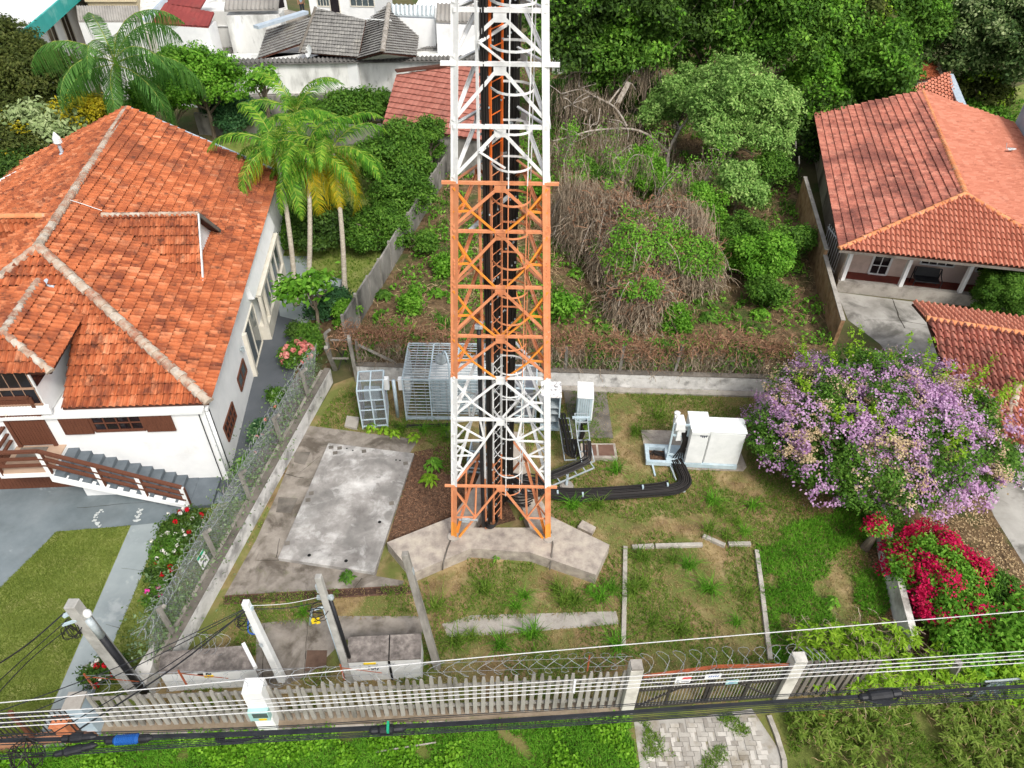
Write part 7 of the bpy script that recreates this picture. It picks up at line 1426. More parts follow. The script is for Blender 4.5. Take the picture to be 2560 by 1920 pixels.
palm('palm_tree', 'middle of three slender palms beside the white house, yellow old fronds', at(822, 735, 0)+V(-.9, -.6, 0), at(768, 395, 5.0), 14, 3.8, (PG, PY), .95, .065, .65, (-.8, 1.2), 1.8, .13, 5, 4)
palm('palm_tree', 'rightmost of three slender palms, with yellow fronds over the garden', at(862, 728, 0), at(832, 385, 5.0), 15, 4.0, (PG, PY), .95, .065, .65, (-.8, 1.25), 1.8, .13, 8, 6)
palm('palm_tree', 'taller rear palm of the cluster rising toward the stained wall', at(745, 470, 0), at(742, 292, 5.0), 12, 3.7, (PG, PY), .95, .065, .55, (-.3, 1.3), 1.6, .13, 11, 0)
palm('queen_palm', 'big shaggy drooping palm behind the old tiled roof', at(300, 300, 0)+V(0, 0, 0), at(292, 165, 6.3), 17, 5.8, (PQ, PQ), 1.5, .05, 1.5, (-.5, 1.35), 2.1, .2, 21, 0)
# ---- flowering bushes
def bloom(name, label, c, R, leafk, fl, nb=40, lump=.24, L=.13, dens=1., base=None, group=None, extra2=None, thr=.0):
    t = thing(name, label, 'flowering bush', base if base is not None else UP(c, 0)); b = MB(); limbs(b, loc_of(t), Vector(c), R, 9, .16); b.build('trunk', M['bark'], t)
    area = 2*math.pi*R[0]*(R[1]+R[2])*.5*1.6; n = int(area*2.2*dens/(L*L*.28)); p, nr = crown_pts(c, R, nb, lump, n//10, 10, L*.9, -.3, .3); k = p[:, 2] > .05; p, nr = p[k], nr[k]
    np_mesh('foliage', leafquads(p, nr, L, L*.55), 4, LM[leafk], t)
    for nm, m, frac, size, sc, lo, off in fl:
        q, qn = crown_pts(c, np.array(R)*1.03, nb*2, lump*.9, int(n*frac/14), 14, size*1.1, -.25, 0)
        keep = np.array([noise.noise(Vector(((x[0]+off)*sc, x[1]*sc, x[2]*sc)))+.7*noise.noise(Vector((x[0]*.5+off, x[1]*.5, x[2]*.5+7))) > lo for x in q]); keep &= q[:, 2] > .1
        q, qn = q[keep], qn[keep]; np_mesh(nm, leafquads(q, qn, size, size*.85, .05), 4, m, t)
    return t
M['purple'] = leafmat('lilac_bracts', [(166, 118, 168), (198, 158, 194), (220, 192, 218)], 2, .6); M['tanb'] = leafmat('faded_bracts', [(176, 150, 112), (208, 186, 148), (224, 206, 172)], 2, .6); M['crim'] = leafmat('crimson_bracts', [(150, 10, 54), (196, 18, 74), (220, 40, 100)], 2, .6)
cP = at(2205, 1085, 1.75); bloom('purple_bougainvillea', 'huge lilac-purple flowering bush covering the right boundary beside the white cabinets', cP, (4.7, 3.5, 2.15), 'mid', [('purple_flowers', M['purple'], 1.1, .085, 2.3, -.08, 3.), ('faded_flowers', M['tanb'], .55, .07, 1.3, -.02, 9.)], 90, .2, .12)
t = [o for o in bpy.data.objects if o.name.startswith('purple_bougainvillea')][0]
P_, n_ = [], []
for i in range(46):
    a = rng.uniform(0, 6.28); s = np.array(cP)+np.array([4.2*math.cos(a)*rng.uniform(.3, 1), 3.1*math.sin(a)*rng.uniform(.3, 1), 1.6]); d = np.array([math.cos(a)*.5, math.sin(a)*.5+.2, .8])
    u = rng.uniform(0, .9, (70, 1)); P_.append(s+d*u+rng.normal(0, .07, (70, 3))); n_.append(rng.normal(0, 1, (70, 3)))
np_mesh('young_shoots', leafquads(np.concatenate(P_), np.concatenate(n_), .12, .06), 4, LM['lime'], t)
bloom('red_bougainvillea', 'crimson flowering bush beside the narrow limewashed wall', at(2345, 1445, .75), (1.4, 1.95, .9), 'bright', [('crimson_flowers', M['crim'], 1.3, .085, 1.2, -.04, 5.)], 40, .24, .11); 
bloom('red_bougainvillea', 'small crimson flowering branch hanging over the top of the limewashed wall', at(2190, 1318, 1.15), (.35, .3, .25), 'bright', [('crimson_flowers', M['crim'], 1.3, .085, .4, -1, 5.)], 8, .4, .1)
bloom('red_bougainvillea', 'low crimson flowering branches at the right edge below the main red bush', at(2470, 1490, .45), (1.2, .9, .5), 'mid', [('crimson_flowers', M['crim'], .6, .08, 1.1, .1, 2.)], 14, .35, .11)
tree('hedge_bush', 'bright green leafy shrub at the right edge below the red flowers', 2480, 1590, .8, (1.9, 1.4, 1.0), 'bright', .16, .9, 16, .36); tree('hedge_bush', 'yellow-green shrub at the right edge above the black cables', 2540, 1680, .5, (1.2, .9, .7), 'lime', .16, .8, 10)
M['pinkfl'] = leafmat('pink_petals', [(200, 100, 96), (222, 140, 130), (236, 176, 160)], 3, .7); M['redfl'] = leafmat('red_petals', [(176, 10, 26), (206, 20, 40)], 3, .7); M['whitefl'] = leafmat('white_petals', [(230, 226, 216), (244, 240, 232)], 3, .7)
def heads(t, name, pts, r, m, k=26):
    for c in pts: d = sph(k, -.4); np_mesh(name, leafquads(np.array(c)+d*r, d*2, r*1.1, r*.9, .05, .3), 4, m, t)
t = tree('hydrangea', 'round hydrangea bush with pink flower heads at the edge of the side alley', 745, 890, .5, (.72, .7, .55), 'mid', .13, 1.1, 12, .36, cat='flowering bush'); c = at(745, 890, .5)
heads(t, 'flower_head', [c+V(*(np.array([.72, .7, .58])*v)) for v in sph(24, .05)], .11, M['pinkfl'])
for i, (x, y, r, lb_) in enumerate(((455, 1325, .75, 'rose bush with red and white blooms in the bed beside the concrete path'), (432, 1368, .7, 'white flowering rose bush at the lower side of the flower bed'), (395, 1440, .45, 'small red rose bush on the grass strip beside the fence'), (395, 1490, .4, 'low pink-flowered bush near the chain link fence'), (262, 1680, .55, 'rose bush with white and red blooms at the foot of the thick square pole'))):
    t = tree('rose_bush', lb_, x, y, r*.7, (r, r, r*.75), 'mid' if i % 2 else 'dark', .11, .7, 9, .42, cat='flowering bush', trunk=.03); c = at(x, y, r*.7)
    if i in (0, 2, 4): heads(t, 'red_bloom', [c+V(*(np.array([r, r, r*.85])*v)) for v in sph(7 if r > .5 else 4, .1)], .075, M['redfl'], 18)
    if i in (0, 1, 4): heads(t, 'white_bloom', [c+V(*(np.array([r, r, r*.85])*v)) for v in sph(14, .0)], .06, M['whitefl'], 14)
    if i == 3: heads(t, 'pink_bloom', [c+V(*(np.array([r, r, r*.85])*v)) for v in sph(4, .1)], .07, mat('magenta_petals', [(206, 50, 140), (220, 70, 160)], 3, .7), 16)
t = thing('fence_climber', 'thin flowering climber growing through the chain link fence and razor wire', 'climber', fb_(3, 0)); Q, n_ = [], []
for tt, k, s in ((.6, 500, .5), (1.6, 650, .55), (3.3, 750, .6), (4.6, 450, .5), (5.6, 400, .5), (6.6, 620, .55), (8.2, 700, .6), (9.8, 580, .5), (11.3, 450, .5), (12.4, 300, .4)):
    p = np.array(fb_(tt, 1.0)); Q.append(p+rng.normal(0, 1, (k, 3))*np.array([s*.6, s, s*.75])+np.array(lnv)*.15); n_.append(rng.normal(0, 1, (k, 3))+[0, 0, 1])
Q = np.concatenate(Q); n_ = np.concatenate(n_); kk = Q[:, 2] > .1; np_mesh('foliage', leafquads(Q[kk], n_[kk], .11, .06), 4, leafmat('dusty_leaves', [(76, 100, 62), (112, 136, 92), (146, 166, 124)]), t)
heads(t, 'bloom', [fb_(tt, z)+lnv*.2 for tt, z in ((8.0, 1.6), (8.3, 1.4), (8.8, 1.7), (9.2, 1.3), (9.6, 1.6), (7.6, 1.2))], .06, M['pinkfl'], 12)
# ---- dead tree, thicket, wall vines, undergrowth
def ribbons(starts, steps, dirv, jit, w, grav=0., step=.12):
    n = len(starts); p = np.array(starts, float); d = np.array(dirv, float)*np.ones((n, 3))+rng.normal(0, .3, (n, 3)); Q = []; sd = unit(rng.normal(0, 1, (n, 3)))*w
    for s in range(steps):
        d = unit(d+rng.normal(0, jit, (n, 3))+np.array([0, 0, -grav])); q = p+d*step; q[:, 2] = np.maximum(q[:, 2], .02); Q.append(np.stack([p-sd, p+sd, q+sd, q-sd], 1)); p = q
    return np.concatenate(Q).reshape(-1, 3)
M['vine'] = mat('dry_vines', [(104, 90, 74), (142, 126, 106), (176, 162, 142)], 2.5, 1., isl=.6); M['vine_red'] = mat('dry_brown_vines', [(96, 68, 50), (134, 98, 74), (164, 130, 104)], 2.5, 1., isl=.6); M['straw'] = mat('straw', [(120, 98, 68), (162, 138, 102), (190, 168, 132)], 2.5, 1., isl=.7)
dt = thing('dead_tree', 'bare grey dead tree with twisted forked branches hung with dry vines', 'tree', at(1660, 450, 0)); P3 = lambda x, y, z: at(x, y, z)
BR = [([(1665, 440, 0), (1672, 375, 1.2), (1700, 320, 2.2), (1722, 290, 2.9), (1738, 240, 3.8)], .22), ([(1672, 380, 1.1), (1620, 335, 1.7), (1565, 318, 2.3), (1480, 330, 2.5), (1420, 344, 2.4), (1382, 352, 2.3)], .16), ([(1568, 318, 2.3), (1535, 270, 3.0), (1490, 243, 3.5), (1450, 222, 3.8), (1402, 234, 3.7)], .12), ([(1448, 222, 3.8), (1446, 180, 4.6)], .06), ([(1470, 240, 3.6), (1430, 262, 3.2)], .06), ([(1520, 255, 3.3), (1560, 205, 4.2), (1590, 175, 4.8), (1622, 166, 5.1)], .11), ([(1500, 310, 2.4), (1470, 340, 1.8), (1400, 372, 1.3)], .06), ([(1520, 320, 2.3), (1510, 380, .9)], .1), ([(1700, 320, 2.2), (1676, 268, 3.0)], .1), ([(1725, 300, 2.8), (1760, 330, 2.4), (1790, 352, 2.2)], .08), ([(1500, 270, 3.1), (1490, 310, 2.6), (1455, 305, 2.6)], .06)]
b = MB()
for pts, r in BR: q = smooth_path([P3(*p)+V(random.uniform(-.06, .06), random.uniform(-.1, .1), random.uniform(-.08, .08)) for p in pts], 5); b.tube(q, [max(.018, r*.62*(1-.75*i/len(q))*random.uniform(.85, 1.2)) for i in range(len(q))], 7)

for i in range(46):
    pts, r = BR[i % 7]; q0 = Vector(P3(*pts[random.randrange(1, len(pts))])); a = random.uniform(0, 6.28); l = random.uniform(.4, 1.3); e = q0+V(math.cos(a)*l, math.sin(a)*l*.7, random.uniform(-.5, .9)*l); m2 = lerp(q0, e, .5)+V(random.uniform(-.15, .15), 0, random.uniform(-.1, .2))
    b.tube(smooth_path([q0, m2, e, e+V(random.uniform(-.3, .3), 0, random.uniform(-.2, .3))], 3), [.035*(1-.07*k_) for k_ in range(10)], 5)
b.build('branches', M['deadwood'], dt, smooth=True); b = MB(); a_, c_ = P3(1572, 205, 4.4), P3(1545, 256, 3.2); b.bar(a_, c_, .34, .05, up=(0, 1, .3)); b.build('peeling_bark', M['deadwood'], dt)
st = [np.array(P3(*p)) for pts, r in BR[1:6] for p in pts]; S = np.concatenate([s+rng.normal(0, .45, (60, 3)) for s in st]); np_mesh('hanging_vines', ribbons(S, 14, (0, 0, -1), .25, .012, .25, .11), 4, M['vine'], dt)
for lb_, brs in (('bare white forked branches at the top of the woods', [([(1740, 95, 5.5), (1745, 55, 6.8), (1760, 42, 7.2), (1790, 60, 6.8), (1830, 25, 8), (1870, 0, 8.8)], .12), ([(1785, 80, 6.2), (1800, 45, 7.2), (1835, 40, 7.5)], .08), ([(1830, 28, 8), (1835, 2, 8.8)], .06)]), ('thin bare branch reaching right above the mint green tree', [([(1860, 90, 5.4), (1890, 66, 6), (1920, 60, 6.2), (1945, 62, 6.2)], .06), ([(1885, 70, 6), (1898, 90, 5.4)], .04)])):
    b = MB()
    for pts, r in brs: q = smooth_path([P3(*p) for p in pts], 5); b.tube(q, [max(.02, r*(1-.7*i/len(q))) for i in range(len(q))], 6)
    b.build('bare_branches', M['deadwood'], None, smooth=True, label=lb_, cat='branches')
tree('vine_stump', 'broken trunk smothered in brown creeper beside the mint green tree', 1705, 205, 3.4, (.5, .5, 1.0), 'olive', .14, .8, 8, .5, trunk=.2)
th = thing('vine_thicket', 'tall mound of dead trees smothered in dry hanging vines and green creeper', 'thicket', at(1560, 720, 0))
mounds = [(at(1520, 570, 1.6), (2.2, 1.7, 2.2)), (at(1590, 640, 1.5), (2.0, 1.7, 2.0)), (at(1670, 590, 1.7), (1.9, 1.7, 2.2)), (at(1455, 530, 1.2), (1.6, 1.5, 1.8)), (at(1725, 660, 1.2), (1.4, 1.4, 1.6)), (at(1600, 755, .8), (1.5, 1.2, 1.4))]
S, SL_, SN = [], [], []
for c, R in mounds:
    d = sph(2300, -.1); S.append(np.array(c)+d*np.array(R)*rng.uniform(.85, 1.05, (2300, 1))); d = sph(1500, -.1); SL_.append(np.array(c)+d*np.array(R)*1.04); SN.append(d+[0, -.2, .5])
S = np.concatenate(S); np_mesh('dry_vines', ribbons(S, 13, (0, -.15, -.8), .3, .0125, .2, .13), 4, M['vine'], th)
u_ = rng.uniform(0, 1, 1500); r0_, r1_ = np.array(at(1395, 470, 3.1)), np.array(at(1775, 560, 3.0)); S2 = r0_+(r1_-r0_)*u_[:, None]+rng.normal(0, 1, (1500, 3))*[.15, .55, .35]; S2[:, 2] += .55*np.sin(u_*9)
np_mesh('hanging_strands', ribbons(S2, 20, (0, -.32, -1), .13, .011, .16, .16), 4, M['vine'], th)
d_ = np.concatenate([np.array(c)+sph(500, -.2)*np.array(R)*.8 for c, R in mounds]); np_mesh('inner_brush', ribbons(d_, 8, (0, 0, 0), .6, .02, 0, .16), 4, M['vine_red'], th)
Q = np.concatenate(SL_); n_ = np.concatenate(SN); keep = np.array([noise.noise(Vector((x[0]*.55+4, x[1]*.55, x[2]*.5))) > .06+(.3 if x[0] < 4.6 else .0)+(.25 if x[2] < 1.6 else 0) for x in Q]); Q, n_ = Q[keep], n_[keep]; Q = np.repeat(Q, 5, 0)+rng.normal(0, .14, (len(Q)*5, 3)); np_mesh('green_creeper', leafquads(Q, np.repeat(n_, 5, 0), .12, .085), 4, LM['bright'], th)
b = MB()
for i in range(16): c, R = mounds[i % 6]; a = rng.uniform(0, 6.28); e = Vector(c)+V(R[0]*1.15*math.cos(a), R[1]*1.1*math.sin(a)-.2, random.uniform(.3, 1.4)); MB().tube(smooth_path([UP(c, .2), lerp(Vector(c), e, .6)+V(0, 0, .7), e, e+V(.3*math.cos(a), -.3, -.6)], 4), .014, 5).build('dead_limb', M['deadwood'], th)
vw = thing('wall_vine', 'long tangle of brown dry creeper hanging over the wire above the back wall', 'creeper', (bw0+bw1)/2+bnv*.3)
def wallp(u, v, z): return np.array(bw0+bd*1.0)[None]*0+np.array(bw0)[None]+np.outer(u, np.array(bd))+np.outer(v, np.array(bnv))+np.outer(z, [0, 0, 1])
LB_ = (bw1-bw0).length; N = 2700; u = rng.uniform(-.6, LB_, N); np_mesh('top_tangle', ribbons(wallp(u, rng.normal(.35, .28, N), 2.05+.18*np.sin(u*.9)+rng.normal(0, .16, N)), 7, (0, 0, 0), .7, .013, .05, .11), 4, M['vine_red'], vw)
N = 3000; u = rng.uniform(0, LB_, N); np_mesh('hanging_strands', ribbons(wallp(u, rng.normal(.3, .1, N), rng.uniform(1.1, 2.1, N)), 9, (0, 0, -1), .35, .009, .2, .11), 4, M['vine'], vw)
N = 9000; u = rng.uniform(-.5, LB_, N); z = rng.uniform(.9, 2.25, N); p = wallp(u, rng.normal(.32, .14, N), z); keep = np.array([noise.noise(Vector((x[0]*.7, x[2]*.9, 2))) > ((.02 if x[2] < 1.9 else .06)-(.16 if 3 < x[0] < 8.5 else 0)) for x in p]); p = p[keep]; np_mesh('green_leaves', leafquads(p, np.tile([0, -1., .6], (len(p), 1)), .12, .09), 4, LM['mid'], vw)
vb = bpy.data.objects; 
def scatter(poly, n, thr=None, sc=.6, off=0.):
    q = np.array([[p.x, p.y] for p in poly]); lo, hi = q.min(0), q.max(0); out = []
    while len(out) < n:
        for x, y in rng.uniform(lo, hi, (4000, 2)):
            if inside((x, y), q) and (thr is None or noise.noise(Vector((x*sc+off, y*sc, off))) > thr): out.append((x, y))
            if len(out) >= n: break
    return np.array(out)
def blades(xy, h, w, lean=.5, z0=.0, k=1):
    xy = np.repeat(xy, k, 0)+(rng.normal(0, .03, (len(xy)*k, 2)) if k > 1 else 0); n = len(xy); a = rng.uniform(0, 6.28, n); H = h*rng.uniform(.5, 1.4, n); l = lean*rng.uniform(.2, 1.3, n)
    d = np.stack([np.cos(a), np.sin(a), np.zeros(n)], 1); s = np.stack([-np.sin(a), np.cos(a), np.zeros(n)], 1)*w; p = np.concatenate([xy, np.full((n, 1), z0)], 1); up = np.array([0, 0, 1.])
    m_ = p+d*(H*l*.35)[:, None]+up*(H*.65)[:, None]; t = p+d*(H*l*1.1)[:, None]+up*(H*(1-.35*l))[:, None]
    return np.concatenate([np.stack([p-s, p+s, m_+s*.8, m_-s*.8], 1), np.stack([m_-s*.8, m_+s*.8, t+s*.15, t-s*.15], 1)]).reshape(-1, 3)
GR = leafmat('grass_blades', [(66, 98, 24), (98, 132, 40), (138, 160, 68)], .8, .6); GB = leafmat('lush_grass', [(58, 104, 18), (88, 146, 32), (130, 182, 58)], .8, .6); GD = leafmat('dry_grass', [(124, 108, 64), (164, 144, 96), (194, 174, 126)], .8, .6); GL = leafmat('lawn_blades', [(86, 104, 36), (112, 130, 50), (142, 150, 76)], .5, .5)
def stuff(name, v, nv, m): return np_mesh(name, v, nv, m, None, 'stuff')
lot = px([(340, 1800), (1570, 1766), (2320, 1732), (2220, 1560), (2120, 1250), (1980, 982), (895, 960), (850, 970), (660, 1290), (500, 1620)], 0)
excl = [[(p.x, p.y) for p in px(l, 0)] for l in ([(763, 1063), (1046, 1099), (990, 1250), (1010, 1466), (560, 1492), (690, 1240)], [(967, 1356), (1129, 1292), (1240, 1080), (1305, 1080), (1378, 1291), (1524, 1362), (1490, 1470), (1325, 1410), (1178, 1400), (1032, 1470)], [(1602, 1076), (1866, 1080), (1870, 1178), (1690, 1174), (1610, 1140)], [(1036, 1130), (1290, 1300), (960, 1380)], [(640, 1560), (1060, 1540), (1060, 1585), (770, 1690), (640, 1720)], [(1105, 1560), (1540, 1528), (1548, 1560), (1120, 1592)])]
def noexc(xy): return np.array([p for p in xy if not any(inside(p, e) for e in excl)])
g = noexc(scatter(lot, 34000, -.1, .55, 1.)); stuff('lot_grass', blades(g, .11, .011, .9, 0, 2), 4, GR)
g = noexc(scatter(lot, 30000, None)); stuff('dry_lot_grass', blades(g, .07, .009, 1.3, 0, 2), 4, GD)
g = scatter(px([(1890, 1350), (2150, 1250), (2190, 1350), (2260, 1640), (1940, 1700)], 0), 4600, -.06, .8, 2.); stuff('lush_side_grass', blades(g, .17, .011, .8, 0, 3), 4, GB)
vg = px([(-250, 1925), (250, 1850), (1575, 1797), (1600, 1990), (-250, 2020)], 0); g = scatter(vg, 21000, -.3, 1.1, 3.); stuff('verge_grass', blades(g, .15, .011, .8, 0, 2), 4, GB)
g = scatter(px([(1600, 1806), (1880, 1782), (1960, 1990), (1620, 1990)], 0), 900, .22, 1.4, 4.); stuff('paver_grass', blades(g, .1, .01, 1., 0, 2), 4, GR)
vg2 = px([(1960, 1775), (2600, 1745), (2700, 1990), (1990, 1990)], 0); g = scatter(vg2, 3000, -.1, .7, 3.); stuff('verge_grass', blades(g, .16, .011, .8, 0, 2), 4, GR)
g = scatter(vg, 4600, .06, .9, 5.); p = np.concatenate([g, rng.uniform(.08, .26, (len(g), 1))], 1); p = np.repeat(p, 2, 0)+rng.normal(0, .05, (len(p)*2, 3)); stuff('verge_clover', leafquads(p, np.tile([0, 0, 1.], (len(p), 1)), .085, .07), 4, leafmat('clover', [(76, 124, 18), (108, 160, 34), (144, 190, 60)], 1.2, .6))
g = scatter(vg2, 480, -.1, .6, 6.); P_, n_ = [], []
for x, y in g: k = 10; a = rng.uniform(0, 6.28, k); c = np.array([x, y, rng.uniform(.15, .6)]); dd = np.stack([np.cos(a), np.sin(a), np.full(k, .2)], 1); P_.append(c+dd*.1); n_.append(dd)
P_ = np.concatenate(P_); n_ = np.concatenate(n_); stuff('verge_weeds', leafquads(P_, np.tile([0, 0, 1.], (len(P_), 1)), .21, .045, .2, .4, n_), 4, leafmat('willowy_weeds', [(80, 108, 32), (116, 142, 52), (150, 168, 80)], .8, .6)); stuff('weed_stems', ribbons(np.concatenate([g, np.zeros((len(g), 1))], 1)[:480], 6, (0, 0, 1), .3, .008, 0, .12), 4, M['straw'])
vg3 = px([(1960, 1600), (2240, 1600), (2400, 1680), (2420, 1745), (2130, 1752), (1990, 1740)], 0); g = scatter(vg3, 420); P_, n_ = [], []
for x, y in g: k = 10; a = rng.uniform(0, 6.28, k); c = np.array([x, y, rng.uniform(.2, 1.1)]); dd = np.stack([np.cos(a), np.sin(a), np.full(k, .2)], 1); P_.append(c+dd*.1); n_.append(dd)
P_ = np.concatenate(P_); n_ = np.concatenate(n_); stuff('fence_weeds', leafquads(P_, np.tile([0, 0, 1.], (len(P_), 1)), .2, .055, .2, .4, n_), 4, LM['lime']); stuff('dry_brush', ribbons(np.concatenate([g, rng.uniform(.1, .8, (len(g), 1))], 1), 9, (0, 0, .2), .6, .009, .05, .12), 4, M['vine'])
lawn = px([(327, 1316), (142, 1331), (-60, 1530), (-200, 1880), (98, 1838), (130, 1765), (272, 1440)], 0); g = scatter(lawn, 42000); stuff('lawn_grass', blades(g, .045, .008, .9, .03, 1), 4, GL)
bed = px([(400, 1310), (354, 1440), (290, 1590), (222, 1790), (330, 1790), (460, 1600), (625, 1262), (520, 1268)], 0); g = scatter(bed, 11000, -.35, .7, 8.); stuff('bed_grass', blades(g, .06, .009, .9, .02, 1), 4, GL)
bg_ = px([(690, 640), (860, 705), (900, 800), (1050, 540), (1130, 390), (1000, 345), (600, 345), (640, 560)], 0); g = scatter(bg_, 9000, -.3, .4, 9.); stuff('back_garden_grass', blades(g, .1, .016, .9, 0, 2), 4, GR)
g = scatter(px([(2440, 330), (2480, 250), (2700, 250), (2700, 400), (2560, 420)], 0), 5000); stuff('back_lawn_grass', blades(g, .12, .02, .9, 0, 2), 4, GB)
wl_ = px([(905, 935), (1975, 968), (2070, 860), (2000, 480), (1950, 250), (1880, 130), (1320, 100), (1170, 330), (1070, 560), (925, 800)], 0)
g = scatter(wl_, 2500, -.1, .4, 11.); P_, n_ = [], []
for x, y in g:
    k = 15; a = rng.uniform(0, 6.28, k); r = rng.uniform(.15, .45); c = np.array([x, y, 0]); P_.append(c+np.stack([r*np.cos(a)*rng.uniform(.2, 1, k), r*np.sin(a)*rng.uniform(.2, 1, k), rng.uniform(.06, .12+r, k)], 1)); n_.append(np.stack([np.cos(a)*.5, np.sin(a)*.5, np.ones(k)], 1))
P_ = np.concatenate(P_); n_ = np.concatenate(n_); o = stuff('undergrowth', leafquads(P_, n_, .19, .1), 4, LM['bright'])
g = scatter(wl_, 500, .0, .3, 15.); g = np.repeat(g, 14, 0)+rng.normal(0, .22, (7000, 2)); stuff('fern_undergrowth', blades(g, .4, .03, 1., 0, 1), 4, LM['mid'])
g = scatter(wl_, 9000, None); stuff('dry_twigs', ribbons(np.concatenate([g, rng.uniform(.02, .2, (len(g), 1))], 1), 4, (0, 0, 0), .5, .012, .05, .14), 4, M['straw'])
g = scatter(px([(990, 800), (1400, 780), (1390, 500), (1260, 560)], 0), 2600, 0., .5, 4.); stuff('cut_straw', ribbons(np.concatenate([g, rng.uniform(.02, .2, (len(g), 1))], 1), 5, (0, 0, 0), .4, .014, .06, .13), 4, M['straw'])
g = scatter(px([(1036, 1132), (1128, 1112), (1215, 1132), (1290, 1300), (1180, 1328), (970, 1355)], 0), 3500); stuff('soil_debris', ribbons(np.concatenate([g, np.full((len(g), 1), .02)], 1), 2, (0, 0, 0), .5, .008, 0, .06), 4, M['vine_red'])
# ---- single tufts and small plants
def tuft_mesh(seed, n=60, h=.42): return blades(rng.normal(0, .09, (n, 2)), h, .011, 1.25, 0, 1)
protos = []
spots = [(1460, 1070), (1540, 1180), (1490, 1270), (1430, 1270), (1645, 1045), (1590, 1085), (1780, 1260), (1800, 1280), (1880, 1270), (1770, 1330), (1815, 1345), (1860, 1335), (1840, 1310), (1310, 1495), (1410, 1510), (1435, 1505), (1500, 1500), (1390, 1478), (1530, 1475), (1090, 1520), (1180, 1595), (1250, 1620), (1140, 1610), (760, 1535), (1600, 1400), (1680, 1405), (1720, 1420), (1610, 1465), (1110, 1085), (1095, 1075), (1125, 1100), (1060, 1080), (1005, 1075), (1540, 1620), (1630, 1560), (1700, 1580), (1840, 1560), (1870, 1490), (1770, 1480), (1990, 1600), (1580, 1480), (1330, 1590), (1210, 1480), (1290, 1520)]
for i, (x, y) in enumerate(spots):
    p = at(x, y, .0)
    if i < 5:
        o = np_mesh('grass_tuft', tuft_mesh(i, 75, .42)+np.array(p), 4, GB if i % 2 else GR, None, org=p); protos.append(o)
    else:
        o = protos[i % 5].copy(); COL.objects.link(o); o.location = p; s = random.uniform(.65, 1.15); o.scale = (s, s, s); o.rotation_euler = (0, 0, random.uniform(0, 6.28))
    tag(o, 'clump of long arching grass blades growing on the dry tower lot', 'grass tuft', 'grass tufts on the tower lot')
def rosette(label, x, y, r, kind, n=26, h=.25, name='broadleaf_weed'):
    c = at(x, y, 0); t = thing(name, label, 'plant', c); a = rng.uniform(0, 6.28, n); u = rng.uniform(.3, 1, n); dd = np.stack([np.cos(a), np.sin(a), np.full(n, .35)], 1); p = np.array(c)+np.stack([np.cos(a)*u*r, np.sin(a)*u*r, .08+h*(1.1-u)], 1)
    np_mesh('leaves', leafquads(p, np.stack([np.cos(a)*.4, np.sin(a)*.4, np.ones(n)], 1), r*.7, r*.32, .2, .4, dd), 4, LM[kind], t); b = MB(); b.tube([c, c+V(0, 0, .15)], .015, 5); b.build('stem', LM[kind], t)
rosette('bright green broadleaf weed below the tip of the right footing wing', 1478, 1478, .22, 'bright'); rosette('small bright weed in front of the middle of the tower footing', 1240, 1405, .16, 'bright', 18); rosette('fresh green seedling inside the triangular footing', 1305, 1300, .15, 'bright', 16)
rosette('lush bright green plant on the brown soil bed left of the tower', 1072, 1205, .33, 'lime', 60, .3); rosette('grassy green plant rising behind the lush plant on the soil bed', 1085, 1170, .35, 'bright', 60, .5)
for i, x in enumerate((930, 962, 985, 1035)): rosette(('yellow-green leafy plant, leftmost of the row below the small wire cage', 'yellow-green leafy plant, second from left below the small wire cage', 'yellow-green leafy plant, third from left below the small wire cage', 'small yellow-green leafy plant nearest the tower in that row')[i], x, 1075+8*i, .26, 'lime', 40, .3)
for i, (x, y, lb_) in enumerate(((1770, 800, 'bright green rosette plant near the right of the wild lot'), (1440, 690, 'fresh leafy weed standing in the brush right of the tower'), (960, 745, 'leafy lime weed beside the slab wall'), (1090, 740, 'grassy weed clump left of the tower in the wild lot'), (1500, 830, 'green leafy weed just behind the back wall'), (1900, 790, 'leafy rosette near the brown wall'), (1360, 800, 'green weed clump close behind the wire cages'), (2075, 1515, 'dark green rosette weed near the limewashed wall'), (870, 1450, 'weed at the foot of the footing wing'))): rosette(lb_, x, y, .45 if y < 900 else .25, 'bright' if i % 2 else 'mid', 60, .45)
# drooping dark palms and bare trunks in the woods, dark understorey behind the wild lot
tree('understorey', 'dark low understorey shrubs along the far edge of the wild lot', 1560, 260, 1.0, (5.5, 1.6, 1.3), 'dark', .22, .8, 20, .3, multi=9)
palm('woods_palm', 'drooping dark green palm at the shady edge of the woods right of the tower', at(1530, 285, 0), at(1520, 195, 3.6), 12, 3.4, (LM['dark'], M['vine']), 1.2, .05, 1.4, (-.6, 1.0), 2.0, .16, 31, 3)
palm('woods_palm', 'second drooping dark palm half hidden in the woods beside the tower', at(1445, 270, 0), at(1440, 190, 3.2), 10, 2.8, (LM['dark'], M['vine']), 1.1, .05, 1.4, (-.6, 1.0), 2.0, .14, 37, 3)
for (p, q, r, lb_) in (((1640, 270), (1650, 180, 4.2), .22, 'pale bare tree trunk standing in the shade of the woods left of the mint tree'), ((1690, 250), (1700, 90, 6.5), .16, 'thin pale bare trunk rising through the woods behind the mint tree'), ((1605, 250), (1590, 150, 5.0), .18, 'dark mossy trunk in the woods behind the dead branches')):
    a = at(*p, 0); c = at(*q); b = MB(); b.tube(smooth_path([a, lerp(a, c, .5)+V(.15, 0, 0), c], 4), [r*(1-.06*k_) for k_ in range(9)], 8); b.build('bare_tree', M['deadwood'], None, smooth=True, label=lb_, cat='tree')
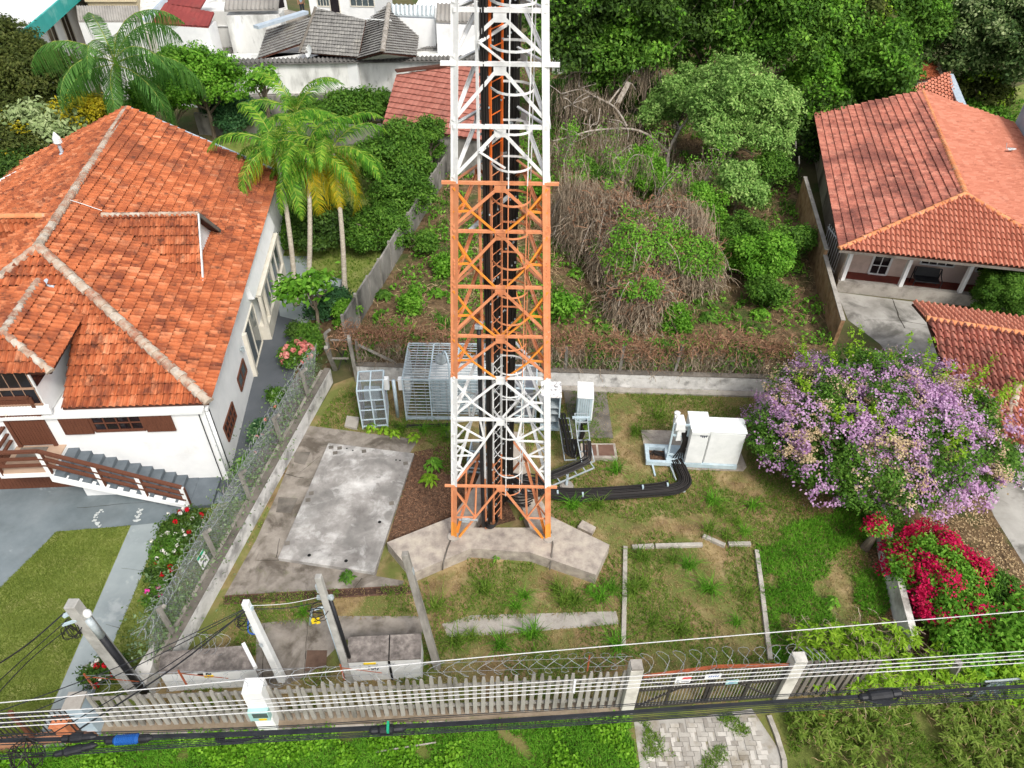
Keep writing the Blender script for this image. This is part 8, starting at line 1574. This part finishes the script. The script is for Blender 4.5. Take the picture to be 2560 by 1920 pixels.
# dry fallen leaves under the lilac bush
g = scatter(px([(1920, 1240), (2180, 1230), (2230, 1480), (2250, 1620), (2160, 1600), (2130, 1400)], 0), 5200); p = np.concatenate([g, np.full((len(g), 1), .02)], 1); stuff('fallen_leaves', leafquads(p, np.tile([0, 0, 1.], (len(p), 1)), .07, .05, .1, .4), 4, mat('dead_leaves', [(84, 62, 42), (126, 96, 66), (168, 134, 98)], 2, 1., isl=.8))
g = scatter(px([(2240, 1330), (2440, 1230), (2560, 1430), (2600, 1600), (2480, 1560)], 0), 2500); p = np.concatenate([g, np.full((len(g), 1), .03)], 1); stuff('fallen_leaves', leafquads(p, np.tile([0, 0, 1.], (len(p), 1)), .08, .05, .1, .4), 4, M['straw'])
for i, (x, y, z, r, kd, lb_) in enumerate(((1490, 455, 1.0, 1.5, 'mid', 'leafy green shrub behind the left end of the vine thicket'), (1600, 440, 1.2, 1.6, 'bright', 'bright leafy shrub in the shade under the dead tree'), (1760, 530, 1.2, 1.7, 'bright', 'yellow-green creeper shrub on the right shoulder of the vine thicket'), (1850, 590, 1.0, 1.4, 'mid', 'mid green shrub between the thicket and the brown wall'), (1340, 470, .6, .9, 'bright', 'small bright shrub close behind the right side of the tower'), (1050, 610, .6, .9, 'mid', 'small fresh shrub right of the slab wall in the wild lot'), (1120, 660, .5, .8, 'bright', 'lush fern-like shrub left of the tower in the wild lot'), (1040, 760, .45, .7, 'bright', 'leafy clump near the lower end of the slab wall'), (1930, 740, .7, 1.1, 'mid', 'low green shrub beside the lower brown wall'), (1690, 800, .4, .8, 'bright', 'low green shrub in front of the thicket near the back wall'))):
    tree('lot_shrub', lb_, x, y, z, (r, r*.9, r*.8), kd, .16, .8, 9, .4, trunk=.05, multi=6)
for i, (x, y, r, kd, lb_) in enumerate(((700, 985, .5, 'mid', 'leafy shrub in the strip between the side alley and the chain link fence'), (655, 1085, .45, 'blue', 'thin pale green shrub leaning on the fence beside the side alley'), (735, 835, .5, 'dark', 'dark low shrub above the pink hydrangea'), (620, 1170, .4, 'bright', 'small bright shrub near the lower corner of the white house'))):
    tree('fence_shrub', lb_, x, y, r*.8, (r, r, r*.9), kd, .13, .8, 8, .4, trunk=.03, multi=4)
# more tangle: leaning dead saplings, vines and creeper joining the dead tree, the thicket and the woods
tg = thing('dead_sapling_tangle', 'criss-cross of leaning bare saplings and hanging vines between the dead tree and the thicket', 'saplings', at(1560, 470, 0)); V_ = []
for i in range(26):
    x, y = random.uniform(1400, 1800), random.uniform(400, 560); a = at(x, y, 0); h = random.uniform(1.6, 3.0); e = a+V(random.uniform(-1.6, 1.6), random.uniform(-1, 1), h); m2 = lerp(a, e, .5)+V(random.uniform(-.4, .4), 0, .2); q = smooth_path([a, m2, e, e+V(random.uniform(-.7, .7), random.uniform(-.4, .4), random.uniform(-.5, .3))], 4)
    MB().tube(q, [random.uniform(.025, .05)*(1-.06*k_) for k_ in range(len(q))], 5).build('sapling_stem', M['deadwood'], tg, smooth=True)
    V_ += [np.array(q[j])+rng.normal(0, .22, 3) for j in range(4, len(q)) for _ in range(5)]
np_mesh('hanging_vines', ribbons(np.array(V_), 15, (0, -.1, -1), .22, .011, .2, .13), 4, M['vine'], tg)
V_ = np.array(V_); k_ = np.array([noise.noise(Vector((v[0]*.8, v[1]*.8, v[2]*.8+3))) > .08 for v in V_]); V_ = np.repeat(V_[k_], 6, 0); V_ = V_+rng.normal(0, .2, V_.shape); np_mesh('creeper_leaves', leafquads(V_, np.tile([0, -.3, 1.], (len(V_), 1)), .13, .09), 4, LM['bright'], tg)
